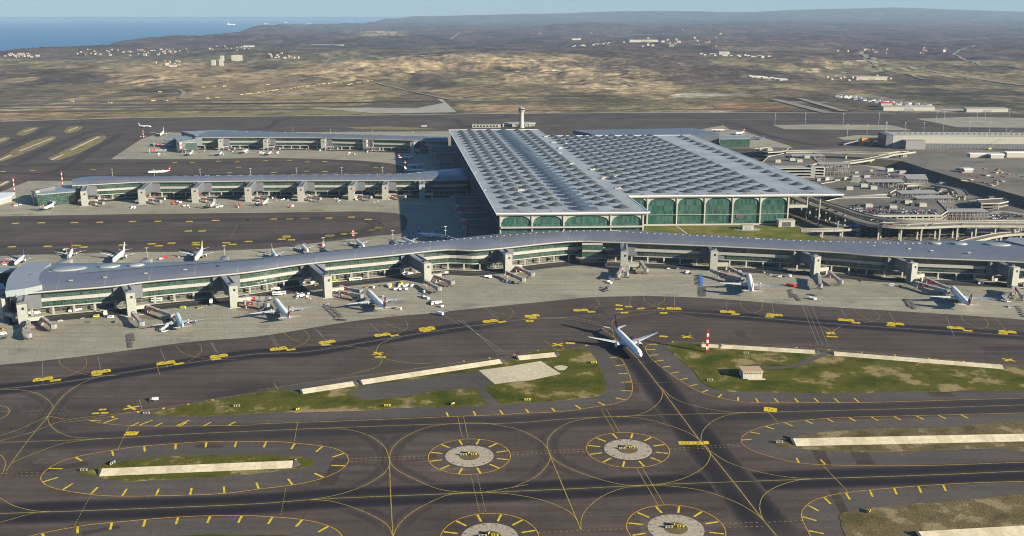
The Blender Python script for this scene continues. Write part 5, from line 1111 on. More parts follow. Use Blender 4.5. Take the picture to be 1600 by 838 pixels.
for c in ('white_body', 'silver', 'black_car', 'signal_red', 'blue', 'mid_grey', 'lime', 'orange'): MESH['car', c] = car_mesh('car', c)
for c in ('white_body', 'lime', 'silver', 'vehicle_yellow'): MESH['van', c] = van_mesh('van', c)
def dolly_mesh(load):
    mb = MB().box(-1.2, 1.2, -1.7, 1.7, .45, .7, 0)
    for y in (-1.1, 1.1):
        for s in (-1, 1): mb.tube((s*1.0, y, .25), (s*1.2, y, .25), .25, n=6, m=1)
    mb.beam((0, 1.7, .5), (0, 3.0, .4), .12, .12, 1)
    if load: mb.box(-1.1, 1.1, -1.5, 1.5, .7, 2.2, 2)
    else:
        for s in (-1, 1): mb.box(s*1.15-.05, s*1.15+.05, -1.7, 1.7, .7, .95, 1)
    return mb
for k, c in (('dark', 'mid_grey'), ('white', 'white_body'), ('blue', 'blue'), ('red', 'signal_red')):
    MESH['dolly', k] = dolly_mesh(k != 'dark').mesh('baggage_dolly', ['steel' if k != 'red' else 'brown_mud', 'tyre', c])
mb = MB().box(-.8, .8, -1.5, 1.5, .35, 1.0, 0).box(-.7, .7, -1.3, .1, 1.0, 1.9, 1).box(-.75, .75, -1.35, .15, 1.85, 1.95, 0)
for y in (-1, 1):
    for s in (-1, 1): mb.tube((s*.6, y, .35), (s*.85, y, .35), .35, n=6, m=2)
MESH['tug', 'white_body'] = mb.mesh('baggage_tug', ['white_body', 'dark', 'tyre'])
def bus_maker(c='white_body', stripe='dark'):
    def f():
        r = root('apron_bus', 'x', 'bus'); part('body', MB().box(-1.5, 1.5, -6.5, 6.5, .45, 3.1), c, r)
        part('window_band', MB().box(-1.54, 1.54, -6.1, 6.1, 1.6, 2.6), 'dark', r); part('windscreen', MB().box(-1.35, 1.35, 6.4, 6.56, 1.3, 2.8), 'dark', r); part('roof_unit', MB().box(-.9, .9, -4, -1, 3.1, 3.4).box(-.9, .9, 1, 3.4, 3.1, 3.4), 'light_grey', r)
        if stripe != 'dark': part('stripe', MB().box(-1.55, 1.55, -6.3, 6.3, .7, 1.2), stripe, r)
        for y in (-4, 4):
            for s in (-1, 1): part('wheel', MB().tube((s*1.2, y, .5), (s*1.56, y, .5), .5, n=10), 'tyre', r)
        return r
    return f
def truck_maker(c='white_body', box='white_body', lift=False):
    def f():
        r = root('service_truck', 'x', 'truck'); part('chassis', MB().box(-1, 1, -4, 4, .7, 1.1), 'dark_grey', r)
        cb = part('cab', MB().box(-1.2, 1.2, 2.3, 4.1, .7, 2.7), c, r); part('windscreen', MB().box(-1.05, 1.05, 4.05, 4.16, 1.6, 2.5), 'dark', cb)
        part('cargo_box', MB().box(-1.3, 1.3, -4, 2.0, 1.1 if not lift else 3.0, 3.4 if not lift else 5.6), box, r)
        if lift: part('scissor_lift', MB().beam((-1, -3, 1.1), (-1, 1, 3.0), .25, .25).beam((-1, 1, 1.1), (-1, -3, 3.0), .25, .25).beam((1, -3, 1.1), (1, 1, 3.0), .25, .25).beam((1, 1, 1.1), (1, -3, 3.0), .25, .25), 'steel', r)
        for y in (-2.6, 2.8):
            for s in (-1, 1): part('wheel', MB().tube((s*.9, y, .5), (s*1.25, y, .5), .5, n=8), 'tyre', r)
        return r
    return f
def belt_maker():
    r = root('stair_truck', 'x', 'passenger stairs'); part('chassis', MB().box(-1.1, 1.1, -3.5, 3.5, .5, 1.2), 'white_body', r); part('stairs', MB().beam((0, -3.5, 1.2), (0, 3.2, 5.0), 1.8, .5), 'light_grey', r); part('handrail', MB().beam((-.9, -3.5, 2.4), (-.9, 3.2, 6.1), .1, .6).beam((.9, -3.5, 2.4), (.9, 3.2, 6.1), .1, .6), 'white_body', r)
    for y in (-2.4, 2.4):
        for s in (-1, 1): part('wheel', MB().tube((s*.9, y, .45), (s*1.2, y, .45), .45, n=8), 'tyre', r)
    return r
NAMES = {'car': ('service_car', 'car'), 'van': ('service_van', 'van'), 'dolly': ('baggage_dolly', 'baggage cart'), 'tug': ('baggage_tug', 'baggage tug')}
CW = {'white_body': 'white', 'silver': 'silver', 'black_car': 'black', 'signal_red': 'red', 'blue': 'blue', 'mid_grey': 'grey', 'lime': 'lime green', 'orange': 'orange', 'vehicle_yellow': 'yellow', 'dark': 'empty dark', 'white': 'white loaded', 'red': 'red loaded'}
SEEN = {}
def where(p):
    T_ = [(('the '+ORD[i]+' gate tower of the front pier'), W(*FT[i])) for i in range(12)]+[('the taxiing airliner', W(980, 540)), ('the middle pier', W(300, 322)), ('the right part of the middle pier', W(560, 318)), ('the left tip of the middle pier', W(70, 325)), ('the far pier', W(450, 238)), ('the left tip of the far pier', W(260, 240)), ('the shaded terminal side', W(690, 340)), ('the shaded apron behind the middle pier', W(640, 255))]
    return min(T_, key=lambda t: (t[1]-Vector((p.x, p.y, 0))).length)[0]
def veh(kind, col, p, rz, z=0.09, extra=None):
    nm, cat = NAMES[kind]; lb = extra or f'{CW[col]} {nm.replace("_", " ")} near {where(p)}'
    o = link(nm, MESH[kind, col], None, (p.x, p.y, z), rz); tag(o, lb, cat); SEEN.setdefault(lb, []).append(o); return o
def tv(v_, x, y, kind, col='white_body', rz=None):
    veh(kind, col, Q(v_, x, y), random.uniform(0, 6.28) if rz is None else rz)
for a in (('f', 200, 600, 'van', 'white_body', -1.2), ('f', 235, 600, 'van', 'white_body', -1.1), ('f', 377, 648, 'car'), ('f', 512, 633, 'car', 'mid_grey'), ('f', 600, 622, 'van', 'vehicle_yellow', 1.9), ('f', 690, 627, 'van'), ('f', 710, 655, 'car', 'black_car'), ('f', 1140, 497, 'van', 'white_body', -1.1), ('f', 1182, 491, 'van', 'white_body', -1.1), ('f', 1235, 488, 'car', 'silver'), ('f', 1305, 482, 'car', 'silver'),
          ('f', 1140, 568, 'van', 'lime', 1.4), ('f', 1243, 564, 'car', 'lime', 1.4), ('f', 10, 697, 'car', 'orange'), ('f', 20, 730, 'van', 'white_body'), ('f', 25, 757, 'car', 'black_car'), ('f', 613, 588, 'car', 'silver'), ('f', 335, 560, 'van', 'silver'), ('f', 655, 612, 'tug'), ('g', 38, 566, 'car', 'lime'), ('g', 325, 462, 'van', 'white_body', 1.8), ('g', 345, 452, 'van', 'white_body', 1.8), ('g', 890, 402, 'van', 'lime', 1.9), ('g', 1015, 390, 'van', 'lime', -1.2),
          ('g', 750, 412, 'van', 'white_body'), ('g', 765, 425, 'car', 'orange'), ('g', 1090, 438, 'car', 'orange'), ('g', 1125, 440, 'van', 'white_body'), ('g', 1180, 428, 'car', 'mid_grey'), ('h', 620, 300, 'van', 'silver', 1.8), ('h', 658, 305, 'van'), ('h', 745, 400, 'car'), ('h', 775, 407, 'van', 'white_body', 1.7), ('h', 800, 405, 'car', 'signal_red'), ('h', 115, 350, 'van'), ('h', 160, 355, 'van'),
          ('h', 310, 355, 'car'), ('h', 330, 355, 'car', 'silver'), ('h', 365, 352, 'van', 'silver', 1.7), ('h', 385, 350, 'van', 'white_body', 1.7), ('i', 575, 322, 'car', 'silver'), ('i', 632, 322, 'car', 'silver'), ('i', 690, 347, 'van'), ('i', 710, 352, 'car', 'black_car'), ('i', 1020, 345, 'van'), ('i', 1170, 342, 'car'), ('i', 1210, 360, 'car'), ('i', 1265, 372, 'van', 'silver'), ('i', 1305, 372, 'car', 'silver'), ('i', 1335, 372, 'van', 'white_body', -.5),
          ('i', 150, 385, 'car', 'black_car'), ('j', 583, 398, 'car', 'silver'), ('j', 733, 351, 'van', 'white_body', 1.5), ('j', 762, 353, 'van', 'white_body', 1.5), ('j', 803, 356, 'van'), ('j', 769, 426, 'van'), ('j', 821, 430, 'car'), ('j', 1325, 414, 'van', 'white_body', 1.5), ('j', 65, 372, 'car', 'black_car'), ('j', 135, 370, 'van'), ('j', 12, 360, 'car'), ('j', 1420, 395, 'van'), ('j', 1505, 525, 'car'), ('j', 1500, 560, 'car'),
          ('k', 948, 508, 'car', 'black_car', 1.7), ('g', 1290, 575, 'van', 'white_body'), ('g', 1255, 565, 'car', 'black_car'), ('g', 1192, 498, 'tug'), ('g', 845, 548, 'tug'), ('g', 655, 478, 'tug'), ('g', 730, 510, 'tug'), ('g', 1455, 468, 'van'), ('g', 1445, 500, 'van'), ('g', 1465, 510, 'van', 'white_body'), ('j', 1430, 470, 'tug'), ('i', 210, 372, 'tug')): tv(*a)
def cluster(v_, x, y, n, kinds, sx_=30, sy_=14):
    for k in range(n):
        kd = random.choice(kinds); c = Q(v_, x+random.uniform(-sx_, sx_), y+random.uniform(-sy_, sy_)); veh(kd[0], kd[1], c, random.choice((.4, 1.9, 2.2))+random.uniform(-.3, .3))
D_, Wt, VN = ('dolly', 'dark'), ('dolly', 'white'), ('van', 'white_body')
cluster('g', 690, 492, 13, [D_, D_, Wt, ('tug', 'white_body')], 38, 18); cluster('g', 1270, 425, 10, [Wt, D_, VN, ('van', 'vehicle_yellow')], 45, 16); cluster('g', 1350, 432, 5, [Wt], 40, 6); cluster('g', 1300, 455, 5, [Wt, D_], 40, 5); cluster('g', 1525, 545, 14, [Wt, D_, VN], 42, 24); cluster('g', 1470, 480, 4, [D_], 30, 14)
cluster('h', 655, 375, 5, [D_, Wt], 25, 6); cluster('i', 205, 415, 5, [D_, Wt], 18, 28); cluster('i', 185, 450, 8, [D_], 20, 14); cluster('i', 700, 350, 4, [D_], 35, 8)
def row(v_, x0, y0, x1, y1, n, kind, rz=None, jit=2):
    for k in range(n):
        f = k/(n-1); p = Q(v_, x0+(x1-x0)*f+random.uniform(-jit, jit), y0+(y1-y0)*f); veh('dolly', kind, p, rz if rz is not None else random.uniform(1.2, 1.9))
row('g', 830, 555, 900, 625, 9, 'dark', 2.0); row('g', 855, 552, 935, 622, 9, 'dark', 2.0); row('g', 900, 640, 950, 645, 5, 'dark'); row('f', 805, 735, 815, 812, 10, 'dark', 1.6, 4); row('f', 825, 730, 832, 770, 4, 'dark', 1.6); row('i', 775, 368, 782, 425, 8, 'blue', 1.5, 1); row('i', 778, 442, 782, 492, 8, 'dark', 1.5, 1); row('i', 800, 442, 800, 492, 7, 'dark', 1.5, 1)
row('i', 1320, 425, 1365, 435, 5, 'red', 1.6); row('i', 1335, 455, 1350, 500, 6, 'dark', 1.6); row('i', 1365, 485, 1395, 520, 6, 'dark', 1.6); row('i', 1455, 482, 1490, 490, 4, 'dark', 1.6); row('i', 1460, 508, 1490, 515, 4, 'white', 1.6); row('j', 860, 515, 890, 560, 7, 'dark', 1.7); row('j', 885, 520, 915, 572, 7, 'dark', 1.7); row('j', 1560, 560, 1600, 620, 6, 'dark', 1.8); row('f', 440, 590, 500, 580, 4, 'white')
for v_, x, y, rz, key, mkr, lb in (('f', 968, 522, 1.75, 'bus', bus_maker(), 'white apron bus standing by the third gate tower of the front pier'), ('g', 545, 482, 1.8, 'bus', None, 'white apron bus on the service road between fourth and fifth gate towers'), ('h', 838, 280, 1.75, 'bus', None, 'white apron bus beside the seventh gate tower'),
                                   ('i', 402, 264, 1.5, 'bus', None, 'white apron bus beside the eighth gate tower'), ('j', 447, 328, 1.35, 'bus', None, 'white articulated apron bus beside the tenth gate tower'), ('b', 945, 578, 1.6, 'bus', None, 'long bus in the shade right of the middle pier'), ('b', 1048, 152, 1.5, 'bus', None, 'long white bus out on the far taxiway near the terminal roof corner'),
                                   ('g', 1018, 392, 1.9, 'gbus', bus_maker('white_body', 'lime'), 'white bus with lime stripe between fifth and sixth gate towers'),
                                   ('f', 1318, 545, .2, 'trk', truck_maker(lift=True), 'white high-lift catering truck left of the fourth gate tower'), ('i', 510, 264, 1.5, 'trk2', truck_maker(), 'white box truck right of the bus at the eighth gate tower'), ('f', 660, 617, .3, 'trk', None, 'white lift truck on the apron between second and third gate towers'),
                                   ('g', 680, 412, .9, 'trk2', None, 'white box truck in the shade left of the fifth gate tower'), ('g', 520, 455, 1.4, 'trk2', None, 'white truck parked on the service road right of the fourth gate tower'), ('f', 1530, 460, 1.8, 'trk2', None, 'white box truck just right of the fourth gate tower'), ('g', 1545, 610, .9, 'trk2', None, 'white box truck beside the loaded carts near the sixth gate tower'),
                                   ('f', 1030, 712, -.9, 'yst', belt_maker, 'mobile stairs with pale deck under the wing of the teal airliner'), ('j', 1475, 525, .55, 'yst', None, 'mobile stairs standing right of the rightmost airliner'), ('k', 962, 505, 1.75, 'trk3', truck_maker('signal_red', 'white_body'), 'small white and red truck driving alone on the dark taxiway at left')):
    p = Q(v_, x, y)
    if key not in PROTO and mkr is None: continue
    place(key, mkr, (p.x, p.y, .09), rz, lb, sc=(.72, .72, .72) if key == 'trk3' else None)
# carts and vans on the two inner aprons
for v_, x, y, n in (('a', 105, 645, 4), ('a', 590, 612, 8), ('a', 640, 600, 5), ('a', 815, 655, 6), ('a', 940, 605, 8), ('a', 1100, 632, 8), ('a', 1010, 602, 2), ('a', 1160, 655, 4), ('a', 1270, 610, 8), ('a', 1375, 650, 5), ('a', 1480, 650, 6), ('b', 25, 640, 14), ('b', 120, 605, 4), ('b', 180, 610, 6), ('b', 225, 655, 5), ('b', 320, 595, 8), ('b', 510, 612, 5), ('b', 620, 605, 8), ('b', 760, 617, 2), ('b', 840, 600, 6),
                    ('a', 1190, 300, 6), ('a', 1260, 310, 3), ('a', 1380, 320, 6), ('a', 1430, 300, 4), ('a', 1520, 310, 8), ('b', 30, 320, 10), ('b', 110, 290, 6), ('b', 150, 322, 3), ('b', 330, 298, 3), ('b', 420, 295, 4), ('b', 595, 325, 5), ('b', 540, 285, 2), ('b', 700, 305, 5), ('a', 1000, 330, 3), ('a', 900, 215, 3), ('f', 30, 290, 6), ('f', 1020, 258, 4), ('f', 1100, 240, 2), ('g', 800, 180, 4), ('f', 380, 210, 2)):
    cluster(v_, x, y, n, [D_, Wt, VN, ('car', 'signal_red'), ('car', 'white_body'), ('tug', 'white_body'), ('dolly', 'red')], 22, 9)
for lb, os_ in SEEN.items():
    if len(os_) > 1:
        gname = lb.split(' near ')[0]+'s at '+lb.split(' near ')[1]
        for o in os_: o['group'] = gname
# ------------------------------------------------------------------ ring discs, sloped concrete walls, huts, masts, signs
def sign_maker(c='vehicle_yellow', w_=3.2, h=1.2, c2='dark'):
    def f():
        r = root('taxiway_sign', 'x', 'airfield sign')
        part('face', MB().box(-w_/2, w_/2, -.15, .15, .45, .45+h), c, r)
        part('lettering', MB().box(-w_*.33, -w_*.12, -.18, -.16, .6, .3+h).box(w_*.02, w_*.3, -.18, -.16, .6, .3+h), c2, r)
        part('post', MB().box(-w_*.4, -w_*.36, -.05, .05, 0, .45), 'steel', r); part('post', MB().box(w_*.36, w_*.4, -.05, .05, 0, .45), 'steel', r); return r
    return f
PL = ['upper left of the four ringed discs', 'upper right of the four ringed discs', 'lower left of the four ringed discs', 'lower right of the four ringed discs']
for k, (c, rr_) in enumerate(RINGS):
    mb = MB(); n = 48; ro, ri = 15.3, 6.4
    O_ = [c+Vector((math.cos(a)*ro, math.sin(a)*ro, 0)) for a in [2*math.pi*i/n for i in range(n)]]; I_ = [c+Vector((math.cos(a)*ri, math.sin(a)*ri, 0)) for a in [2*math.pi*i/n for i in range(n)]]
    for i in range(n):
        j = (i+1) % n; u = i/n*40
        mb.face([O_[i]+Vector((0, 0, .12)), O_[j]+Vector((0, 0, .12)), I_[j]+Vector((0, 0, .12)), I_[i]+Vector((0, 0, .12))], i % 2); mb.face([O_[i], O_[j], O_[j]+Vector((0, 0, .12)), O_[i]+Vector((0, 0, .12))])
    struct('concrete_disc', mb, ['disc_concrete', 'disc_concrete_dark'])
    struct('grass_island', MB().prism(I_, 0, .2), 'brown_grass')
    for i in range(12): 
        a = 2*math.pi*i/12; struct  # edge lights
    lt = MB()
    for i in range(12):
        a = 2*math.pi*(i+.5)/12; q_ = c+Vector((math.cos(a)*13.6, math.sin(a)*13.6, 0)); lt.box(q_.x-.25, q_.x+.25, q_.y-.25, q_.y+.25, .12, .45)
    struct('pavement_light', lt, 'dark_grey', kind='stuff')
    place('sgW', sign_maker('light_grey', 4.2, 1.1, 'dark'), (c.x-3.6, c.y, .2), .1, f'white signboard at the {PL[k]}')
    place('sgY', sign_maker('vehicle_yellow', 3.8, 1.2), (c.x+2.8, c.y+.6, .2), -.15, f'yellow signboard at the {PL[k]}')
    place('sgB', sign_maker('dark', 3.0, 1.6, 'vehicle_yellow'), (c.x-.6, c.y+2.2, .2), 1.2, f'dark signboard at the {PL[k]}')
def channel(v_, a, b, label, wd=6.5, ends=(1, 1), h=1.7, rag=0):
    "a long sloping concrete slab facing the camera, retained at the back and with dark blocks added as the shade at its ends"
    A_, B_ = Q(v_[0], *a), Q(v_[1], *b); d = (B_-A_).normalized(); n = Vector((-d.y, d.x, 0)); L_ = (B_-A_).length
    r = root('drainage_slope', label, 'concrete slope', (A_.x, A_.y, 0), math.atan2(d.y, d.x))
    mb = MB(); k = max(2, int(L_/9))
    for i in range(k):
        x0, x1 = L_*i/k, L_*(i+1)/k; y0 = 0; mb.face([(x0, -wd/2, .15), (x1, -wd/2, .15), (x1, wd/2, .15+h), (x0, wd/2, .15+h)], i % 3 == 1)
    mb.face([(0, wd/2, 0), (0, wd/2, .15+h), (L_, wd/2, .15+h), (L_, wd/2, 0)][::1])
    part('slab', mb, ['pale_concrete', 'pale_concrete_b'], r)
    part('side_wall', MB().face([(0, -wd/2, 0), (0, -wd/2, .15), (0, wd/2, .15+h), (0, wd/2, 0)]).face([(L_, -wd/2, 0), (L_, wd/2, 0), (L_, wd/2, .15+h), (L_, -wd/2, .15)]), 'mid_grey', r)
    if ends[1]: part('end_shade', MB().prism([Vector((L_+.05, -wd/2, 0)), Vector((L_+4.5, wd*.1, 0)), Vector((L_+1.5, wd/2, 0)), Vector((L_+.05, wd/2, 0))], 0, [.3, .5, h+.4, h+.4]), 'dark_grey', r)  # dark block added in place of the shade on the channel's end
    if ends[0]: part('end_shade', MB().prism([Vector((-.05, -wd/2, 0)), Vector((-1.3, -wd*.3, 0)), Vector((-1.6, wd/2, 0)), Vector((-.05, wd/2, 0))], 0, [.3, .3, h+.4, h+.4]), 'dark_grey', r)
    return r
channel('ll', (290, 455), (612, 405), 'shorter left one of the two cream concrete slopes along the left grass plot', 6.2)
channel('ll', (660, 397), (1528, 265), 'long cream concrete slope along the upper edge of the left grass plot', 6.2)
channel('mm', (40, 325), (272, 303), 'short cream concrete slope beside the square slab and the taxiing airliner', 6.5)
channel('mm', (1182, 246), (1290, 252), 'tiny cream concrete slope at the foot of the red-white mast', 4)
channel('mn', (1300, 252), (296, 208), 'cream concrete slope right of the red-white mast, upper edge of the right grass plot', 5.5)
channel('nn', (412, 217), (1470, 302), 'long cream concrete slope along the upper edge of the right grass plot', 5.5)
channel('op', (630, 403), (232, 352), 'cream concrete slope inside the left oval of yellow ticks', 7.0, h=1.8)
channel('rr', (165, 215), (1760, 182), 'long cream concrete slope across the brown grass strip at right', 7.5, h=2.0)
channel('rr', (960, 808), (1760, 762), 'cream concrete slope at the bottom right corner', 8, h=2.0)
# small hut on the right grass plot
p = Q('m', 1487, 432); hut = root('airfield_hut', 'small white hut with flat tan roof standing on the right grass plot', 'hut', (p.x, p.y, .16), R(3))
part('wall', MB().box(-7.5, 7.5, -5.5, 5.5, 0, 5.4), 'house_white', hut)
part('roof', MB().box(-8.1, 8.1, -6.1, 6.1, 5.4, 6.0), 'tan_roof', hut)
for k in range(8): part('window', MB().box(-6.6+k*1.75, -5.7+k*1.75, -5.62, -5.4, 3.9, 4.7), 'dark', hut)
part('apron_slab', MB().box(-4, 9.5, -8.5, -5.7, 0, .12), 'pale_concrete', hut)
def pole_mast(p, H_, label, r0=.7, group=None):
    r = root('warning_mast', label, 'mast', (p.x, p.y, 0), 0, group); n = 7
    for k in range(n):
        z0, z1 = H_*k/n, H_*(k+1)/n; mb = MB()
        for sx_ in (-1, 1):
            for sy_ in (-1, 1): mb.tube((sx_*r0, sy_*r0, z0), (sx_*r0, sy_*r0, z1), .16, n=4)
        mb.beam((-r0, -r0, z0), (r0, -r0, z1), .14, .14).beam((r0, -r0, z0), (-r0, -r0, z1), .14, .14).beam((r0, -r0, z0), (r0, r0, z1), .14, .14).beam((-r0, r0, z0), (-r0, -r0, z1), .14, .14).box(-r0*.75, r0*.75, -r0*.75, r0*.75, z0+.05, z1-.05)
        part('lattice_section', mb, 'signal_red' if k % 2 == 0 else 'white_body', r)
    return r
pole_mast(Q('m', 1215, 283), 19.5, 'red and white lattice mast at the left tip of the right grass plot', .75)
pole_mast(Q('a', 92, 560), 24, 'red and white mast nearer the left edge, beside the middle pier tip', .4); pole_mast(Q('a', 392, 525), 26, 'red and white mast in front of the middle pier tip', .4); pole_mast(Q('a', 895, 225), 20, 'red and white mast left of the far pier tip', .4)
pole_mast(Q('b', 607, 838), 9, 'short red warning mast on the loop behind the front pier', .9)
for v_, x, y, c, rz, lb in (('k', 915, 590, 'light_grey', .1, 'white signboard at the left tip of the left grass plot'), ('k', 1478, 545, 'light_grey', .1, 'white signboard on the left part of the left grass plot'), ('l', 820, 543, 'vehicle_yellow', 0, 'yellow signboard on the bare earth of the left grass plot'), ('m', 97, 586, 'vehicle_yellow', 0, 'yellow signboard at the lower edge below the square slab'),
                           ('m', 512, 354, 'vehicle_yellow', 0, 'small yellow signboard on the grass beside the taxiing airliner'), ('m', 1235, 462, 'light_grey', 0, 'white signboard at the lower left edge of the right grass plot'), ('m', 1460, 293, 'light_grey', 0, 'white signboard near the top of the right grass plot'), ('o', 525, 388, 'light_grey', 0, 'white signboard at the pointed end of the left oval grass plot'),
                           ('r', 72, 213, 'light_grey', 0, 'white signboard at the pointed end of the right brown grass strip'), ('l', 260, 565, 'dark', .8, 'dark signboard at the lower edge of the left grass plot'), ('l', 1228, 530, 'dark', .8, 'dark signboard left of the gravel path'), ('p', 245, 330, 'dark', 1.3, 'dark signboard at the right end of the left oval grass plot'), ('r', 150, 185, 'dark', 1.3, 'dark signboard at the left end of the right brown grass strip'), ('r', 635, 645, 'dark', 1.0, 'dark signboard in the bottom right rough grass'), ('o', 705, 345, 'light_grey', 1.2, 'white signboard turned sideways in the left oval grass plot')):
    p = Q(v_, x, y); place('sg'+c, sign_maker(c, 4.4, 1.4, 'vehicle_yellow' if c == 'dark' else 'dark'), (p.x, p.y, .15), rz, lb)
p = Q('m', 305, 380); struct('gravel_patch', MB().prism([p+Vector((5*math.cos(a)*(1+.2*math.sin(3*a)), 5.5*math.sin(a), 0)) for a in [2*math.pi*k/14 for k in range(14)]], 0, .26), 'pale_concrete')
# control tower behind the terminal
c = W(815, 200); ct = root('control_tower', 'white round control tower with flared dark cab behind the terminal roof', 'control tower', (c.x, c.y, 0))
def ringz(prof, n=24): return [[Vector((math.cos(a)*r_, math.sin(a)*r_, z)) for a in [2*math.pi*k/n for k in range(n)]] for r_, z in prof]
part('shaft', MB().loft(ringz([(7, 0), (6, 8), (5.2, 25), (5.2, 36), (6, 39)])), 'cream', ct, sm=40)
cabn = part('cab', MB().loft(ringz([(6.0, 39.02), (8, 41.5), (8.2, 44), (7.4, 44.1)])), 'light_grey', ct, sm=40)
part('cab_window', MB().loft(ringz([(7, 44.2), (7.8, 47.5)])), 'dark', cabn, sm=40); part('cab_roof', MB().loft(ringz([(8.2, 47.6), (8, 48.6), (2, 50), (.3, 51), (.2, 56)])), 'light_grey', cabn, sm=40)
c2 = Q('c', 450, 188); bs = root('tower_base_building', 'low rounded building around the foot of the control tower', 'building', (c2.x, c2.y+8, 0))
part('wall', MB().loft([[Vector((math.cos(a)*36, math.sin(a)*24, z)) for a in [2*math.pi*k/30 for k in range(30)]] for z in (0, 6)]), 'shop_glass', bs); part('roof', MB().loft([[Vector((math.cos(a)*(40-k_*18), math.sin(a)*(27-k_*12), z)) for a in [2*math.pi*k/30 for k in range(30)]] for k_, z in ((0, 6.05), (0, 7.2), (1, 8.5))]), 'cream', bs)
for k in range(9): a = math.pi*(1.08+.84*k/8); part('column', MB().box(-.8, .8, -.8, .8, 0, 6), 'cream', bs, loc=(math.cos(a)*37.5, math.sin(a)*25.5, 0))
for v_, x, y, w_, d_, h, lb in (('c', 240, 196, 70, 14, 7, 'low cream service building left of the control tower'), ('c', 375, 190, 24, 12, 8, 'small white block just left of the control tower'), ('b', 1440, 155, 55, 12, 7, 'low cream block behind the far corner of the terminal roof'), ('b', 1575, 152, 30, 12, 7, 'small pale block behind the terminal roof, nearer the control tower')):
    p = Q(v_, x, y); r = root('service_building', lb, 'building', (p.x, p.y, 0)); part('wall', MB().box(-w_/2, w_/2, -d_/2, d_/2, 0, h), 'cream', r); part('roof', MB().box(-w_/2-.5, w_/2+.5, -d_/2-.5, d_/2+.5, h, h+.8), 'light_grey', r)
    for k in range(int(w_/8)): part('window', MB().box(-w_/2+3+k*8, -w_/2+8+k*8, -d_/2-.12, -d_/2+.1, 1.5, h-1.5), 'dark', r)
# ------------------------------------------------------------------ the landside on the right: viaduct, parking, canopies
def U(v_, pts, z): return [Vector((*Q(v_, x, y, z).xy, 0)) for x, y in pts]
sheet('landside_ground', [U('e', [(0, 300), (120, 215), (520, 205), (1000, 200), (1700, 235), (1800, 900), (200, 900), (0, 520)], 0)], 'deck_concrete', 0.02)
def ccw(P):
    return P if sum(P[i].x*P[(i+1) % len(P)].y-P[(i+1) % len(P)].x*P[i].y for i in range(len(P))) > 0 else P[::-1]
def deck(name, label, cat, P, z0, z1, levels=1, colgrid=None, mat='deck_concrete', rail=True, sub='slab', rot=0.0, group=None, under='light_grey'):
    P = ccw([Vector(p) for p in P]); c = sum(P, Vector())/len(P); r = root(name, label, cat, (c.x, c.y, 0), 0, group); Lp = [p-c for p in P]
    for k in range(levels):
        zt = z1-(z1-z0)*k/levels if levels > 1 else z1
        part(sub, MB().prism(Lp, zt-.9, zt, 1, 0), [mat, under], r)
    if rail:
        rb = MB()
        for a, b in zip(Lp, Lp[1:]+Lp[:1]): rb.beam((a.x, a.y, z1+.5), (b.x, b.y, z1+.5), .35, 1.0)
        part('parapet', rb, 'cream', r)
    if colgrid:
        dx, dy, w_ = colgrid; x0, x1 = min(p.x for p in Lp), max(p.x for p in Lp); y0, y1 = min(p.y for p in Lp), max(p.y for p in Lp)
        me_ = MB().box(-w_/2, w_/2, -w_/2, w_/2, 0, z1-.9).mesh('column', under); cn = 0; y = y0+2
        def inside(x, y):
            k = False
            for a, b in zip(Lp, Lp[1:]+Lp[:1]):
                if (a.y > y) != (b.y > y) and x < (b.x-a.x)*(y-a.y)/(b.y-a.y)+a.x: k = not k
            return k
        while y < y1:
            x = x0+2
            while x < x1:
                if inside(x, y) and cn < 90: link('column', me_, r, (x, y, 0)); cn += 1
                x += dx
            y += dy
    return r, Lp, c
def canopy(P, z1, label, z0=0, nx=9, ny=3, bars=True):
    P = ccw(P); c = sum(P, Vector())/len(P); r = root('steel_canopy', label, 'canopy', (c.x, c.y, 0), 0, 'steel canopies over the landside walkways'); Lp = [p-c for p in P]
    part('roof', MB().prism(Lp, z1-1.0, z1, 1, 0), ['light_grey', 'dark_grey'], r)
    A_, B_, C_, D_ = Lp[:4]; cm = MB().box(-.45, .45, -.45, .45, z0, z1-1).mesh('post', 'steel'); br = MB()
    for j in range(ny):
        row_ = []
        for i in range(nx):
            f, g_ = i/(nx-1)*.94+.03, j/(ny-1)*.9+.05; p = (A_.lerp(B_, f)).lerp(D_.lerp(C_, f), g_); link('post', cm, r, (p.x, p.y, 0)); row_.append(p)
        if bars:
            for z in (z0+(z1-z0)*.35, z0+(z1-z0)*.7):
                for a, b in zip(row_, row_[1:]): br.beam((a.x, a.y, z), (b.x, b.y, z), .45, .5)
            for a, b in zip(row_[::2], row_[1::2]): br.beam((a.x, a.y, z0), (b.x, b.y, z1-1), .3, .3)
    if bars: part('bracing', br, 'steel', r)['kind'] = 'stuff'
    return r
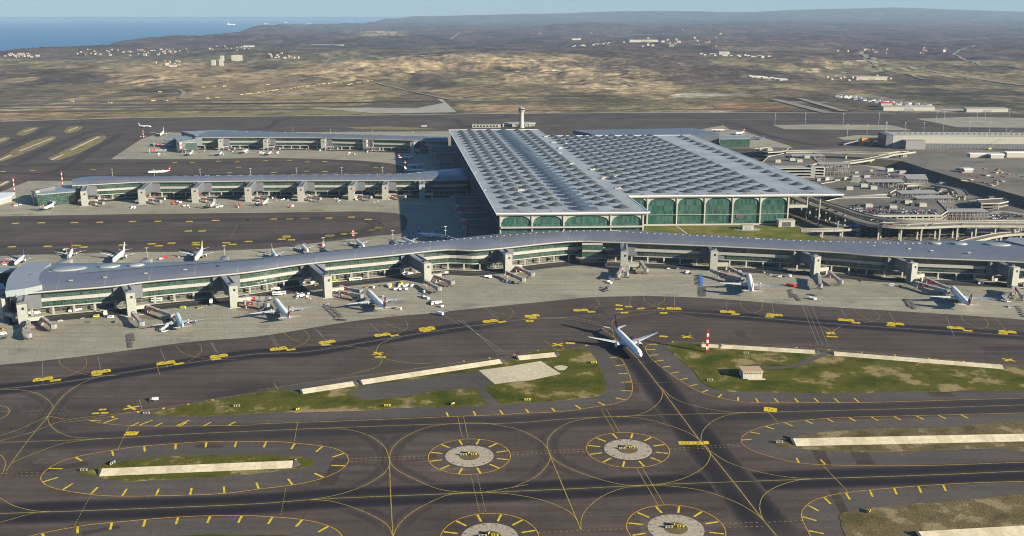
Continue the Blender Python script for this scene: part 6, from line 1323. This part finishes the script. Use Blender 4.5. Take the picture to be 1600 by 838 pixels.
# multi-storey car park with its open top deck
PK = U('e', [(640, 628), (1080, 626), (1120, 600), (1060, 540), (760, 515), (440, 520), (330, 545), (430, 575), (560, 612)], 14)
cp, cpL, cpc = deck('car_park', 'open multi-storey car park crowded with cars beside the curving viaduct', 'car park', PK, 0, 14, 3, (14, 13, .9), rail=True)
fa = MB(); A_, B_ = [p-cpc for p in U('e', [(645, 632), (1085, 629)], 14)]; nrm = Vector(((B_-A_).y, -(B_-A_).x, 0)).normalized()
for k in range(12): p = A_.lerp(B_, k/11); fa.box(p.x-.7, p.x+.7, p.y-.7, p.y+.7, 0, 14.6)
for z in (14.0, 10.2, 5.5): fa.beam((A_.x, A_.y-.2, z), (B_.x, B_.y-.2, z), .8, 1.7)
part('facade_frame', fa, 'cream', cp)
for k, (x, y) in enumerate([(625, 573), (775, 582), (960, 568), (870, 550)]):
    p = U('e', [(x, y)], 14)[0]-cpc; part('stair_head', MB().box(-5, 5, -4, 4, 14, 18.5), 'cream', cp, loc=(p.x, p.y, 0)); part('plant_room', MB().box(-4, 4, -4, 4, 14, 17), 'dark_grey', cp, loc=(p.x-11, p.y+4, 0))
# viaduct: a deck that curves round the car park
def road(name, label, P, wd, z, pier=0.0, pw=1.8, thick=1.6, lines=True, zp0=0, kind='viaduct'):
    "elevated road along P with its parapets, deck and piers; z a number or one height per point"
    P = [Vector((p.x, p.y, z if isinstance(z, (int, float)) else z[i])) for i, p in enumerate(P)]; P = smooth(P, 6); c = P[len(P)//2].copy(); c.z = 0; r = root('viaduct', label, kind, c); P = [p-c for p in P]; Nn = normals(P)
    def strip(o0, o1, z0, z1): return [[p+n*o0+Vector((0, 0, z0)), p+n*o1+Vector((0, 0, z0)), p+n*o1+Vector((0, 0, z1)), p+n*o0+Vector((0, 0, z1))] for p, n in zip(P, Nn)]
    part('road_deck', MB().loft(strip(wd/2, -wd/2, 0, -thick)[::1]), 'deck_road', r)
    for s in (-1, 1): part('parapet', MB().loft(strip(s*wd/2+.5*s, s*wd/2+.02*s, 1.1, -thick-.2) if s < 0 else strip(s*wd/2+.02, s*wd/2+.5, -thick-.2, 1.1)), 'road_concrete', r)
    if lines:
        lm = MB()
        for o_ in (-wd/6, wd/6): lm.ribbon([p+n*o_ for p, n in zip(P, Nn)], .3, 0)
        lm.v = [(v[0], v[1], 0) for v in lm.v]; k = 0; vv = []
        for o_ in (-wd/6, wd/6):
            for p in P: vv += [p.z+.05, p.z+.05]
        lm.v = [(v[0], v[1], zz) for v, zz in zip(lm.v, vv)]; part('lane_line', lm, 'white_line', r)
    if pier:
        Q_ = resample(P, pier); NQ = normals(Q_)
        for p, n in list(zip(Q_, NQ))[:45]:
            if p.z-thick > zp0+1.5:
                for o_ in (-wd*.28, wd*.28): q = p+n*o_; part('pier', MB().box(-pw/2, pw/2, -pw/2, pw/2, zp0, p.z-thick), 'cream', r, loc=(q.x, q.y, 0))
                part('pier_cap', MB().beam(p-n*wd*.42+Vector((0, 0, -thick-.7)), p+n*wd*.42+Vector((0, 0, -thick-.7)), 2.0, 1.4), 'cream', r)
    return r
va = U('e', [(150, 500), (250, 545), (400, 595), (520, 640), (660, 678), (820, 692), (1000, 690), (1200, 683), (1600, 685), (1750, 690)], 18)
road('viaduct', 'main curving viaduct on cream piers in front of the car park', va, 17, 18, 24)
vb = U('e', [(230, 495), (350, 545), (480, 585), (600, 625), (740, 650), (900, 663), (1150, 668), (1596, 664), (1750, 664)], 17)
road('viaduct', 'inner viaduct lane tucked between main viaduct and car park', vb, 10, 17, 30, pw=1.4)
vc = U('e', [(1150, 798), (1300, 765), (1450, 745), (1596, 735), (1750, 728)], 9); road('viaduct', 'lower ramp curving off right beneath the main viaduct', vc, 11, [6, 7, 9, 9, 9], 30)
vd = U('e', [(205, 705), (300, 708), (440, 705), (560, 700)], 11); road('viaduct', 'short pale link bridge under the terminal canopy next to the lawn', vd, 9, 9.5, 26)
ve = U('e', [(100, 228), (250, 226), (420, 230), (600, 235), (760, 240), (850, 232)], 12); road('viaduct', 'pale flyover left of the long cargo building', ve, 20, 12, 60, pw=3)
vf = U('e', [(340, 300), (450, 290), (600, 275), (700, 262), (770, 245), (900, 228)], 12); road('viaduct', 'second pale flyover curving up to join the other near the cargo building', vf, 14, [6, 8, 10, 12, 12, 12], 60, pw=3)
vg = U('e', [(850, 435), (930, 432), (1060, 440), (1180, 465), (1220, 500)], 10); road('viaduct', 'angular elevated walkway with cream frames right of the canopies', vg, 14, 10, 26, pw=2.0)
# open parking levels under the viaduct, its shade put into their darker greys
LP = [Vector((*Q('e', x, y, 0).xy, 0)) for x, y in [(430, 752), (700, 764), (1000, 766), (1230, 762), (1240, 735), (700, 732), (440, 722)]]
lp, lpL, lpc = deck('car_park_levels', 'dim open parking levels with many slim columns underneath the viaduct', 'car park', LP, 0, 12.5, 3, (11, 12, .7), rail=False, under='dark_grey', mat='mid_grey')
for k in range(9): 
    p = LP[0].lerp(LP[3], (k+.5)/9)-lpc; part('core_wall' if k in (1, 3, 6) else 'column', MB().box(-3.5 if k in (1, 3, 6) else -.8, 3.5 if k in (1, 3, 6) else .8, -1.2, 1.2, 0, 14.5), 'light_grey' if k in (1, 3, 6) else 'cream', lp, loc=(p.x, p.y+1.5, 0))
# flat parking roofs, stacked behind
def dk(P, z, label, **k):
    r, L_, c = deck('parking_deck', label, 'parking deck', U('e', P, z), 0, z, 2, (24, 22, 1.0), group='flat parking decks behind the terminal', **k); return r, c
def heads(r, c, pts, z):
    for x, y in pts:
        p = U('e', [(x, y)], z)[0]-c; part('stair_head', MB().box(-5, 5, -4, 4, z, z+5), 'cream', r, loc=(p.x, p.y, 0))
r, c = dk([(470, 512), (740, 495), (800, 465), (620, 430), (420, 415), (330, 430), (400, 480)], 12, 'grey parking deck with three cream stair heads right of the terminal roof'); heads(r, c, [(505, 465), (595, 448), (655, 462)], 12)
r, c = dk([(30, 325), (190, 330), (320, 300), (260, 255), (100, 240), (0, 262), (-40, 300)], 12, 'grey parking deck with stair heads right behind the terminal roof edge'); heads(r, c, [(60, 295), (150, 285), (195, 293), (240, 268)], 12)
r, c = dk([(0, 235), (105, 228), (130, 205), (20, 200), (-100, 215)], 12, 'small parking deck near the rear annex'); heads(r, c, [(10, 222), (-40, 218)], 12)
r, c = dk([(1300, 530), (1470, 520), (1500, 540), (1440, 552), (1330, 553)], 9, 'cream-fronted low deck at the right end of the walkway')
for P, z, lb, nx in (([(1090, 603), (1380, 603), (1340, 582), (1070, 585)], 13, 'steel canopy nearest the viaduct, right of the car park', 11), ([(930, 520), (1165, 518), (1130, 498), (885, 502)], 17, 'steel canopy just behind the car park cars', 8), ([(830, 490), (1070, 488), (1030, 466), (795, 470)], 17, 'steel canopy second behind the car park cars', 8),
                     ([(620, 418), (855, 418), (830, 398), (600, 402)], 16, 'steel canopy left of the elevated walkway', 8), ([(870, 400), (1000, 402), (980, 368), (845, 370)], 15, 'steel canopy with rusty roof at the head of the walkway', 5), ([(320, 308), (520, 306), (490, 292), (300, 294)], 20, 'tall open steel frame canopy in front of the curving flyover', 9),
                     ([(150, 256), (360, 256), (330, 242), (140, 244)], 16, 'steel canopy behind the grey parking deck', 8), ([(470, 518), (745, 508), (740, 498), (460, 505)], 14, 'long thin steel canopy over the road at the terminal roof corner', 7)):
    canopy(U('e', P, z), z, lb, nx=nx, ny=3)
b_ = root('car_park_wall', 'three-level cream car park front beside the tall steel frame', 'car park', U('e', [(286, 380)], 0)[0])
for k in range(4): part('slab', MB().box(-14, 14, -12, 12, 1+k*5.0, 2.4+k*5.0), 'cream', b_)
for s in (-1, 1): part('wall', MB().box(s*14-1, s*14+1, -11, 11.5, 0, 17.5), 'cream', b_)
part('back_wall', MB().box(-13, 13, 10, 11, 0, 16), 'dark_grey', b_)
b_ = root('car_park_wall', 'long striped car park front left of the cream three-level front', 'car park', U('e', [(130, 385)], 0)[0])
for k in range(4): part('slab', MB().box(-42, 34, -14, 14, 1+k*5.0, 2.4+k*5.0), 'light_grey', b_)
part('back_wall', MB().box(-40, 32, 12, 13, 0, 16), 'dark_grey', b_); part('stair_tower', MB().box(34.2, 42, -10, 10, 0, 20), 'mid_grey', b_)
# cargo building
CBp = U('e', [(775, 205), (1700, 212)], 0); cb0, cb1 = CBp; d = (cb1-cb0).normalized(); L_ = (cb1-cb0).length
cg = root('cargo_building', 'very long cream cargo terminal with a row of loading doors', 'warehouse', cb0, math.atan2(d.y, d.x))
part('wall', MB().box(0, L_, 0, 60, 0, 26), 'cream', cg); part('roof', MB().box(-1, L_, -1, 61, 26, 27.2), 'cream', cg); part('end_wall', MB().box(-14, -.1, 0, 58, 0, 27), 'grey_panel', cg)
part('office_block', MB().box(20, 60, -22, -.1, 0, 18), 'mid_grey', cg)
for k in range(40):
    x = 66+k*(L_-80)/40; part('loading_door', MB().box(x, x+4.5, -.35, .1, 0, 10), 'grey_panel', cg)
for k in range(24): x = 20+k*(L_-40)/24; part('roof_unit', MB().box(x, x+6, 20, 25, 27.2, 29.5), 'mid_grey', cg)
yb = U('e', [(645, 190)], 0)[0]; r = root('orange_gantry', 'orange steel frame standing left of the cargo building', 'gantry', yb); 
part('frame', MB().box(-24, 24, -8, 8, 12, 16).box(-24, -21, -8, 8, 0, 12).box(21, 24, -8, 8, 0, 12).box(-2, 1, -8, 8, 0, 12), 'orange', r); part('loading_ramp', MB().beam((-60, 0, 3), (-26, 0, 12), 8, 2), 'cream', r)
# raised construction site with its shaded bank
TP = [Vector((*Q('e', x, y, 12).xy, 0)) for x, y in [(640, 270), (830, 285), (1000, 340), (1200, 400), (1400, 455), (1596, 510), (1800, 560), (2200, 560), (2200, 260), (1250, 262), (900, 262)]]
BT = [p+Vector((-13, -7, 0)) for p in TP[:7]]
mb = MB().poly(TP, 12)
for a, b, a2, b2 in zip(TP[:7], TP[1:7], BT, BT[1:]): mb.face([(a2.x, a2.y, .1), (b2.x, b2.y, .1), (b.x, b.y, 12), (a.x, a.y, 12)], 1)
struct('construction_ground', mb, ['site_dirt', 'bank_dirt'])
struct('haul_road', MB().ribbon(smooth(U('e', [(560, 300), (700, 330), (850, 370), (1000, 385), (1150, 400)], 0), 10), 22, .06).ribbon(smooth(U('e', [(1500, 520), (1520, 545), (1440, 575), (1380, 590)], 0), 6), 9, .065).ribbon(smooth(U('e', [(1596, 620), (1450, 600), (1380, 640)], 0), 8), 12, .067), 'road_concrete')
struct('landside_verge', MB().poly(U('e', [(560, 290), (650, 285), (850, 355), (830, 370)], 0), .05).poly(U('e', [(370, 405), (480, 395), (560, 400), (480, 412)], 0), .055).poly(U('e', [(240, 515), (470, 510), (430, 530), (300, 540)], 0), .052), 'grass')
for k in range(34):
    p = Q('e', random.uniform(1180, 1590), random.uniform(335, 440), 12); rz = random.random()*3
    if p.x > TP[2].x:
        s = random.uniform(2, 6); col = random.choice(['brown_mud', 'tan_roof', 'light_grey', 'tile_roof'])
        thing('material_pile', MB().prism([Vector((-s, -s*.5, 0)), Vector((s, -s*.6, 0)), Vector((s*1.1, s*.5, 0)), Vector((-s*.8, s*.6, 0))], 0, random.uniform(.8, 2.2)), col, f'{ {"brown_mud": "brown", "tan_roof": "tan", "light_grey": "pale grey", "tile_roof": "rust red"}[col]} pile of building material on the construction ground at right', 'material pile', f'{col.split("_")[0]} piles of building material', loc=(p.x, p.y, 12.01), rz=rz)
def crane(v_, x, y, H_, J, rz, lb, z=0):
    p = Q(v_, x, y, z); r = root('mobile_crane', lb, 'crane', (p.x, p.y, z), rz); part('carrier', MB().box(-4, 4, -1.5, 1.5, .5, 3), 'vehicle_yellow', r); part('boom', MB().beam((0, 0, 3), (J, 0, H_), .4, .5), 'mid_grey', r); part('wheel_set', MB().box(-3.6, 3.6, -1.7, 1.7, 0, .8), 'tyre', r)
crane('e', 1380, 215, 38, 60, .4, 'crane with long slanting boom in front of the cargo building'); crane('e', 1480, 205, 46, -3, 0, 'upright crane by the right part of the cargo building')
for k, (x, y, w_, h, lb) in enumerate([(1545, 262, 40, 9, 'white site shed with pitched roof at the right edge of the construction ground'), (1350, 262, 60, 6, 'long row of white site cabins on the construction ground'), (1420, 268, 24, 6, 'short white site cabin beside the long row'), (1240, 355, 14, 5, 'small white site cabin near the shaded bank')]):
    p = Q('e', x, y, 12); r = root('site_cabin', lb, 'site cabin', (p.x, p.y, 12)); part('wall', MB().box(-w_/2, w_/2, -6, 6, 0, h), 'house_white', r); part('roof', MB().prism([Vector((-w_/2-1, -7, 0)), Vector((w_/2+1, -7, 0)), Vector((w_/2+1, 7, 0)), Vector((-w_/2-1, 7, 0))], h, h+1.5), 'white_body', r)
# light masts on the far aprons, right
def lmast():
    r = root('light_mast', 'x', 'light mast'); part('pole', MB().tube((0, 0, 0), (0, 0, 30), .5, .3, 6), 'light_grey', r); part('lamp_head', MB().box(-1.8, 1.8, -.5, .5, 29, 30.2).box(-1.2, 1.2, -.4, .4, 25, 25.6), 'light_grey', r); return r
for i, (x, y) in enumerate([(840, 66), (1028, 62), (1265, 62), (1487, 60), (1290, 140), (1412, 142), (1530, 125)]):
    p = Q('d', x, y); place('lm', lmast, (p.x, p.y, 0), 0, f'tall light mast, {ORD[i]} of the seven on the open apron behind the terminal', 'light masts on the far aprons')
for i, (x, y) in enumerate([(735, 130), (852, 128), (968, 128), (1088, 124), (1048, 45), (1095, 50), (1250, 120), (1300, 45), (1350, 40), (1378, 118), (1500, 30)]):
    p = Q('e', x, y); place('lm', lmast, (p.x, p.y, 0), 0, f'tall light mast, {ORD[i]} of those behind the cargo building counted from the left', 'light masts on the far aprons')
# street clutter between the decks: low blocks, bus shelters, walls
for k in range(46):
    x, y = random.choice([(random.uniform(260, 640), random.uniform(385, 430)), (random.uniform(540, 1000), random.uniform(350, 400)), (random.uniform(1000, 1480), random.uniform(470, 600)), (random.uniform(0, 300), random.uniform(330, 380)), (random.uniform(760, 1120), random.uniform(420, 500))])
    p = Q('e', x, y); c = random.choice(['light_grey', 'mid_grey', 'cream', 'dark_grey', 'steel']); a, b_, h_ = random.uniform(2, 9), random.uniform(1.5, 4), random.uniform(2, 5)
    cn = {'light_grey': 'light grey', 'mid_grey': 'mid grey', 'cream': 'cream', 'dark_grey': 'dark grey', 'steel': 'dull metal'}[c]
    thing('utility_block', MB().box(-a, a, -b_, b_, 0, h_).box(-a-.3, a+.3, -b_-.3, b_+.3, h_, h_+.4).box(-a*.3, a*.3, -b_-.1, -b_+.1, .2, h_*.8), c, f'{cn} utility block among the roads and decks right of the terminal', 'utility block', f'{cn} utility blocks on the landside', loc=(p.x, p.y, .05), rz=random.uniform(-.3, .5))
# parked cars
CC = ['white_body']*7+['silver']*6+['black_car']*6+['mid_grey']*5+['signal_red', 'blue']
def pcar(p, z, rz, grp):
    c = random.choice(CC); o = link('parked_car', MESH['car', c], None, (p.x, p.y, z), rz, (1.12, 1.12, 1.12)); tag(o, f'{CW[c]} car {grp}', 'car', f'{CW[c]} cars {grp}')
def inpoly(P, x, y):
    k = False
    for a, b in zip(P, P[1:]+P[:1]):
        if (a.y > y) != (b.y > y) and x < (b.x-a.x)*(y-a.y)/(b.y-a.y)+a.x: k = not k
    return k
def lot(P, z, grp, dx=2.9, gap=(5.4, 7.5), prob=.8, rot=0.2, maxn=150):
    cx = sum(p.x for p in P)/len(P); cyy = sum(p.y for p in P)/len(P); n = 0; y = -90; k = 0; c_, s_ = math.cos(rot), math.sin(rot)
    while y < 90:
        x = -150
        while x < 150:
            X_, Y_ = cx+x*c_-y*s_, cyy+x*s_+y*c_
            if n < maxn and random.random() < prob and inpoly(P, X_, Y_): pcar(Vector((X_, Y_, 0)), z, rot+(0 if k % 2 else math.pi)+random.uniform(-.04, .04), grp); n += 1
            x += dx
        y += gap[k % 2]; k += 1
lot(U('e', [(650, 618), (1060, 616), (1040, 545), (760, 522), (480, 528), (400, 548), (560, 600)], 14), 14.02, 'on the open top deck of the car park', rot=-.15, prob=.85, dx=3.0, maxn=165)
lot(U('e', [(550, 330), (700, 350), (840, 385), (780, 390), (600, 365)], 0), .1, 'in the small lot below the flyovers', rot=-.4, maxn=40, prob=.7)
lot(U('e', [(1390, 610), (1590, 605), (1590, 640), (1400, 650)], 0), .1, 'in the lot right of the nearest canopy', rot=.1, maxn=40, prob=.7)
lot(U('e', [(1120, 480), (1190, 490), (1170, 500), (1100, 490)], 0), .1, 'under the elevated walkway', rot=.1, maxn=12)
lot(U('e', [(560, 720), (700, 716), (900, 730), (800, 760), (600, 750)], 0), .1, 'parked at ground level beneath the viaduct', rot=.1, maxn=22, prob=.5)
for k in range(14):
    f = random.random(); i = int(f*(len(va)-2)); p = va[i].lerp(va[i+1], random.random())+Vector((random.uniform(-2, 2), random.uniform(-5, 5), 0)); d = va[i+1]-va[i]; pcar(p, 18.05, math.atan2(-d.x, d.y), 'driving on the main viaduct')
# ------------------------------------------------------------------ far countryside: houses, sheds, trucks, ships
def ground_at(v_, x, y):
    "walk along the sight line to the terrain so that far things sit on the ground"
    p = Q(v_, x, y, 0); z = 0
    for _ in range(6):
        z = gz(p); p = Q(v_, x, y, z)
        if p.y > 60000: break
    p.z = z; return p
hm_ = {}
def house_mesh(k):
    w_, d_, h = [(11, 9, 6), (15, 10, 7), (9, 8, 8), (20, 12, 9)][k]
    mb = MB().box(-w_/2, w_/2, -d_/2, d_/2, -3, h, 0)
    mb.face([(-w_/2-.6, -d_/2-.6, h), (w_/2+.6, -d_/2-.6, h), (w_/2+.6, 0, h+3), (-w_/2-.6, 0, h+3)], 1).face([(w_/2+.6, d_/2+.6, h), (-w_/2-.6, d_/2+.6, h), (-w_/2-.6, 0, h+3), (w_/2+.6, 0, h+3)], 1)
    for x in (-w_*.3, 0, w_*.3): mb.box(x-.7, x+.7, -d_/2-.05, -d_/2+.05, 1.5, 3.2, 2)
    return mb.mesh('house', ['house_white', 'tile_roof', 'dark'])
HMS = [house_mesh(k) for k in range(4)]
def village(n, x0, x1, y0, y1, curve, where_, sc=1.0):
    for k in range(n):
        x = random.uniform(x0, x1); y = random.uniform(y0, y1)+curve*((x-(x0+x1)/2)/(x1-x0)*2)**2*-1; p = ground_at('s', x, y); kk = random.choice((0, 0, 1, 1, 2, 3)); s = sc*random.uniform(.5, .95)
        o = link('house', HMS[kk], None, (p.x, p.y, p.z+.5), random.uniform(-.5, .5), (s, s, s)); nm = ['small', 'wide', 'narrow', 'large'][kk]; tag(o, f'{nm} white house {where_}', 'house', f'{nm} white houses {where_}')
village(60, 240, 590, 157, 175, 4, 'in the village below the sea on the left', 1.3); village(26, 0, 120, 168, 180, 0, 'scattered near the coast at the far left', 1.3); village(14, 640, 800, 145, 160, 0, 'beside the long white shed left of centre', 1.3); village(14, 460, 560, 190, 212, 0, 'near the grey silos on the left hills', 1.2); village(26, 840, 930, 168, 184, 0, 'above the quarry left of centre', 1.2)
village(22, 1650, 2300, 90, 108, 0, 'far off below the horizon at right', 2.2); village(30, 2600, 3000, 150, 170, 0, 'scattered in the valley at the upper right', 1.8); village(24, 2000, 2240, 117, 150, 0, 'spread over the dark hills right of centre', 1.9)
def shed(v_, x, y, w_, d_, h, rz, lb, name='industrial_shed', c='light_grey', cat='shed', grp=None):
    p = ground_at(v_, x, y); r = root(name, lb, cat, (p.x, p.y, p.z), rz, grp); part('wall', MB().box(-w_/2, w_/2, -d_/2, d_/2, -4, h), 'house_white', r); part('roof', MB().prism([Vector((-w_/2-.5, -d_/2-.5, 0)), Vector((w_/2+.5, -d_/2-.5, 0)), Vector((w_/2+.5, d_/2+.5, 0)), Vector((-w_/2-.5, d_/2+.5, 0))], h, [h+.6, h+.6, h+3, h+3]), c, r)
    part('door', MB().box(-w_*.1, w_*.1, -d_/2-.3, -d_/2+.2, 0, h*.7), 'mid_grey', r); return r
shed('s', 1000, 145, 420, 40, 12, 0, 'very long low white shed on the hills left of centre'); shed('s', 1090, 133, 120, 40, 10, 0, 'short white shed behind the very long one'); shed('s', 778, 147, 90, 30, 10, .2, 'pale shed in the middle of the left hills')
for k, (x, y, h) in enumerate([(668, 205, 26), (692, 206, 30), (695, 190, 26), (730, 190, 30), (742, 192, 34), (752, 190, 30)]):
    p = ground_at('s', x, y); r = root('silo_block', f'{["leftmost low", "wide white", "small rear", "slim grey", "tallest", "rightmost"][k]} block of the silo works on the left hills', 'silo', (p.x, p.y, p.z)); part('body', MB().box(-10, 10, -7, 7, -3, h), 'house_white', r); part('roof', MB().box(-8, 8, -6, 6, h, h+3), 'light_grey', r)
shed('t', 240, 92, 380, 60, 22, 0, 'white factory roofs high on the dark hills, centre'); shed('t', 410, 131, 260, 50, 16, .1, 'long white warehouse, right one of the camp on the dark hills'); shed('t', 380, 127, 150, 40, 14, 0, 'white warehouse behind the long one on the dark hills'); shed('t', 662, 169, 70, 30, 14, 0, 'cream block in the middle of the wooded slope at right')
shed('t', 1367, 112, 300, 60, 20, 0, 'long bright shed far away at upper right'); shed('t', 200, 126, 90, 40, 16, .2, 'pale works on the left end of the hillside camp'); shed('t', 1120, 250, 130, 30, 12, 0, 'cream-roofed shed in front of the white tents at right', c='tan_roof'); shed('t', 1235, 345, 150, 26, 10, 0, 'long pale shed at the edge of the far apron, right'); shed('t', 1166, 335, 34, 22, 12, 0, 'small red-roofed shed by the crowded yard at right', c='signal_red'); shed('t', 1480, 350, 120, 20, 9, 0, 'grey shed on the perimeter road at far right')
for k in range(44):
    f = k/43; x = 180+random.uniform(0, 110)+(k % 2)*random.uniform(0, 160); y = 147-(x-180)*.085+random.uniform(-3, 3); p = ground_at('t', x, y); thing('site_cabin', MB().box(-9, 9, -4, 4, -2, 5, 0).box(-9.6, 9.6, -4.6, 4.6, 5, 5.8, 1), ['house_white', 'light_grey'], 'long white cabin in rows on the dark hillside camp', 'site cabin', 'white cabins of the hillside camp', loc=p, rz=.2) if k < 40 else None
for k in range(16):
    p = ground_at('t', 985+k*13+random.uniform(-2, 2), 242+random.uniform(-3, 3)+(k % 2)*8); r = thing('round_tent', MB().loft(ringz([(8, -2), (8, 5), (5, 7), (.5, 8)], 10)), 'light_grey', 'white rounded tank among a double row on the right hillside', 'storage tank', 'white rounded tanks on the right hillside', sm=40, loc=p)
for k in range(26):
    x = 745+k*4.4; p = ground_at('t', x, 240+k*.5+random.uniform(-2, 2)); thing('site_cabin', MB().box(-8, 8, -4, 4, -2, 5, 0).box(-8.5, 8.5, -4.5, 4.5, 5, 6, 1), ['house_white', 'white_body'], 'white cabin in the row at the foot of the cleared hill, right', 'site cabin', 'white cabins at the foot of the cleared hill', loc=p)
for k in range(30):
    x = random.uniform(580, 820); p = ground_at('t', x, 170+(x-580)*.04+random.uniform(-2, 3)); thing('site_cabin', MB().box(-10, 10, -5, 5, -2, 6, 0).box(-10.5, 10.5, -5.5, 5.5, 6, 7, 1), ['house_white', 'light_grey'], 'white block in the thin line across the wooded slope', 'site cabin', 'white blocks across the wooded slope', loc=p, rz=random.random()*.5)
# yellow trucks lined up on the earthworks
def dumper():
    r = root('dump_truck', 'x', 'dump truck'); part('cab', MB().box(-3.4, -.4, 4, 8, 1.5, 6.5), 'white_body', r); part('tipper_body', MB().prism([Vector((-4, -8, 0)), Vector((4, -8, 0)), Vector((4, 5, 0)), Vector((-4, 5, 0))], [2, 2, 2.5, 2.5], [6.5, 6.5, 7.5, 7.5]), 'dull_yellow', r); part('wheel_set', MB().box(-3.8, 3.8, -7, 7, 0, 2), 'tyre', r); return r
for k in range(34):
    x = 760+k*12.2+random.uniform(-3, 3); y = 299-(x-760)*.135+random.uniform(-1.5, 1.5)
    if x > 1080: y = 268-(x-1080)*.17
    p = ground_at('s', x, y); place('dt', dumper, (p.x, p.y, p.z), random.uniform(1.2, 1.9), 'yellow dump truck in the long line across the earthworks', 'yellow dump trucks lined up on the earthworks', (.62, .62, .62))
for x, y in ((635, 275), (670, 272), (650, 310), (680, 308), (703, 272), (500, 290), (520, 318), (838, 267), (480, 318), (345, 325), (225, 320)):
    p = ground_at('s', x, y); place('dt', dumper, (p.x, p.y, p.z), random.uniform(1.2, 1.9), 'yellow dump truck standing apart on the left earthworks', 'lone yellow dump trucks on the left earthworks', (.7, .7, .7))
for k in range(90):
    x = 1010+random.uniform(0, 300); y = 300+(x-1010)*.12+random.uniform(-4, 6)
    p = Q('t', x, y, 0); p.z = gz(p); c = random.choice(['white_body', 'white_body', 'silver']); o = link('parked_van', MESH['van', c], None, p, random.uniform(.8, 1.8), (2.2, 2.2, 2.2)); tag(o, f'{CW[c]} vehicle in the crowded yard beyond the runway at right', 'van', f'{CW[c]} vehicles in the crowded yard')
# ships out at sea
for k, (x, y, s, lb) in enumerate([(723, 76, 1.5, 'largest white ship on the sea'), (833, 74, .9, 'small white ship second from the left on the sea'), (893, 70, .9, 'pale ship third from the left on the sea'), (966, 72, .8, 'tiny ship fourth from the left on the sea'), (1100, 66, .9, 'faint ship farthest right on the sea')]):
    p = Q('s', x, y+2, -40); L_ = 170*s; r = root('cargo_ship', lb, 'ship', p, .1); part('hull', MB().prism([Vector((-L_/2, -12, 0)), Vector((L_*.4, -12, 0)), Vector((L_/2, 0, 0)), Vector((L_*.4, 12, 0)), Vector((-L_/2, 12, 0))], -2, 18*s), 'white_body', r); part('bridge_house', MB().box(-L_*.42, -L_*.25, -10, 10, 18*s, 48*s), 'white_body', r)
# roads over the hills and the motorway at right
hr = MB()
def hroad(v_, pts, wd, z=2.0):
    P = []
    for x, y in pts: P.append(ground_at(v_, x, y))
    P = smooth(P, 60); vs = []
    Nn = normals(P); a = len(hr.v)
    for p, n in zip(P, Nn):
        for s in (-1, 1): q = p+n*s*wd/2; hr.v.append((q.x, q.y, gz(p)+z))
    for i in range(len(P)-1): hr.f.append([a+2*i, a+2*i+2, a+2*i+3, a+2*i+1]); hr.m.append(0)
for v_, P, wd in (('t', [(1596, 268), (1400, 240), (1250, 215), (1150, 190), (1080, 168)], 36), ('t', [(1596, 215), (1480, 208), (1400, 180), (1380, 165), (1450, 145)], 20), ('t', [(410, 155), (500, 154), (580, 150)], 22), ('t', [(900, 310), (1040, 350)], 26), ('t', [(820, 312), (990, 355)], 34), ('t', [(1090, 185), (1170, 220), (1300, 250)], 16), ('s', [(0, 235), (200, 222), (400, 213), (560, 210)], 14), ('s', [(1080, 188), (1300, 190), (1460, 178), (1596, 172)], 16), ('s', [(1410, 128), (1420, 115), (1440, 108)], 26), ('s', [(560, 310), (575, 290), (560, 282)], 16), ('s', [(1180, 262), (1300, 290), (1400, 312)], 14), ('s', [(1450, 305), (1530, 296), (1596, 290)], 18), ('t', [(300, 250), (380, 272)], 14), ('t', [(0, 165), (140, 165)], 20)): hroad(v_, P, wd)
struct('country_road', hr, 'hill_road')
